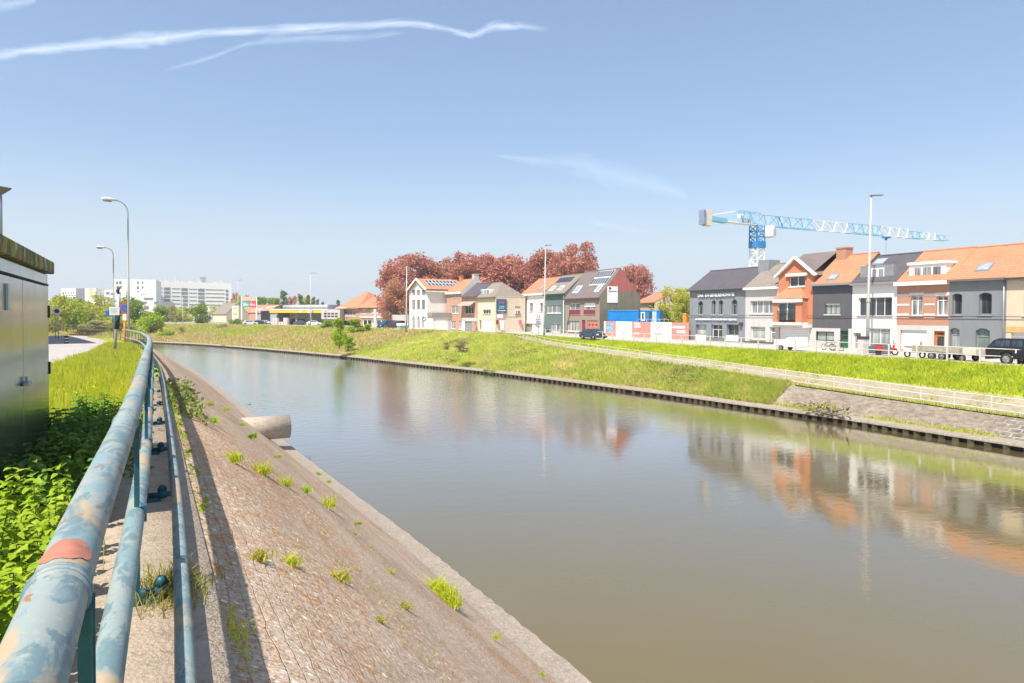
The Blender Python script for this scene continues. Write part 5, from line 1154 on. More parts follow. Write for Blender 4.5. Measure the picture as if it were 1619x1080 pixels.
b = MB(); b.add([(h.W + 0.04, -0.1, E), (h.W + 0.04, 6.4, E), (h.W + 0.04, 3.2, H + 0.7), (h.W + 0.04, -0.1, E - 0.9), (h.W + 0.04, 6.4, E - 0.9)], [(3, 4, 1, 2, 0)]); b.build('party_wall', P_LG, h.t)
# white gabled building: gable to the canal, long eaves side with solar panels
P0 = Vector((50.8, 143.5, 4.1)); P1 = Vector((51.4, 134.1, 4.1))
h = House('gabled_house', 'tall white building with a pointed gable, arched ground floor and solar panels', P0, P1, 4.1)
E = eav(h, 650, 458.5); H0 = h.uz(661, 441.5)[1]; W = h.W
ops = []
for (xa, xb) in ((651.5, 656.5), (659, 664), (666.5, 672)): ops += [h.rect((xa, 458.6, xb, 467.3)), h.rect((xa, 474.5, xb, 489.5)), h.rect((xa, 499.5, xb, 519))]
o2 = [(q[0], q[1], q[2], min(q[3], E - 0.05)) + ((0.5,) if i % 3 == 2 else ()) for i, q in enumerate(ops)]
D = 9.0; h.wall(E, D, o2, P_WH, depth_in=0.2)
FRM = mat('brown_frame', (0.24, 0.19, 0.17), 0.6)
for i, q in enumerate(o2): h.win(q, FRM if i % 3 < 2 else P_LG, 2 if i % 3 < 2 else 1, 0.7 if i % 3 == 1 else 0.62 if i % 3 == 2 else 0, GC if i % 3 < 2 else GL, dep=0.1, fw=0.09)
b = MB(); b.add([(0, 0, E), (W, 0, E), (W / 2, 0, H0)], [(0, 1, 2)]); b.build('front_gable', P_WH, h.t)
b = MB(); o = 0.5; sl = (H0 - E) / (W / 2); A = [(-o, -0.5, E - o * sl), (W / 2, -0.5, H0), (W + o, -0.5, E - o * sl)]; V = A + [(x, D + 0.2, z) for x, y, z in A]; V += [(x, y, z + 0.16) for x, y, z in V]
b.add(V, [(0, 1, 4, 3), (1, 2, 5, 4), (6, 9, 10, 7), (7, 10, 11, 8)]); rf = b.build('roof', T_OR, h.t)
b = MB(); b.bar((-o, -0.56, E - o * sl), (W / 2, -0.56, H0 + 0.05), 0.14, 0.42); b.bar((W / 2, -0.56, H0 + 0.05), (W + o, -0.56, E - o * sl), 0.14, 0.42); b.build('barge_board', WHITE, h.t); h.box((W + 0.01, -0.4, E - 0.65), (W + o + 0.1, D + 0.2, E - 0.42), WHITE, 'side_cornice')
for i in range(9):
    for j in range(2):
        def pp(a_, c_, hh): x_ = W / 2 + (W / 2) * (0.18 + 0.62 * a_); return (x_, 0.9 + 7.6 * c_, H0 - (x_ - W / 2) * sl + 0.16 + hh)
        a0, a1, c0, c1 = j * 0.5, j * 0.5 + 0.47, i / 9, (i + 0.92) / 9
        f = MB().add([pp(a0, c0, 0.08), pp(a1, c0, 0.08), pp(a1, c1, 0.08), pp(a0, c1, 0.08)], [(0, 1, 2, 3)]).build('solar_panel', WHITE, rf); MB().add([pp(a0 + 0.03, c0 + 0.008, 0.09), pp(a1 - 0.03, c0 + 0.008, 0.09), pp(a1 - 0.03, c1 - 0.008, 0.09), pp(a0 + 0.03, c1 - 0.008, 0.09)], [(0, 1, 2, 3)]).build('cells', SOL, f)
t = thing('garage', 'low white garage with a brown fascia in front of the white gabled building', 'garage', (51.5, 134.0, 4.1), -R(0))
b = MB(); b.box((0.05, -2.6, 0), (4.4, -0.05, 2.9)); b.build('wall', P_WH, t); MB().box((-0.2, -2.9, 2.91), (4.5, -0.05, 3.6)).build('fascia', mat('grey_brown', (0.33, 0.28, 0.25), 0.7), t); MB().box((0.6, -2.64, 0.1), (3.2, -2.61, 2.4)).build('garage_door', WHITE, t); MB().box((3.5, -2.64, 0.1), (4.1, -2.61, 2.3)).build('door', P_LG, t)
# brick house among the beeches
PL = atdep(533, 518, 205); PR = atdep(619, 518, 186)
h = House('brick_house', 'low red brick house with a big orange roof left of the copper beeches', PL, PR, 4.0)
E = h.uz(536, 485.5)[1]; ops = [h.rect(r) for r in ((539, 491.5, 562, 500), (573, 489, 579, 496.5), (585.5, 489, 593, 496.5), (600, 489, 605, 496), (609.5, 488.5, 617.5, 496.5), (573, 505, 617, 517), (543, 507, 560, 517))]
xm = h.uz(569, 500)[0]; D = 13
h.wall(E, D, ops, B_PK, depth_in=0.3, name='wall')
for i, q in enumerate(ops[:5]): h.win(q, WHITE, 5 if i == 0 else 2, 0, GL if i != 0 else GC, dep=0.1, fw=0.14, sill=STONE)
h.win(ops[5], WHITE, 6, 0, GD, dep=0.2, fw=0.3, name='shop_window'); h.win(ops[6], P_LG, 2, 0, GD, dep=0.2)
H = h.uz(564, 463, 6.5)[1]; H2 = h.uz(600, 470.5, 6.5)[1]
h.gable(H2, B_PK, False, True); h.roof(H, T_OR, 0.8, x1=xm, lx=5.0, rx=5.0); h.roof(H2, T_OR, 0.8, x0=xm - 6.0); h.gutter(WHITE, x1=xm, h=0.5); h.box((xm, -0.5, E - 0.5), (h.W, -0.01, E - 0.15), DKM, 'gutter'); h.chimney(h.uz(578, 470)[0], 5.8, 2.0, 2.0, B_RD); h.box((xm, -0.15, h.uz(590, 503)[1]), (h.W, -0.01, h.uz(590, 500)[1]), P_LG, 'fascia')
t = thing('shop_hut', 'grey shop pavilion with rows of dark lettering left of the brick house', 'kiosk', atdep(512, 516, 195) + Vector((0, 0, 0)), YAW * -1)
t.location.z = 4.0; 
MB().box((0, 0, 0), (4.0, 4, 1.9)).build('wall', B_BR, t); MB().box((-0.6, -0.4, 1.91), (4.7, 4.3, 4.6)).build('fascia', P_LG, t)
for k in range(4):
    for j in range(2): MB().box((0.1 + k * 1.05, -0.44, 2.5 + j * 0.75), (0.9 + k * 1.05, -0.41, 2.95 + j * 0.75)).build('lettering', DKM, t)
# white garden wall right of the brick house
a = atdep(619, 521, 178); b_ = atdep(645, 522, 160); q = MB(); q.bar((a.x, a.y, 5.6), (b_.x, b_.y, 5.6), 0.3, 3.3); tag(q.build('garden_wall', P_LG), 'pale grey garden wall under the copper beeches, left of the white gabled building', 'wall')

# ---- building site: hoarding, containers
HA = Vector((rowx(85) - 0.6, 85.0, 4.12)); HB = Vector((rowx(66.5) - 0.6, 66.5, 4.12))
RH = mat('red_hoarding', (0.62, 0.25, 0.21), 0.6, var=0.08); hz_ = thing('site_hoarding', 'red and white printed hoarding round the building site between the two house rows', 'hoarding', HA, math.atan2((HB - HA).y, (HB - HA).x))
LH = (HB - HA).length
def hu(px): 
    p = online(px, HA, HB); return (Vector((p.x, p.y, 0)) - Vector((HA.x, HA.y, 0))).length
cuts = [(947, WHITE), (957.5, RH), (974, WHITE), (999.5, RH), (1029, WHITE), (1062, RH), (1089, None)]
for (xa, m_), (xb, _) in zip(cuts, cuts[1:]):
    MB().box((hu(xa) if xa > 950 else 0, 0, 0), (hu(xb) - 0.03, 0.08, 2.3)).build('panel', m_, hz_)
for (xa, xb, z0, z1, m_) in ((959, 969, 0.7, 2.0, mat('photo_blue', (0.25, 0.42, 0.55), 0.5, var=0.5, scale=2)), (1003, 1012, 1.9, 2.15, WHITE), (1003, 1013, 1.5, 1.75, WHITE), (1003, 1011, 0.55, 0.75, WHITE), (1035, 1047, 0.6, 0.9, mat('grey_green_print', (0.4, 0.45, 0.4), 0.6)), (1064, 1083, 1.55, 1.85, WHITE), (1071, 1084, 0.95, 1.3, WHITE), (983, 990, 0.6, 1.1, P_LG)):
    MB().box((hu(xa), -0.03, z0), (hu(xb), -0.003, z1)).build('print', m_, hz_)
MB().bar((hu(1038), -0.02, 1.3), (hu(1047), -0.02, 2.2), 0.03, 0.12).build('print', mat('brown_print', (0.4, 0.3, 0.22)), hz_)
CB = mat('container_blue', (0.01, 0.20, 0.52), 0.45, var=0.1, scale=0.8)
def container(name, label, P, rot, Lc, Hc, Wc, openend=False):
    t = thing(name, label, 'container', P, rot); b = MB(); n = int(Lc / 0.14)
    for (y, sgn) in ((0, 1), (Wc, -1)):
        V = []
        for i in range(n + 1): o = 0.035 if (i // 2) % 2 else 0.0; V += [(Lc * i / n, y + sgn * o, 0.12), (Lc * i / n, y + sgn * o, Hc - 0.12)]
        b.add(V, [(2 * i, 2 * i + 2, 2 * i + 3, 2 * i + 1) for i in range(n)])
    b.add([(0, 0, 0), (0, Wc, 0), (0, Wc, Hc), (0, 0, Hc), (Lc, 0, 0), (Lc, Wc, 0), (Lc, Wc, Hc), (Lc, 0, Hc)], [(0, 3, 2, 1), (4, 5, 6, 7)]); b.build('shell', CB, t)
    f = MB()
    for z in (0, Hc - 0.14): f.box((-0.02, -0.03, z), (Lc + 0.02, 0.05, z + 0.14)); f.box((-0.02, Wc - 0.05, z), (Lc + 0.02, Wc + 0.03, z + 0.14)); f.box((Lc - 0.06, 0.05, z), (Lc + 0.03, Wc - 0.05, z + 0.14))
    for x in (0, Lc): f.box((x - 0.05, -0.035, 0.14), (x + 0.05, 0.06, Hc - 0.14)); f.box((x - 0.05, Wc - 0.06, 0.14), (x + 0.05, Wc + 0.035, Hc - 0.14))
    f.build('frame', CB, t); MB().box((0.02, 0.02, Hc + 0.001), (Lc - 0.02, Wc - 0.02, Hc + 0.02)).build('roof_sheet', mat('pale_sheet', (0.5, 0.55, 0.6), 0.5), t); return t
base = atdep(961.5, 515, 104.3); ce = atdep(1009, 516, 102.5)
rot = math.atan2(ce.y - base.y, ce.x - base.x); Lc = math.hypot(ce.x - base.x, ce.y - base.y); Hc = atdep(961.5, 490.5, 104.3).z - base.z
c1 = container('site_container', 'long blue site container raised behind the hoarding', base, rot, Lc, Hc, 2.5)
endL = Vector((math.cos(rot), math.sin(rot), 0)); side_ = Vector((-math.sin(rot), math.cos(rot), 0))
MB().box((Lc + 0.031, 0.5, 0.9), (Lc + 0.06, 1.4, 2.1)).build('window', WHITE, c1); MB().box((Lc + 0.061, 0.65, 1.05), (Lc + 0.065, 1.25, 1.95)).build('pane', GD, KIDS[c1.name][-1])
c2 = container('site_office', 'second, short blue site cabin with window and open door', base + endL * (Lc + 0.15) + side_ * 0.5, rot, 2.9, Hc, 2.9)
for nm, r_, m_ in (('window', (0.15, 0.8, 0.75, 2.1), WHITE), ('doorway', (1.35, 0.1, 1.8, 2.2), GD), ('door', (1.85, 0.15, 2.5, 2.2), mat('pale_blue', (0.35, 0.5, 0.65), 0.5))):
    f = MB().box((r_[0], -0.09, r_[1]), (r_[2], -0.05, r_[3])).build(nm, m_, c2)
    if nm == 'window': MB().box((r_[0] + 0.15, -0.1, r_[1] + 0.15), (r_[2] - 0.15, -0.091, r_[3] - 0.15)).build('pane', GD, f)
t = thing('site_platform', 'galvanised access platform with railings outside the blue cabins', 'platform', base + endL * (Lc + 0.1) - side_ * 0.75, rot)
MB().box((0, 0, -0.12), (4.6, 1.1, 0.02)).build('deck', ZINC, t); b = MB()
for k in range(8): b.bar((0.05 + k * 0.64, 0.03, 0.02), (0.05 + k * 0.64, 0.03, 1.05), 0.05)
for z in (0.55, 1.05): b.bar((0, 0.03, z), (4.58, 0.03, z), 0.05); b.bar((4.57, 0.05, z), (4.57, 1.1, z), 0.05)
b.build('guard_rail', mat('pale_steel', (0.6, 0.6, 0.58), 0.5, 0.2), t)
for (x, y) in ((0.3, 0.5), (4.2, 0.5)): MB().bar((x, y, -3), (x, y, -0.12), 0.12).build('leg', ZINC, t)
t = thing('orange_digger', 'small orange excavator arm rising behind the red end of the hoarding', 'excavator', (rowx(68) + 2.5, 69.5, 4.1), 0.3)
ORM = mat('machine_orange', (0.75, 0.25, 0.04), 0.45); b = MB(); b.bar((0, 0, 1.2), (0.3, 0.3, 3.4), 0.5, 0.4); b.bar((0.3, 0.3, 3.4), (1.3, 0.5, 2.6), 0.3, 0.35); b.build('boom', ORM, t); MB().box((-0.6, -0.8, 0.5), (1.6, 0.9, 1.6)).build('body', ORM, t, bevel=0.1); MB().box((-0.7, -1.0, 0), (1.9, -0.6, 0.5)).build('track', DKM, t, bevel=0.15); MB().box((-0.7, 0.6, 0), (1.9, 1.0, 0.5)).build('track', DKM, t, bevel=0.15)
# orange-roofed house behind the site
PL = atdep(1003, 500, 128); PR = atdep(1035, 500, 117); h = House('brick_house', 'orange-roofed brick house half hidden behind the green gable wall and trees', PL, PR, 4.1)
E = h.uz(1030, 478)[1]; h.wall(E, 8, [h.rect((1026, 480, 1029, 487)), h.rect((1031, 480, 1034, 487))], B_YE); h.gable(h.uz(1015, 466, 4)[1], B_YE); h.roof(h.uz(1015, 466, 4)[1], T_OR)
# low brown wall of the gap lot
# ---- crane ------------------------------------------------------------
cp = atdep(1196.5, 420, 135); bz_ = 4.0
cr_ = thing('tower_crane', 'white and blue tower crane behind the terrace with its jib pointing right', 'crane', (cp.x, cp.y, bz_))
CW = mat('crane_white', (0.78, 0.77, 0.74), 0.5, var=0.04); CBL = mat('crane_blue', (0.03, 0.22, 0.50), 0.5, var=0.06); CLB = mat('crane_light_blue', (0.20, 0.48, 0.68), 0.5, var=0.06)
def lattice(b, p, q, w, hgt, n, r, up_=Vector((0, 0, 1)), tri=False):
    d = (q - p); L = d.length; d = d / L; s_ = d.cross(up_).normalized(); u_ = s_.cross(d)
    if tri: C = [(-w / 2, 0), (w / 2, 0), (0, hgt)]
    else: C = [(-w / 2, 0), (w / 2, 0), (w / 2, hgt), (-w / 2, hgt)]
    def P_(i, f): return p + d * (L * f) + s_ * C[i][0] + u_ * C[i][1]
    m = len(C)
    for i in range(m): b.bar(P_(i, 0), P_(i, 1), r * 1.5)
    for k in range(n):
        for i in range(m):
            j = (i + 1) % m; a, c = (i, j) if k % 2 else (j, i)
            b.bar(P_(a, k / n), P_(c, (k + 1) / n), r)
            if not tri: b.bar(P_(i, k / n), P_(j, k / n), r)
zt = atdep(1196.5, 388, 135).z - bz_; zj = atdep(1196.5, 357, 135).z - bz_
b = MB(); lattice(b, Vector((0, -0.95, 0)), Vector((0, -0.95, zt - 0.4)), 1.9, 1.9, 14, 0.11, Vector((0, 1, 0))); b.build('mast', CW, cr_)
b = MB(); lattice(b, Vector((0, -1.0, zt + 0.6)), Vector((0, -1.0, zj)), 2.0, 2.0, 3, 0.13, Vector((0, 1, 0))); b.box((-1.15, -1.2, zt - 0.5), (1.15, 1.1, zt + 0.7)); b.build('slewing_tower', CBL, cr_)
tip = atdep(1495, 381, 172); tp = tip - Vector((cp.x, cp.y, bz_)); jd = Vector((tp.x, tp.y, 0)); JL = jd.length; jd.normalize(); zj0 = zj + 0.1; js = jd.cross(Vector((0, 0, 1)))
def jp(f, z=0.0, s_=0.0): return jd * (JL * f) + Vector((0, 0, zj0 + z + (tip.z - bz_ - zj0) * max(f, 0))) + js * s_
segs = [(-0.19, 0.0, CLB, 5), (0.0, 0.245, CLB, 9), (0.245, 0.42, CW, 6), (0.42, 0.60, CLB, 7), (0.60, 0.76, CW, 6), (0.76, 0.85, CLB, 4), (0.85, 0.93, CW, 4), (0.93, 1.0, CLB, 3)]
for a, c, m_, n in segs:
    if a < 0: continue
    b = MB(); hg = 2.1 if a < 0.7 else 1.6 if a < 0.9 else 1.2; lattice(b, jp(a), jp(c), 1.4, hg, n, 0.09, tri=True); b.build('jib_section', m_, cr_)
b = MB(); lattice(b, jp(-0.0860, 0.1), jp(0, 0.1), 1.4, 2.2, 4, 0.08); b.build('machinery_frame', CLB, cr_)
b = MB(); b.bar(jp(-0.1290, 0), jp(0, 0), 1.5, 0.22); b.build('counter_deck', CW, cr_); b = MB(); b.bar(jp(-0.1892, 0.3), jp(-0.1290, 0.1), 1.3, 0.8); b.build('counter_jib', CLB, cr_)
b = MB(); b.bar(jp(-0.1806, 1.0), jp(-0.0903, 2.2), 0.22); b.build('tie_bar', CW, cr_)
b = MB(); b.bar(jp(-0.208, 0.35), jp(-0.186, 0.35), 1.2, 3.0); b.build('counterweight', mat('cream_concrete', (0.68, 0.60, 0.52), 0.8), cr_); b = MB(); b.bar(jp(-0.219, 0.35), jp(-0.211, 0.35), 1.3, 2.7); b.build('end_rack', mat('grey_blue_metal', (0.22, 0.28, 0.38), 0.6), cr_)
b = MB(); b.bar(jp(-0.0559, 0.6), jp(-0.0344, 0.6), 0.9, 0.8); b.build('winch', mat('winch_tan', (0.5, 0.42, 0.34), 0.6), cr_); b = MB(); b.bar(jp(-0.0752, 1.4), jp(-0.0623, 1.4), 0.8, 0.9); b.build('control_box', CW, cr_)
b = MB(); c0 = jp(0.025, -0.2, 1.3); b.box((c0.x - 0.9, c0.y - 0.9, c0.z - 2.3), (c0.x + 0.9, c0.y + 0.9, c0.z)); b.build('cab', CW, cr_, bevel=0.25); b = MB(); b.box((c0.x + 0.3, c0.y - 0.96, c0.z - 1.9), (c0.x + 0.96, c0.y + 0.3, c0.z - 0.5)); b.build('cab_glass', GL, cr_)
b = MB(); b.bar(jp(0.615, -0.35), jp(0.645, -0.35), 1.0, 0.35); b.bar(jp(0.628, -0.9), jp(0.632, -0.4), 0.5, 0.3); b.bar(jp(0.63, -11), jp(0.63, -0.5), 0.04); b.build('trolley', CBL, cr_)
b = MB(); b.bar(jp(0.11, 0), jp(0.09, 2.1), 0.16); b.build('strut', CBL, cr_)
# ---- fuel station and buildings beyond --------------------------------
gx = atdep(426, 515, 208); gxr = atdep(519, 515, 196)
h = House('fuel_station', 'fuel station with a yellow-edged canopy, grey wing walls and a long low shop', gx, gxr, 4.0, 'station')
def pbox(r, y0, y1, m, name, par=None):
    q = h.rect(r, y0); return MB().box((q[0], y0, q[1]), (q[2], y1, q[3])).build(name, m, par or h.t)
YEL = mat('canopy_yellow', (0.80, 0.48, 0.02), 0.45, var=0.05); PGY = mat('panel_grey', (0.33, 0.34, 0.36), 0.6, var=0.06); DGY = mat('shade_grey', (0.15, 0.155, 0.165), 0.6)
cz0 = h.uz(440, 494.5)[1]; cz1 = h.uz(440, 490.2)[1]; x1 = h.uz(512, 494)[0]
MB().box((0, 0, cz0), (x1, 9, cz1)).build('canopy', YEL, h.t); MB().box((0, -0.1, cz1 + 0.01), (x1 + 1.4, 9.1, cz1 + 0.3)).build('canopy_top', WHITE, h.t)
pbox((473.8, 490.4, 477, 494.2), -0.12, -0.01, WHITE, 'logo_plate'); pbox((486, 488.5, 492.5, 494.5), -0.5, -0.13, WHITE, 'logo_plate')
def fan(t, cx, cz, r, y, par=None):
    b = MB(); b.prism([(cx + r * math.cos(a) * 1.0, cz + r * math.sin(a) * 0.95) for a in [R(200 + 0)] + [R(k) for k in range(-20, 201, 20)][::1]] , y - 0.02, y, 0); return b.build('shell_emblem', YEL, par or t)
q = h.rect((486, 488.5, 492.5, 494.5), -0.5); fan(h.t, (q[0] + q[2]) / 2, (q[1] + q[3]) / 2, 0.42, -0.51)
# wing walls: slanted panels
for (xa, xb, ya, yb) in ((404, 424.5, 491, 514.5),):
    q = h.rect((xa, 494, xb, yb), 2.0); b = MB(); b.add([(q[0], 2.0, 0), (q[0] + 3.2, 2.0, 0), (q[2], 1.0, 4.6), (q[2], 1.0, 5.6), (q[0] + 1.0, 2.0, 4.2)], [(0, 1, 4), (4, 2, 3)]); b.build('wing_wall', PGY, h.t)
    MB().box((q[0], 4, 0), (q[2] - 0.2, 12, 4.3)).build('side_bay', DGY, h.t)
    b = MB(); b.add([(q[0] - 1.5, 1.5, 4.35), (q[2], 1.0, 4.9), (h.uz(447, 481.5, 8)[0], 8, h.uz(447, 481.5, 8)[1]), (q[0] - 3, 9, 5.6), (q[0] - 1.5, 1.5, 3.95), (q[2], 1.0, 4.3)], [(0, 1, 2, 3), (0, 4, 5, 1)]); b.build('wing_roof', mat('roof_sheet_grey', (0.42, 0.42, 0.43), 0.5), h.t)
MB().prism([(0, 0), (1.3, 0), (3.4, cz0 - 0.02), (0, cz0 - 0.02)], 0.3, 0.6).build('portal_wall', PGY, h.t)
MB().box((3.2, 5, 0), (x1 + 1.3, 12, cz0 + 0.2)).build('shop_wall', PGY, h.t); pbox((443, 482, 518, 488), 8, 16, mat('roof_sheet_grey', (0.42, 0.42, 0.43)), 'shop_roof'); pbox((444, 486.2, 519, 488.9), 7.8, 7.95, DGY, 'roof_band')
for r in ((466, 504, 462, 514), (456, 504.5, 463, 514.5), (468, 504, 482, 514.5)): pbox((min(r[0], r[2]), r[1], max(r[0], r[2]), r[3]), 4.9, 4.98, GD, 'shop_window')
for r in ((467.5, 494.5, 469, 514.5), (492, 494.5, 493.3, 514.5)): pbox(r, 1.2, 1.6, PGY, 'canopy_column')
STR = mat('red_stripe', (0.62, 0.12, 0.10), 0.5); pm_ = []
for i, (xa, xb, ya) in enumerate(((430 + 0, 438, 502.5), (448, 454, 502.5), (440, 447, 509))):
    q = h.rect((xa, ya, xb, 514.5), -2.5); t = thing('fuel_pump', ('red and white striped fuel pump at the left end of the canopy', 'red and white striped fuel pump under the middle of the canopy', 'low red and white pump block between the two tall striped pumps')[i], 'fuel pump', h.t.matrix_world @ Vector((0, 0, 0)), 0)
    t.location = h.P + h.u * q[0] - h.n * 2.5 + Vector((0, 0, 4.0)); t.rotation_euler = h.t.rotation_euler; w_ = q[2] - q[0]; hh = q[3]
    MB().box((0, 0, 0), (w_, 0.8, hh)).build('pump_body', WHITE, t)
    for k in range(3 if i < 2 else 2): MB().box((w_ * (0.1 + 0.32 * k), -0.03, 0.02), (w_ * (0.24 + 0.32 * k), -0.002, hh)).build('stripe', STR, t)
q = atdep(372, 513, 214); t = thing('price_sign', 'tall white fuel price pylon with yellow shell emblem', 'sign', (q.x, q.y, 4.0), -YAW); sc = 214 / F
zt = atdep(372, 483.5, 214).z - 4.0; MB().box((-5 * sc, 0, 0), (5 * sc, 0.5, zt)).build('pylon', WHITE, t); fan(t, 0, zt - 0.95, 0.65, -0.01); MB().box((-0.75, -0.02, zt - 3.0), (0.75, -0.002, zt - 2.2)).build('yellow_panel', YEL, t)
for k in range(3): MB().box((-0.7, -0.02, zt - 3.8 - k * 0.6), (0.3, -0.002, zt - 3.6 - k * 0.6)).build('price_line', STR if k % 2 else P_LG, t)
q = atdep(396, 513, 225); t = thing('billboard', 'big billboard on white posts with green and red halves and white lettering', 'billboard', (q.x, q.y, 4.0), -YAW); sc = 225 / F
def bz(y): return atdep(396, y, 225).z - 4.0
for x in (-14, 9.5): MB().box((x * sc - 0.2, 0, 0), (x * sc + 0.2, 0.3, bz(469))).build('post', WHITE, t)
MB().box((-13.5 * sc, -0.05, bz(475.5)), (9.2 * sc, 0.2, bz(469.5))).build('top_panel', mat('pale_pink', (0.62, 0.42, 0.38), 0.6), t); MB().box((-13.2 * sc, -0.1, bz(486)), (-2 * sc, 0.15, bz(477))).build('green_panel', mat('sign_green', (0.08, 0.42, 0.34), 0.5), t); MB().box((-2 * sc, -0.1, bz(486)), (9 * sc, 0.151, bz(477))).build('red_panel', mat('billboard_red', (0.60, 0.08, 0.10), 0.5), t)
text('lettering', 'Bio', 1.2, WHITE, t, (-7 * sc, -0.12, bz(481.5)), width=1.5); text('lettering', 'Alno', 1.2, WHITE, t, (3.5 * sc, -0.12, bz(481.5)), width=1.9)
BW = plaster_mat('bright_white_render', (0.82, 0.81, 0.79), 0.04)
def slabhouse(name, label, r, dl, dr, D, m, cat='apartment building'):
    P = atdep(r[0], 505, dl); Q = atdep(r[2], 505, dr); hh = House(name, label, P, Q, 3.5, cat); E = hh.uz(r[0], r[1])[1]; hh.E = E
    MB().box((0, 0, 0), (hh.W, D, E)).build('wall', m, hh.t); return hh
def pb(hh, r, m, name='window', y=-0.15): q = hh.rect(r); return MB().box((q[0], y, q[1]), (q[2], -0.005, q[3])).build(name, m, hh.t)
WST = mat('window_strip', (0.22, 0.21, 0.23), 0.3, var=0.3, scale=0.2)
A1 = slabhouse('apartment_building', 'long white apartment building with bands of dark windows on the left', (247, 445, 366, 450), 560, 590, 16, BW)
for k in range(5):
    y = 455 + k * 6.0
    for (xa, xb, t_) in ((248, 257, 0), (259.5, 269.5, 1), (272, 285, 0), (287, 297, 1), (299, 312, 0), (313.5, 323.5, 1), (325, 355, 0), (357, 361, 1)):
        if xa < 262 and k > 3: continue
        yy = y + (xa - 248) * 0.035; pb(A1, (xa, yy - (0.8 if t_ else 0), xb, yy + (3.4 if t_ else 1.3)), WST)
for i, x in enumerate((252, 262, 278, 286, 300, 315, 340, 350)):
    q = A1.uz(x, 444)[0]; MB().box((q, 3, A1.E), (q + 2.5, 6, A1.E + 1.5 + (i % 3))).build('roof_unit', P_LG, A1.t)
q = A1.uz(317, 444)[0]; MB().box((q, 4, A1.E), (q + 5, 9, A1.E + 5)).build('roof_unit', STEEL, A1.t)
A2 = slabhouse('apartment_building', 'tall plain white end block of the apartment complex behind the street lamps', (180, 441, 247, 439), 520, 530, 30, BW)
for r in ((184, 445, 187, 449), (189, 444.5, 192.5, 449), (184.5, 452, 187.5, 456.5), (189, 452, 192.5, 456), (217, 445, 219.5, 449), (224.5, 445, 226.5, 448.5), (217, 452.5, 219.5, 457), (224.5, 453, 226.5, 456), (217.5, 460, 219.5, 461.5), (228, 471, 242, 474), (226, 477, 232, 480), (244, 477, 251, 481), (228, 484, 235, 489)): pb(A2, r, WST)
A4 = slabhouse('apartment_building', 'lower white wing between the tall white block and the tower block', (165, 458, 200, 462), 480, 486, 14, BW)
for r in ((168, 462, 173, 465), (176, 463, 181, 466), (168, 470, 173, 473), (176, 471, 181, 474)): pb(A4, r, WST)
A3 = slabhouse('tower_block', 'white tower block with a dark striped panel at the far left', (97, 456, 152, 453), 520, 515, 20, BW)
A3b = A3; pb(A3, (121, 456, 134, 490), mat('dark_stripe_panel', (0.20, 0.19, 0.21), 0.5, var=0.3), 'dark_panel', -0.4); pb(A3, (141, 456, 148, 470), mat('ochre_panel', (0.6, 0.5, 0.25), 0.6), 'ochre_panel')
for j in range(6):
    for i in range(5): pb(A3, (99 + i * 4.2 + (j % 2) * 1.5, 462 + j * 4, 101.5 + i * 4.2 + (j % 2) * 1.5, 464 + j * 4), WST)
A5 = slabhouse('house', 'small pale gabled house between the fuel price sign and the green tree', (336, 496, 358, 496), 270, 262, 9, P_BE, 'house'); A5.D = 9; A5.gable(A5.E + 4, P_BE); A5.roof(A5.E + 4.2, T_GR, 0.3)
A6 = slabhouse('shed', 'long low white industrial shed below the apartment building', (276, 497, 335, 497), 300, 280, 12, P_LG, 'shed'); 
for r in ((297, 500, 304, 507), (326, 502, 333, 508)): pb(A6, r, WST)
A7 = slabhouse('house', 'orange-roofed house left of the fuel station behind the billboard', (378, 494, 425, 496), 300, 290, 10, P_PK if False else B_PK, 'house'); A7.D = 10; A7.gable(A7.E + 3, B_PK); A7.roof(A7.E + 3.2, T_OR, 0.3)

# ---- trees -------------------------------------------------------------
BARK = mat('bark', (0.16, 0.13, 0.10), 0.9, var=0.3, scale=3)
L_CU = leaf_mat('copper_leaf', (0.40, 0.155, 0.13), (0.58, 0.28, 0.21), 0.35, 0.35); L_CU2 = leaf_mat('bronze_leaf', (0.42, 0.19, 0.13), (0.58, 0.32, 0.20), 0.35, 0.35)
L_GR = leaf_mat('green_leaf', (0.14, 0.24, 0.02), (0.30, 0.40, 0.04), 0.4, 0.35); L_YG = leaf_mat('yellow_green_leaf', (0.36, 0.42, 0.04), (0.52, 0.52, 0.09), 0.5, 0.4)
L_DK = leaf_mat('dark_green_leaf', (0.08, 0.15, 0.04), (0.17, 0.24, 0.05), 0.4, 0.2); L_LT = leaf_mat('light_leaf', (0.26, 0.42, 0.01), (0.42, 0.52, 0.03), 0.7, 0.4); L_PL = leaf_mat('pale_leaf', (0.34, 0.36, 0.13), (0.46, 0.42, 0.22), 0.5, 0.35)
def plant(src, px, dep, ybase, ytop, wpx, label, zb=None, rot=0.0, h0=None, w0=None, group=None, first=[]):
    q = atdep(px, ybase, dep); z0 = q.z if zb is None else zb; top = atdep(px, ytop, dep).z; H = top - z0; Wd = wpx * dep / F * 1.28; H *= 1.05
    if src.name not in first: o = src; first.append(src.name)
    else: o = copy_tree(src)
    o.location = (q.x, q.y, z0); o.scale = (Wd / w0, Wd / w0, H / h0); o.rotation_euler = (0, 0, rot); o['label'] = label
    if group: o['group'] = group
    return o
b1 = make_tree('copper_beech', 'x', 'tree', L_CU, BARK, 20, 15, 21, 50, 0.28, 68, 0.12, bs=1.1); b2 = make_tree('copper_beech', 'x', 'tree', L_CU2, BARK, 20, 15, 22, 46, 0.28, 68, 0.10, bs=1.1); b3 = make_tree('copper_beech', 'x', 'tree', L_CU, BARK, 20, 13, 23, 46, 0.28, 72, 0.2, bs=1.1)
G = 'copper beeches behind the houses'
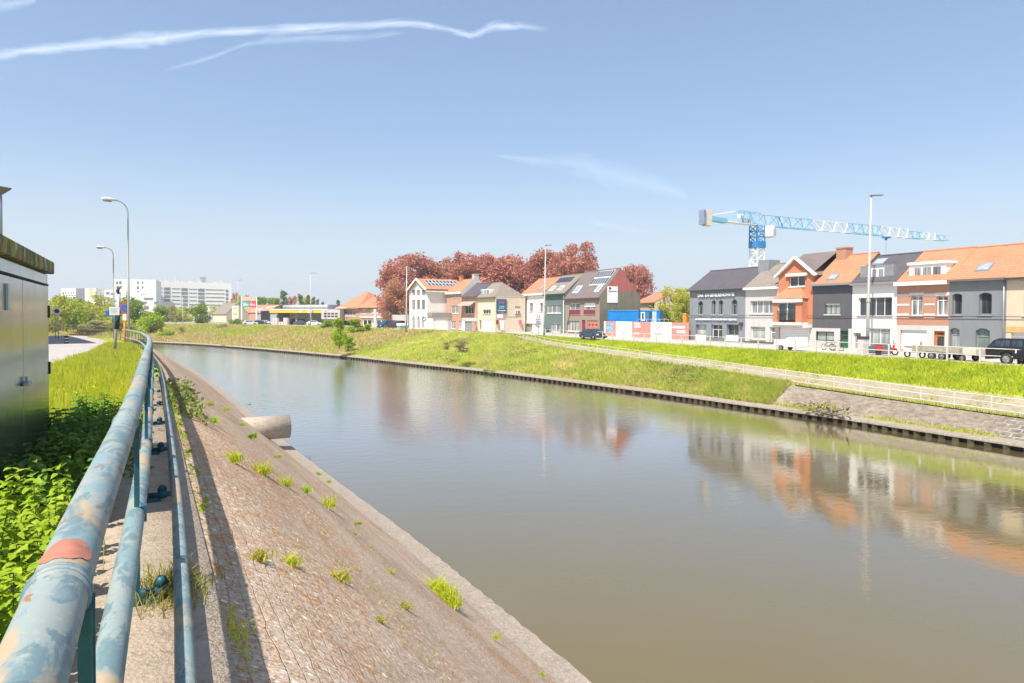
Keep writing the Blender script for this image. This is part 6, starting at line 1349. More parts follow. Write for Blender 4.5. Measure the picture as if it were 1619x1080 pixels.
for (src, px, d, yt, wp, lb, r) in ((b1, 650, 188, 404, 88, 'leftmost copper beech, its crown hanging low beside the pale pole', 0), (b2, 628, 178, 440, 46, 'bronze lower crown of beech overlapping the brick house roof', 1), (b2, 712, 196, 420, 72, 'bronze-tinted copper beech above the white gabled building', 2.0), (b3, 742, 190, 401, 58, 'pointed copper beech above the pink brick house', 0.6),
                                (b1, 795, 192, 405, 96, 'broad red copper beech above the beige corner house', 1.2), (b3, 836, 188, 408, 62, 'copper beech between the broad one and the tall lamp pole', 3.0), (b1, 868, 186, 398, 66, 'copper beech right behind the tall lamp pole', 2.2), (b3, 907, 178, 385, 66, 'tallest copper beech at the right of the group', 4.0), (b1, 1000, 172, 421, 56, 'copper beech rising right of the tall gable wall', 5.0), (b2, 682, 200, 412, 66, 'bronze beech filling the gap above the solar panels', 4.4), (b1, 722, 202, 410, 60, 'copper beech between the bronze one and the pointed one', 0.9), (b1, 770, 204, 409, 70, 'farthest copper beech above the dark-roofed houses', 2.9)):
    plant(src, px, d, 515, yt, wp, lb, 4.0, r, 20, 15 if src != b3 else 13, G)
g1 = make_tree('leafy_tree', 'x', 'tree', L_YG, BARK, 8, 7, 31, 34, 0.16, 150, 0.05); G2 = 'yellow-green trees behind the building site'
for (px, d, yt, wp, lb, r) in ((1068, 118, 453, 62, 'tallest yellow-green willow left of the grey shop', 0), (1086, 112, 462, 48, 'yellow-green tree touching the grey shop wall', 2), (1046, 125, 470, 46, 'yellow-green bush-like tree right of the blue cabins', 4), (1025, 140, 468, 24, 'small yellow tree above the orange-roofed house', 5), (1057, 108, 480, 50, 'lower drooping yellow-green tree behind the hoarding', 3)):
    plant(g1, px, d, 520, yt, wp, lb, 4.0, r, 8, 7, G2)
p1 = make_tree('young_tree', 'x', 'tree', L_LT, BARK, 5, 2.5, 41, 34, 0.13, 330, 0.04, 'column', bs=1.5); G3 = 'young bright trees on the far bank'
def slope_z(px, d):
    return None
for (px, d, yb, yt, wp, lb, r) in ((536, 112, 549, 503, 21, 'bright green young maple on the bank in front of the brick house', 0), (562, 150, 529, 504, 26, 'dark-leaved young tree on the bank crest left of the grey van', 1), (581, 150, 533, 512, 15, 'small yellowish sapling on the bank crest', 2), (551, 118, 552, 532, 20, 'low reddish-green shrub below the sapling', 3), (518, 170, 520, 506, 22, 'green bush at the left foot of the brick house', 4)):
    plant(p1, px, d, yb, yt, wp, lb, None, r, 5, 3, G3)
s1 = make_tree('bank_shrub', 'x', 'shrub', L_GR, BARK, 6, 6, 51, 34, 0.2, 110, 0.02, bs=1.25); s2 = make_tree('bank_shrub', 'x', 'shrub', L_YG, BARK, 6, 6, 52, 34, 0.2, 100, 0.02, bs=1.25); G4 = 'shrubs along the far end of the canal'
s3 = make_tree('bank_shrub', 'x', 'shrub', L_PL, BARK, 6, 6, 53, 24, 0.2, 110, 0.02); s4 = make_tree('bank_shrub', 'x', 'shrub', L_LT, BARK, 6, 6, 54, 34, 0.2, 110, 0.05, bs=1.25)
for (src, px, d, yb, yt, wp, lb, r) in ((s4, 238, 184, 548, 497, 44, 'large bright bush at the water where the canal bends behind the railing', 0), (s4, 264, 176, 543, 522, 26, 'bright leaning bush at the water right of the bend', 1), (s3, 286, 180, 541, 516, 12, 'thin brown-green bush beside the leaning bush', 2), (s1, 316, 225, 513, 480, 24, 'round bright green tree on the crest left of the price sign', 3),
        (s1, 372, 205, 519, 504, 20, 'dark bush on the crest under the fuel price sign', 4), (s3, 352, 190, 535, 512, 22, 'bare brownish bush on the slope below the price sign', 5), (s1, 258, 260, 510, 484, 30, 'green tree mass below the tall white block', 6), (s2, 285, 270, 510, 486, 34, 'olive tree below the long apartment building', 7),
        (s2, 350, 300, 510, 484, 40, 'olive tree mass behind the small gabled house', 8), (s3, 272, 250, 512, 482, 14, 'dark thin tree right of the green tree mass', 2), (s3, 726, 88, 556, 536, 32, 'dry pinkish shrub on the bank in front of the white gabled building', 1), (s3, 708, 92, 552, 540, 20, 'small dry shrub left of the pinkish one', 4),
        (s1, 205, 190, 515, 470, 34, 'dark green tree right behind the no-parking sign', 5), (s2, 172, 210, 520, 466, 46, 'tall yellow-green tree behind the notice post', 1), (s2, 140, 190, 520, 478, 50, 'yellow-green bush mass left of the notice post', 2), (s4, 105, 180, 522, 470, 46, 'yellow-green bush behind the round road sign', 3), (s2, 82, 170, 520, 466, 40, 'yellow tree just right of the cabinet', 4), (s1, 122, 230, 515, 472, 40, 'green trees in front of the tower block', 5), (s4, 228, 210, 520, 492, 30, 'bright bush in front of the tall white block', 0), (s2, 190, 165, 522, 500, 40, 'olive shrubs behind the guard rail', 2), (s3, 150, 150, 522, 506, 40, 'dry brush on the bank behind the guard rail', 3)):
    plant(src, px, d, yb, yt, wp, lb, None, r, 6, 6, G4)
c1_ = make_tree('conifer', 'x', 'tree', L_DK, BARK, 14, 4.5, 61, 36, 0.35, 60, 0.03, 'cone', bs=1.8); G5 = 'trees beyond the fuel station'
for (px, d, yt, wp, lb, r) in ((448, 380, 459, 16, 'tallest dark conifer above the fuel station', 0), (475, 380, 465, 12, 'dark conifer right of the reddish tree', 1), (488, 385, 466, 9, 'narrow conifer left of the lamp pole', 2), (496, 385, 469, 8, 'narrow conifer right of the lamp pole', 3), (502, 390, 473, 8, 'small conifer in the far row', 4), (510, 390, 477, 8, 'smallest conifer in the far row', 5), (535, 330, 474, 10, 'little dark tree left of the big orange roof', 2)):
    plant(c1_, px, d, 512, yt, wp, lb, 4.0, r, 14, 4.5, G5)
f1 = make_tree('broad_tree', 'x', 'tree', L_GR, BARK, 12, 12, 71, 34, 0.5, 26, 0.03, bs=1.3); f2 = make_tree('broad_tree', 'x', 'tree', L_YG, BARK, 12, 12, 72, 34, 0.5, 26, 0.03, bs=1.3); f3 = make_tree('broad_tree', 'x', 'tree', L_CU, BARK, 12, 12, 73, 24, 0.5, 26, 0.05)
for (src, px, d, yt, wp, lb, r) in ((f1, 415, 330, 471, 30, 'green tree right of the billboard', 0), (f1, 434, 340, 472, 24, 'green tree left of the tall conifer', 1), (f2, 385, 340, 468, 26, 'olive tree left of the billboard', 2), (f3, 462, 400, 468, 20, 'dark red tree between the far conifers', 3), (f3, 372, 420, 462, 14, 'dark red tree at the end of the apartment building', 3), (f2, 483, 410, 470, 30, 'yellowish tree behind the far conifers', 4), (f2, 523, 320, 484, 14, 'yellow-green tree left of the big orange roof', 1),
                                    (f2, 300, 330, 486, 40, 'olive tree in front of the apartment building', 3), (f1, 262, 340, 490, 34, 'green tree at the foot of the tall white block', 5), (f2, 640, 420, 495, 60, 'far trees behind the white garden wall', 2)):
    plant(src, px, d, 512, yt, wp, lb, 4.0, r, 12, 12, G5)
# ---- far bank vegetation
ks = np.arange(0, NS + 1e-6, 0.05); TAB = np.array([[far_pt(s, k) for k in range(6)] for s in ks])
def far_points(n, s0, s1, k0, k1, rng, f0=0.0, f1=1.0, pw=1.0):
    s = s0 + (s1 - s0) * rng.random(n) ** pw; f = f0 + (f1 - f0) * rng.random(n); i = np.minimum((s / 0.05).astype(int), len(ks) - 2); g = (s / 0.05 - i)[:, None]
    P = TAB[i, k0] * (1 - g) + TAB[i + 1, k0] * g; Q = TAB[i, k1] * (1 - g) + TAB[i + 1, k1] * g
    return P + (Q - P) * f[:, None], s, f
rng = np.random.default_rng(99)
FG1 = leaf_mat('bank_grass', (0.38, 0.48, 0.06), (0.60, 0.60, 0.16), 0.45, 0.4); FG2 = leaf_mat('bank_straw', (0.52, 0.44, 0.17), (0.62, 0.52, 0.26), 0.3, 0.35); FG3 = leaf_mat('bank_weed', (0.16, 0.27, 0.02), (0.28, 0.38, 0.04), 0.5, 0.35)
def nz(P, sc, ph): x, y = P[:, 0] * sc, P[:, 1] * sc; return np.sin(x * 1.3 + ph) * np.sin(y * 1.1 - ph * 2) + 0.6 * np.sin(x * 2.9 - y * 1.7 + ph) + 0.5 * np.sin(y * 3.7 + x * 2.1 + 3 * ph)
P, s, f = far_points(150000, FARK, 8.5, 1, 2, rng, 0, 1, 1.4); P[:, 2] -= 0.05
m = nz(P, 0.35, 1.0) + 0.5 * rng.normal(size=len(P)); keep = m > -0.6
V, Fc = blades(P[keep], 0.42, 0.075, rng, 0.8); tag(npmesh('bank_grass', V, Fc, FG1), 'tall yellow-green grass on the far bank below the towpath railing', 'grass', kind='stuff')
V, Fc = blades(P[~keep][:34000], 0.36, 0.075, rng, 0.8); tag(npmesh('bank_straw', V, Fc, FG2), 'straw-coloured dry grass patches on the far bank', 'grass', kind='stuff')
P, s, f = far_points(30000, FARK, 8.5, 1, 2, rng, 0, 1, 1.4); m = nz(P, 0.22, 4.0); m = m + 0.4 * rng.normal(size=len(P)); P = P[m > 0.8]; P[:, 2] += 0.4 * rng.random(len(P)); V, Fc = leaf_quads(P, 0.12, rng, 0.2); tag(npmesh('bank_weeds', V, Fc, FG3), 'clumps of darker green weeds on the far bank', 'weeds', kind='stuff')
P, s, f = far_points(70000, 8.2, 13.5, 1, 5, rng); m = nz(P, 0.1, 2.0) + 1.4 * (f - 0.62) + 0.4 * rng.normal(size=len(P)); k_ = m > 0.15
V, Fc = blades(P[~k_], 0.5, 0.20, rng, 0.8); tag(npmesh('dry_bank_grass', V, Fc, FG2), 'dry pale grass on the distant bank below the fuel station', 'grass', kind='stuff'); V, Fc = blades(P[k_], 0.5, 0.20, rng, 0.8); tag(npmesh('crest_grass', V, Fc, FG1), 'greener grass along the crest of the distant bank', 'grass', kind='stuff')
P, s, f = far_points(90000, 0.6, 7.2, 4, 5, rng); P[:, 2] -= 0.03; V, Fc = blades(P, 0.26, 0.07, rng, 0.8); tag(npmesh('lawn_grass', V, Fc, leaf_mat('lawn_leaf', (0.36, 0.48, 0.02), (0.56, 0.60, 0.06), 0.6, 0.4)), 'lush bright grass slope between towpath and street fence', 'grass', kind='stuff')
P, s, f = far_points(9000, 0.6, 7.0, 2, 3, rng, -0.12, 0.1); V, Fc = blades(P, 0.2, 0.05, rng, 0.8); tag(npmesh('path_edge_grass', V, Fc, FG1), 'grass fringe at the foot of the towpath railing', 'grass', kind='stuff')
P, s, f = far_points(7000, 0.6, 7.0, 3, 4, rng); m = nz(P, 0.5, 3.0); P = P[m > 0.5]; V, Fc = blades(P, 0.16, 0.05, rng, 0.8); tag(npmesh('paving_weeds', V, Fc, FG1), 'sparse weeds growing in the towpath revetment joints', 'weeds', kind='stuff')
P, s, f = far_points(16000, 1.2, 3.9, 1, 2, rng, -0.1, 0.1); m = nz(P, 0.3, 2.2); m = m + 0.7 * rng.normal(size=len(P)); P = P[m > 0.9]; V, Fc = blades(P, 0.24, 0.05, rng, 0.9); tag(npmesh('wall_foot_grass', V, Fc, FG1), 'grass growing along the foot of the stone revetment wall', 'grass', kind='stuff')
P, s, f = far_points(26000, 2.2, 12, 0, 1, rng, -0.12, 0.25); m = nz(P, 0.21, 5.0); P = P[m > 1.15]; P[:, 2] += 0.1 - 0.42 * rng.random(len(P)) ** 2; V, Fc = leaf_quads(P, 0.07, rng, 0.2); tag(npmesh('edge_creepers', V, Fc, FG3), 'green creepers hanging over the concrete edge above the water', 'weeds', kind='stuff')
q = atz(1303, 652, 0.6); dt = thing('driftwood_heap', 'heap of grey driftwood and leaves caught on the far water edge', 'driftwood', (q.x, q.y, 0.45)); rg = random.Random(5); b = MB()
for i in range(26): a = rg.random() * 6.3; l = 0.3 + rg.random() * 0.8; x, y = rg.gauss(0, 0.35), rg.gauss(0, 0.7); b.tube([(x, y, rg.random() * 0.7), (x + l * math.cos(a), y + l * math.sin(a), rg.random() * 0.9)], [0.09, 0.04], 6)
b.build('branches', mat('grey_wood', (0.24, 0.19, 0.165), 0.9, var=0.3, scale=5), dt, True); C = np.stack([rng.normal(size=260) * 0.35, rng.normal(size=260) * 0.8, 0.25 + 0.5 * rng.random(260)], 1); V, Fc = leaf_quads(C, 0.09, rng); npmesh('leaves', V, Fc, L_YG, dt)
# steps on the far bank
a = atz(749, 527, 3.9); c = atdep(700, 560, 95); b = MB(); A = far_pt(8.55, 5); Bp = far_pt(8.1, 1)
n = 22
for i in range(n):
    f = i / n; p = Vector(A).lerp(Vector(Bp), f * 0.75); b.box((p.x - 0.6, p.y - 0.5, p.z - 0.1), (p.x + 0.6, p.y + 0.5, p.z + 0.08))
tag(b.build('bank_stairs', CONC), 'narrow worn concrete steps running down the far bank', 'steps')
# ---- contrails
def cloud(name, label, pts, alt, alpha, seed, streak):
    rows = []; n = len(pts)
    for i in range((n - 1) * 12 + 1):
        x, y, w_ = cr(pts, i / 12); rows.append([atz(x, y + w_ * (j / 8 - 0.5) * 1.7, alt) for j in range(9)])
    m, nt, p = base_mat(name + '_vapour', 1, 0, 0); nt.nodes.remove(p)
    uvn = nd(nt, 'ShaderNodeUVMap'); mp = nd(nt, 'ShaderNodeMapping'); mp.inputs['Scale'].default_value = streak; mp.inputs['Location'].default_value = (seed, 0, 0); nt.links.new(uvn.outputs[0], mp.inputs[0])
    f = noise(nt, mp.outputs[0], 1, 7, 0.62, 0.8); s_ = nd(nt, 'ShaderNodeSeparateXYZ'); nt.links.new(uvn.outputs[0], s_.inputs[0])
    def mth(op, a, b=None):
        q = nd(nt, 'ShaderNodeMath', operation=op)
        for k, v in enumerate((a, b)):
            if v is None: continue
            if hasattr(v, 'is_output'): nt.links.new(v, q.inputs[k])
            else: q.inputs[k].default_value = v
        return q.outputs[0]
    v = mth('ABSOLUTE', mth('MULTIPLY_ADD', s_.outputs[1], 2.0)); nt.nodes[-1]
    q = v.node.inputs[0].links[0].from_node; q.inputs[2].default_value = -1.0
    edge = mth('SUBTRACT', mth('MULTIPLY', f, 1.9), mth('MULTIPLY', v, 1.15)); al = ramp(nt, edge, 0.12, 1.75)
    u = mth('MULTIPLY_ADD', s_.outputs[0], 2.0); u.node.inputs[2].default_value = -1.0; ue = ramp(nt, mth('ABSOLUTE', u), 1.0, 0.8)
    al = mth('MULTIPLY', mth('MULTIPLY', al, ue), alpha)
    tb = nd(nt, 'ShaderNodeBsdfTransparent'); tl = nd(nt, 'ShaderNodeBsdfTranslucent'); tl.inputs[0].default_value = (0.9, 0.92, 0.95, 1); mx = nd(nt, 'ShaderNodeMixShader')
    nt.links.new(al, mx.inputs[0]); nt.links.new(tb.outputs[0], mx.inputs[1]); nt.links.new(tl.outputs[0], mx.inputs[2]); nt.links.new(mx.outputs[0], nt.nodes['Material Output'].inputs[0])
    o = grid(name, rows, m); me = o.data; uv = me.uv_layers.new(name='UVMap'); nr = len(rows); li_ = np.zeros(len(me.loops), np.int32); me.loops.foreach_get('vertex_index', li_)
    uvs = np.stack([(li_ // 9) / (nr - 1), (li_ % 9) / 8], 1).astype(np.float32); uv.data.foreach_set('uv', uvs.ravel()); tag(o, kind='structure')
cloud('cloud', '', [(-120, 100, 20), (0, 86, 17), (110, 74, 16), (215, 65, 20), (330, 53, 15), (480, 45, 14), (640, 36, 13), (700, 45, 9), (745, 55, 9), (780, 42, 15), (815, 42, 12), (870, 46, 8)], 1500, 0.36, 1.0, (16, 1.6, 1))
cloud('cloud', '', [(255, 113, 5), (330, 92, 7), (400, 68, 9), (480, 60, 14), (580, 58, 10), (640, 50, 6)], 1510, 0.13, 4.0, (9, 2, 1))
cloud('cloud', '', [(-60, 5, 30), (10, 6, 22), (60, -2, 10)], 1490, 0.18, 7.0, (4, 2, 1))
cloud('cloud', '', [(780, 245, 5), (840, 252, 14), (920, 262, 30), (1010, 285, 32), (1090, 310, 16)], 1480, 0.10, 9.0, (6, 1.6, 1))
cloud('cloud', '', [(930, 350, 6), (985, 360, 12), (1040, 372, 8)], 1470, 0.05, 12.0, (3, 2, 1))
# ---- vehicles ----------------------------------------------------------
TYRE = mat('tyre_rubber', (0.03, 0.03, 0.03), 0.8); RIM = mat('alloy_rim', (0.5, 0.5, 0.5), 0.35, 0.6); CARG = glass_mat('car_glass', (0.02, 0.025, 0.03), (0.06, 0.07, 0.08)); LRED = mat('tail_light', (0.55, 0.02, 0.02), 0.3); LWH = mat('head_light', (0.7, 0.7, 0.68), 0.2)
def carpaint(name, c):
    if name in MATS: return MATS[name]
    m, nt, p = base_mat(name, 0.28, 0.1, 0.5); p.inputs['Base Color'].default_value = (*c, 1); p.inputs['Coat Weight'].default_value = 0.6; p.inputs['Coat Roughness'].default_value = 0.08
    MATS[name] = m; return m
def wheel(par, x, y, r, w_=0.22):
    b = MB(); n = 22; sgn = 1 if y > 0 else -1
    prof = [(r * 0.62, w_ / 2), (r * 0.9, w_ / 2), (r, w_ * 0.35), (r, -w_ * 0.35), (r * 0.9, -w_ / 2), (r * 0.62, -w_ / 2)]
    V = [(x + pr * math.cos(2 * PI * k / n), y + o, r + pr * math.sin(2 * PI * k / n)) for pr, o in prof for k in range(n)]
    b.add(V, [(i * n + k, i * n + (k + 1) % n, (i + 1) * n + (k + 1) % n, (i + 1) * n + k) for i in range(5) for k in range(n)]); t = b.build('tyre', TYRE, par, True)
    b = MB(); disc(b, (x, r), r * 0.63, y + sgn * w_ * 0.30 - 0.01, y + sgn * w_ * 0.30 + 0.01, 20)
    for k in range(6): a = k * PI / 3; b.bar((x, y + sgn * w_ * 0.42, r), (x + r * 0.58 * math.cos(a), y + sgn * w_ * 0.36, r + r * 0.58 * math.sin(a)), 0.05, 0.03)
    b.build('rim', RIM, t)
def car(name, label, loc, rot, paint, lower, cab, glass, W, wr, wx, group=None, cat='car', lights=True):
    """lower/cab: side outlines (x,z); glass: list of side window outlines"""
    t = thing(name, label, cat, loc, rot, group); hw = W / 2
    def loft(poly, y0, inset, m, nm, par=None, bev=0.0):
        zs = [z for x, z in poly]; zmin, zmax = min(zs), max(zs); b = MB(); n = len(poly); xm = sum(x for x, z in poly) / n; V = []
        for sgn in (-1, 1):
            for x, z in poly:
                f = (z - zmin) / (zmax - zmin + 1e-6); V.append((x, sgn * (y0 - inset * f ** 1.5), z))
        b.add(V, [tuple(range(n)), tuple(range(n, 2 * n))[::-1]] + [(i, i + n, (i + 1) % n + n, (i + 1) % n) for i in range(n)]); return b.build(nm, m, par or t, bevel=bev)
    # wheel arches cut into the lower outline
    pts = list(lower); bd = loft(pts, hw, 0.06, paint, 'body', bev=0.05)
    cbn = loft(cab, hw - 0.07, 0.16, paint, 'cabin', bev=0.04)
    zs = [z for x, z in cab]; zmin, zmax = min(zs), max(zs)
    for g in glass:
        for sgn in (-1, 1):
            b = MB(); b.add([(x, sgn * (hw - 0.07 - 0.16 * ((z - zmin) / (zmax - zmin)) ** 1.5 + 0.012), z) for x, z in g], [tuple(range(len(g)))]); b.build('side_window', CARG, cbn)
    for x in wx:
        for y in (-hw + 0.10, hw - 0.10): wheel(t, x, y, wr)
    if lights:
        x0 = min(x for x, z in lower); x1 = max(x for x, z in lower)
        for y in (-hw + 0.18, hw - 0.18):
            MB().box((x0 - 0.03, y - 0.12, 0.75), (x0 + 0.08, y + 0.12, 1.0)).build('tail_light', LRED, t); MB().box((x1 - 0.1, y - 0.15, 0.6), (x1 + 0.02, y + 0.15, 0.78)).build('headlight', LWH, t)
        for (xx) in (x0 - 0.03, x1 - 0.05): MB().box((xx, -hw + 0.05, 0.32), (xx + 0.1, hw - 0.05, 0.5)).build('bumper', DKM, t)
    return t
def arch_lower(x0, x1, z0, zb, wx, wr, hood):     # body outline with wheel openings approximated
    pts = [(x0, zb * 0.95), (x0 - 0.0, z0 + 0.25), (x0 + 0.08, z0)]
    for x in sorted(wx):
        pts += [(x - wr * 1.15, z0), (x - wr * 0.9, z0 + wr * 0.85), (x - wr * 0.4, z0 + wr * 1.3), (x + wr * 0.4, z0 + wr * 1.3), (x + wr * 0.9, z0 + wr * 0.85), (x + wr * 1.15, z0)]
    pts += [(x1 - 0.08, z0), (x1, z0 + 0.25), (x1 - 0.03, hood - 0.12)]
    return pts
ZS = 4.04
dY = math.atan2(R1b[1] - R1a[1], R1b[0] - R1a[0])      # direction along the street, left to right in the picture
# pickup with hardtop, cut by the right edge; its tail is to the left
q = atz(1592, 577.0, ZS)
low = arch_lower(-1.35, 3.95, 0.42, 1.05, (0, 3.1), 0.40, 1.0) + [(2.75, 1.12), (2.3, 1.16), (-1.35, 1.14)]
car('pickup_truck', 'black pickup truck with a hardtop parked behind the fence at the right edge', (q.x + 0.85, q.y, ZS), dY, carpaint('black_paint', (0.012, 0.014, 0.018)), low,
    [(-1.3, 1.12), (-0.95, 1.62), (-0.6, 1.78), (1.55, 1.80), (2.05, 1.62), (2.6, 1.14)], [[(-0.95, 1.25), (-0.70, 1.62), (0.15, 1.66), (0.15, 1.25)], [(0.3, 1.25), (0.3, 1.66), (0.95, 1.68), (0.95, 1.25)], [(1.05, 1.25), (1.05, 1.68), (1.5, 1.68), (1.95, 1.5), (2.15, 1.25)]], 1.8, 0.39, (0, 3.1), cat='pickup')
# dark car between the rows (only its upper half shows over the grass)
sed = [(2.1, 0.80), (1.2, 0.92), (-2.05, 0.94)]; scab = [(-1.85, 0.9), (-1.45, 1.25), (-0.9, 1.42), (0.35, 1.43), (1.25, 0.92)]; sgl = [[(-1.35, 1.0), (-1.15, 1.24), (-0.75, 1.36), (-0.25, 1.37), (-0.25, 1.0)], [(-0.15, 1.0), (-0.15, 1.37), (0.3, 1.37), (0.9, 1.0)]]
q = atz(905, 537, ZS); car('parked_car', 'dark blue-grey car parked in front of the brown house', (q.x + 3.3, q.y, ZS), dY + 0.05, carpaint('navy_paint', (0.025, 0.035, 0.06)), arch_lower(-2.1, 2.15, 0.25, 0.9, (-1.3, 1.3), 0.32, 0.8) + sed, scab, sgl, 1.75, 0.32, (-1.3, 1.3), 'cars parked along the street')
q = atz(768, 530.5, ZS)
G6 = 'cars parked along the street'
van = [(2.3, 0.95), (1.5, 1.1), (-2.25, 1.1)]; vcab = [(-2.25, 1.05), (-2.15, 1.85), (-1.9, 1.95), (0.3, 1.95), (0.7, 1.85), (1.55, 1.08)]; vgl = [[(-1.9, 1.2), (-1.9, 1.75), (-0.8, 1.75), (-0.8, 1.2)], [(-0.7, 1.2), (-0.7, 1.75), (0.2, 1.75), (0.2, 1.2)], [(0.3, 1.2), (0.3, 1.75), (0.6, 1.75), (1.2, 1.2)]]
q = atdep(612, 520.5, 160); car('parked_van', 'dark blue van parked on the crest at the foot of the copper beech', (q.x, q.y, 4.0), R(200), carpaint('dark_blue_paint', (0.02, 0.045, 0.10)), arch_lower(-2.3, 2.35, 0.3, 1.1, (-1.4, 1.4), 0.34, 1.0) + van, vcab, vgl, 1.8, 0.34, (-1.4, 1.4), G6, 'van')
q = atdep(625, 520.5, 154); car('parked_van', 'brown-black van parked right of the dark blue van', (q.x, q.y, 4.0), R(120), carpaint('brown_black_paint', (0.05, 0.03, 0.03)), arch_lower(-2.3, 2.35, 0.3, 1.1, (-1.4, 1.4), 0.34, 1.0) + van, vcab, vgl, 1.8, 0.34, (-1.4, 1.4), G6, 'van')
for (px, d, c, nm, lb) in ((395, 200, (0.6, 0.6, 0.6), 'white_car_paint', 'white car with red trim left of the fuel station'), (410, 204, (0.04, 0.045, 0.05), 'charcoal_paint', 'dark car in the shade of the fuel station wing'), (420, 206, (0.55, 0.56, 0.58), 'silver_paint', 'pale car half inside the fuel station bay'), (476, 200, (0.05, 0.055, 0.06), 'graphite_paint', 'dark car at the pumps under the canopy'), (497, 196, (0.72, 0.72, 0.72), 'bright_white_paint', 'white car right of the canopy lamp pole')):
    q = atdep(px, 515, d); car('station_car', lb, (q.x, q.y, 4.0), R(-20 + px % 7 * 6), carpaint(nm, c), arch_lower(-2.1, 2.15, 0.25, 0.9, (-1.3, 1.3), 0.32, 0.8) + sed, scab, sgl, 1.75, 0.32, (-1.3, 1.3), 'cars at the fuel station')
# box trailer with tandem wheels
def streetp(px, off):                            # point in the street at photo column px, off metres behind the fence
    A, B_ = Vector((*FE[1], 0)), Vector((*FE[6], 0)); d = ray(px, 560); best = None
    for i in range(300):
        s = 0.4 + i * 0.03; e = far_pt(s, 5); a = far_pt(s, 0); dx, dy = e[0] - a[0], e[1] - a[1]; L = math.hypot(dx, dy); p = (e[0] + dx / L * off, e[1] + dy / L * off)
        v = Vector((p[0], p[1], 0)); sx = CX + F * (v.dot(rt0)) / (v.x * math.sin(YAW) + v.y * math.cos(YAW))
        if best is None or abs(sx - px) < best[0]: best = (abs(sx - px), v)
    return Vector((best[1].x, best[1].y, ZS))
q = streetp(1497, 1.6); t = thing('trailer', 'flat open trailer with wooden side boards and two axles parked beside the scooter', 'trailer', q, dY)
WOOD = mat('bleached_boards', (0.38, 0.33, 0.25), 0.8, var=0.2, scale=4)
b = MB(); b.box((-2.0, -0.9, 0.62), (1.6, -0.86, 1.0)); b.box((-2.0, 0.86, 0.62), (1.6, 0.9, 1.0)); b.box((-2.0, -0.855, 0.62), (-1.96, 0.855, 1.0)); b.box((1.56, -0.855, 0.62), (1.6, 0.855, 1.0)); b.build('side_board', WOOD, t); b = MB(); b.box((-2.05, -0.92, 0.5), (1.65, 0.92, 0.61)); b.bar((1.65, 0, 0.52), (2.9, 0, 0.45), 0.1); b.build('chassis', ZINC, t)
for x in (-0.45, 0.35):
    for y in (-0.85, 0.85): wheel(t, x, y, 0.30, 0.18)
for y in (-0.85, 0.85): MB().box((-0.85, y - 0.13, 0.625), (0.75, y + 0.13, 0.655)).build('mudguard', ZINC, t)
q = streetp(1535, 1.8); t = thing('flatbed_trailer', 'low cream trailer standing between the wooden trailer and the pickup', 'trailer', q, dY)
MB().box((-0.9, -0.75, 0.55), (0.9, 0.75, 0.95)).build('box', mat('cream_paint', (0.62, 0.55, 0.42), 0.6), t, bevel=0.03); MB().bar((0.9, 0, 0.5), (1.8, 0, 0.45), 0.08).build('drawbar', ZINC, t)
for y in (-0.8, 0.8): wheel(t, 0.0, y, 0.26, 0.16)
def bike(name, label, px, off, col, cat, scooter=False, rot=0.0):
    q = streetp(px, off); t = thing(name, label, cat, q, dY + rot); r = 0.27 if scooter else 0.33; xb = 0.62 if scooter else 0.52
    for x in (-xb, xb):
        b = MB(); n = 18; b.tube([(x + (r - 0.05) * math.cos(2 * PI * k / n), 0, r + (r - 0.05) * math.sin(2 * PI * k / n)) for k in range(n + 1)], 0.06 if scooter else 0.025, 6, caps=False); b.build('wheel', TYRE, t, True)
    if scooter:
        b = MB(); b.box((-0.85, -0.17, 0.42), (0.05, 0.17, 0.78)); b.box((0.05, -0.15, 0.25), (0.42, 0.15, 0.35)); b.bar((0.38, 0, 0.3), (0.6, 0, 1.0), 0.3, 0.12); b.bar((0.62, 0, 0.55), (0.62, 0, 0.62), 0.16, 0.3); b.build('body', col, t, bevel=0.06)
        MB().box((-0.8, -0.15, 0.79), (-0.02, 0.15, 0.88)).build('seat', DKM, t, bevel=0.03); b = MB(); b.bar((0.55, -0.3, 1.05), (0.55, 0.3, 1.05), 0.04); b.bar((0.5, 0, 1.0), (0.5, 0, 1.28), 0.24, 0.02); b.build('handlebar', STEEL, t)
    else:
        b = MB()
        for p, q2 in (((-0.52, 0, 0.33), (-0.1, 0, 0.3)), ((-0.1, 0, 0.3), (-0.25, 0, 0.85)), ((-0.52, 0, 0.33), (-0.22, 0, 0.75)), ((-0.22, 0, 0.75), (0.35, 0, 0.8)), ((-0.1, 0, 0.3), (0.37, 0, 0.75)), ((0.52, 0, 0.33), (0.33, 0, 1.0))): b.tube([p, q2], 0.022, 6)
        b.build('frame', col, t, True); MB().box((-0.38, -0.07, 0.85), (-0.14, 0.07, 0.91)).build('saddle', DKM, t); MB().bar((0.33, -0.28, 1.0), (0.33, 0.28, 1.0), 0.03).build('handlebar', DKM, t)
bike('scooter', 'silver-white scooter with a windscreen parked at the white garage door', 1446, 2.2, mat('scooter_silver', (0.6, 0.6, 0.6), 0.35), 'scooter', True)
bike('scooter', 'red and dark scooter in front of the white house door', 1405, 3.4, mat('scooter_red', (0.55, 0.03, 0.04), 0.35), 'scooter', True, 0.9)
bike('bicycle', 'dark bicycle leaning by the window of the charcoal house', 1312, 5.6, DKM, 'bicycle'); bike('bicycle', 'second dark bicycle next to the green door', 1324, 5.4, mat('bike_grey', (0.2, 0.2, 0.22), 0.4), 'bicycle')
bike('bicycle', 'bicycle parked before the white shuttered garage of the beige corner house', 753, 1.0, DKM, 'bicycle')
q = streetp(1378, 3.5); 
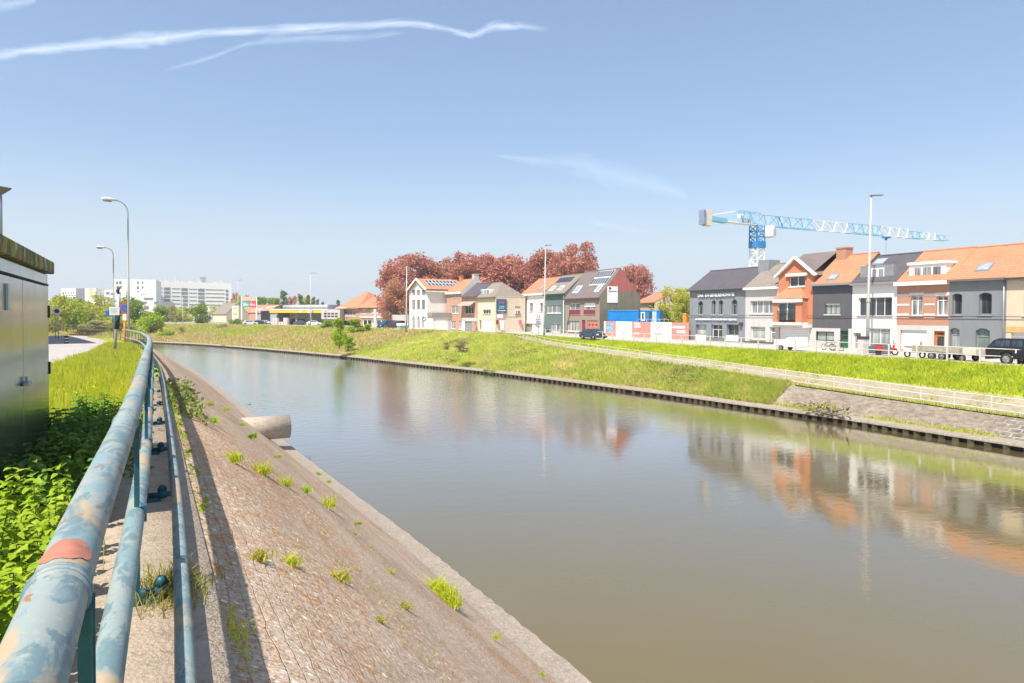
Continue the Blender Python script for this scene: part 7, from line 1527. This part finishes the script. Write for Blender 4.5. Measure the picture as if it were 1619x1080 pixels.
t = thing('covered_motorbike', 'motorbike under a dark grey cover beside the red scooter', 'motorbike', streetp(1393, 3.3), dY); b = MB(); b.prism([(-0.9, 0.1), (-0.95, 0.7), (-0.3, 0.95), (0.3, 0.9), (0.75, 1.1), (0.95, 0.6), (0.9, 0.1)], -0.25, 0.25); b.build('cover', mat('grey_cover', (0.12, 0.13, 0.15), 0.7), t, bevel=0.08)
t = thing('white_trailer', 'small white covered trailer in front of the roller garage of the orange brick house', 'trailer', streetp(1252, 2.0), dY); b = MB(); b.prism([(-1.5, 0.45), (-1.5, 1.0), (-0.2, 1.05), (0.3, 1.25), (1.5, 1.25), (1.5, 0.35), (0.2, 0.35)], -0.6, 0.6); b.build('body', WHITE, t, bevel=0.04)
for y in (-0.6, 0.6): wheel(t, -0.6, y, 0.26, 0.16)
t = thing('litter_bin', 'grey litter box standing by the fence near the tall lamp pole', 'bin', streetp(1365, 4.2), dY); MB().box((-0.35, -0.3, 0), (0.35, 0.3, 1.25)).build('box', P_LG, t, bevel=0.02); MB().box((-0.38, -0.33, 1.26), (0.38, 0.33, 1.5)).build('letter_slot', DKM, t)
t = thing('teal_box', 'small turquoise and white stall beside the brown-black van', 'stall', atdep(637, 521, 150), 0.3); t.location.z = 4.0; MB().box((-1.1, -0.6, 0), (1.1, 0.6, 0.75)).build('counter', mat('turquoise', (0.12, 0.48, 0.48), 0.6), t); MB().box((-1.25, -0.7, 0.76), (0.9, 0.7, 1.35)).build('white_top', WHITE, t, bevel=0.1)
# traffic signs along the far street
q = atz(851, 531, ZS); t = thing('stacked_sign', 'grey back of a stacked triangular direction sign on a thin post', 'road sign', (q.x, q.y, ZS), -YAW); sc = (q.x * math.sin(YAW) + q.y * math.cos(YAW)) / F
MB().tube([(0, 0, 0), (0, 0, 38 * sc)], 0.06, 8).build('post', STEEL, t, True)
for k, (w_, zz, hh) in enumerate(((1.6, 35, 2.5), (2.2, 31.5, 2.6), (3.4, 28, 3.2), (4.0, 24.5, 2.8), (4.2, 21, 3.0), (3.6, 17, 4), (3.6, 13, 2.5))): MB().box((-w_ * sc, 0.06, zz * sc), (w_ * sc, 0.10, (zz + hh) * sc)).build('sign_plate', mat('sign_back', (0.30, 0.31, 0.32), 0.5, 0.2) if k % 2 else STEEL, t)
q = atdep(671, 523, 135); t = thing('round_sign', 'small round blue-rimmed sign on a post before the white garage', 'road sign', (q.x, q.y, 4.0), -YAW); MB().tube([(0, 0, -0.5), (0, 0, 2.3)], 0.06, 8).build('post', WHITE, t, True); b = MB(); disc(b, (0, 2.4), 0.42, -0.1, -0.07, 20); b.build('sign_face', SIGNBLUE, t); b = MB(); disc(b, (0, 2.4), 0.28, -0.12, -0.101, 20); b.build('sign_centre', P_LG, t)
q = atdep(593, 520, 165); t = thing('stone_cross', 'grey stone memorial cross standing before the brick house', 'monument', (q.x, q.y, 4.0), -YAW); b = MB(); b.box((-0.6, -0.4, 0), (0.6, 0.4, 1.2)); b.box((-0.35, -0.25, 1.2), (0.35, 0.25, 4.6)); b.box((-0.8, -0.22, 3.3), (0.8, 0.22, 3.8)); b.build('cross', P_LG, t, bevel=0.04)
# ---- the air: an even, thin haze round the whole scene
hm = bpy.data.materials.new('haze'); hm.use_nodes = True; nt = hm.node_tree; nt.nodes.remove(nt.nodes['Principled BSDF'])
pv = nt.nodes.new('ShaderNodeVolumePrincipled'); pv.inputs['Color'].default_value = (0.93, 0.95, 1.0, 1); pv.inputs['Density'].default_value = 0.00035; pv.inputs['Anisotropy'].default_value = 0.2
nt.links.new(pv.outputs[0], nt.nodes['Material Output'].inputs['Volume'])
tag(MB().box((-4200, -4200, -3), (4800, 4800, 62)).build('haze', hm), kind='stuff')
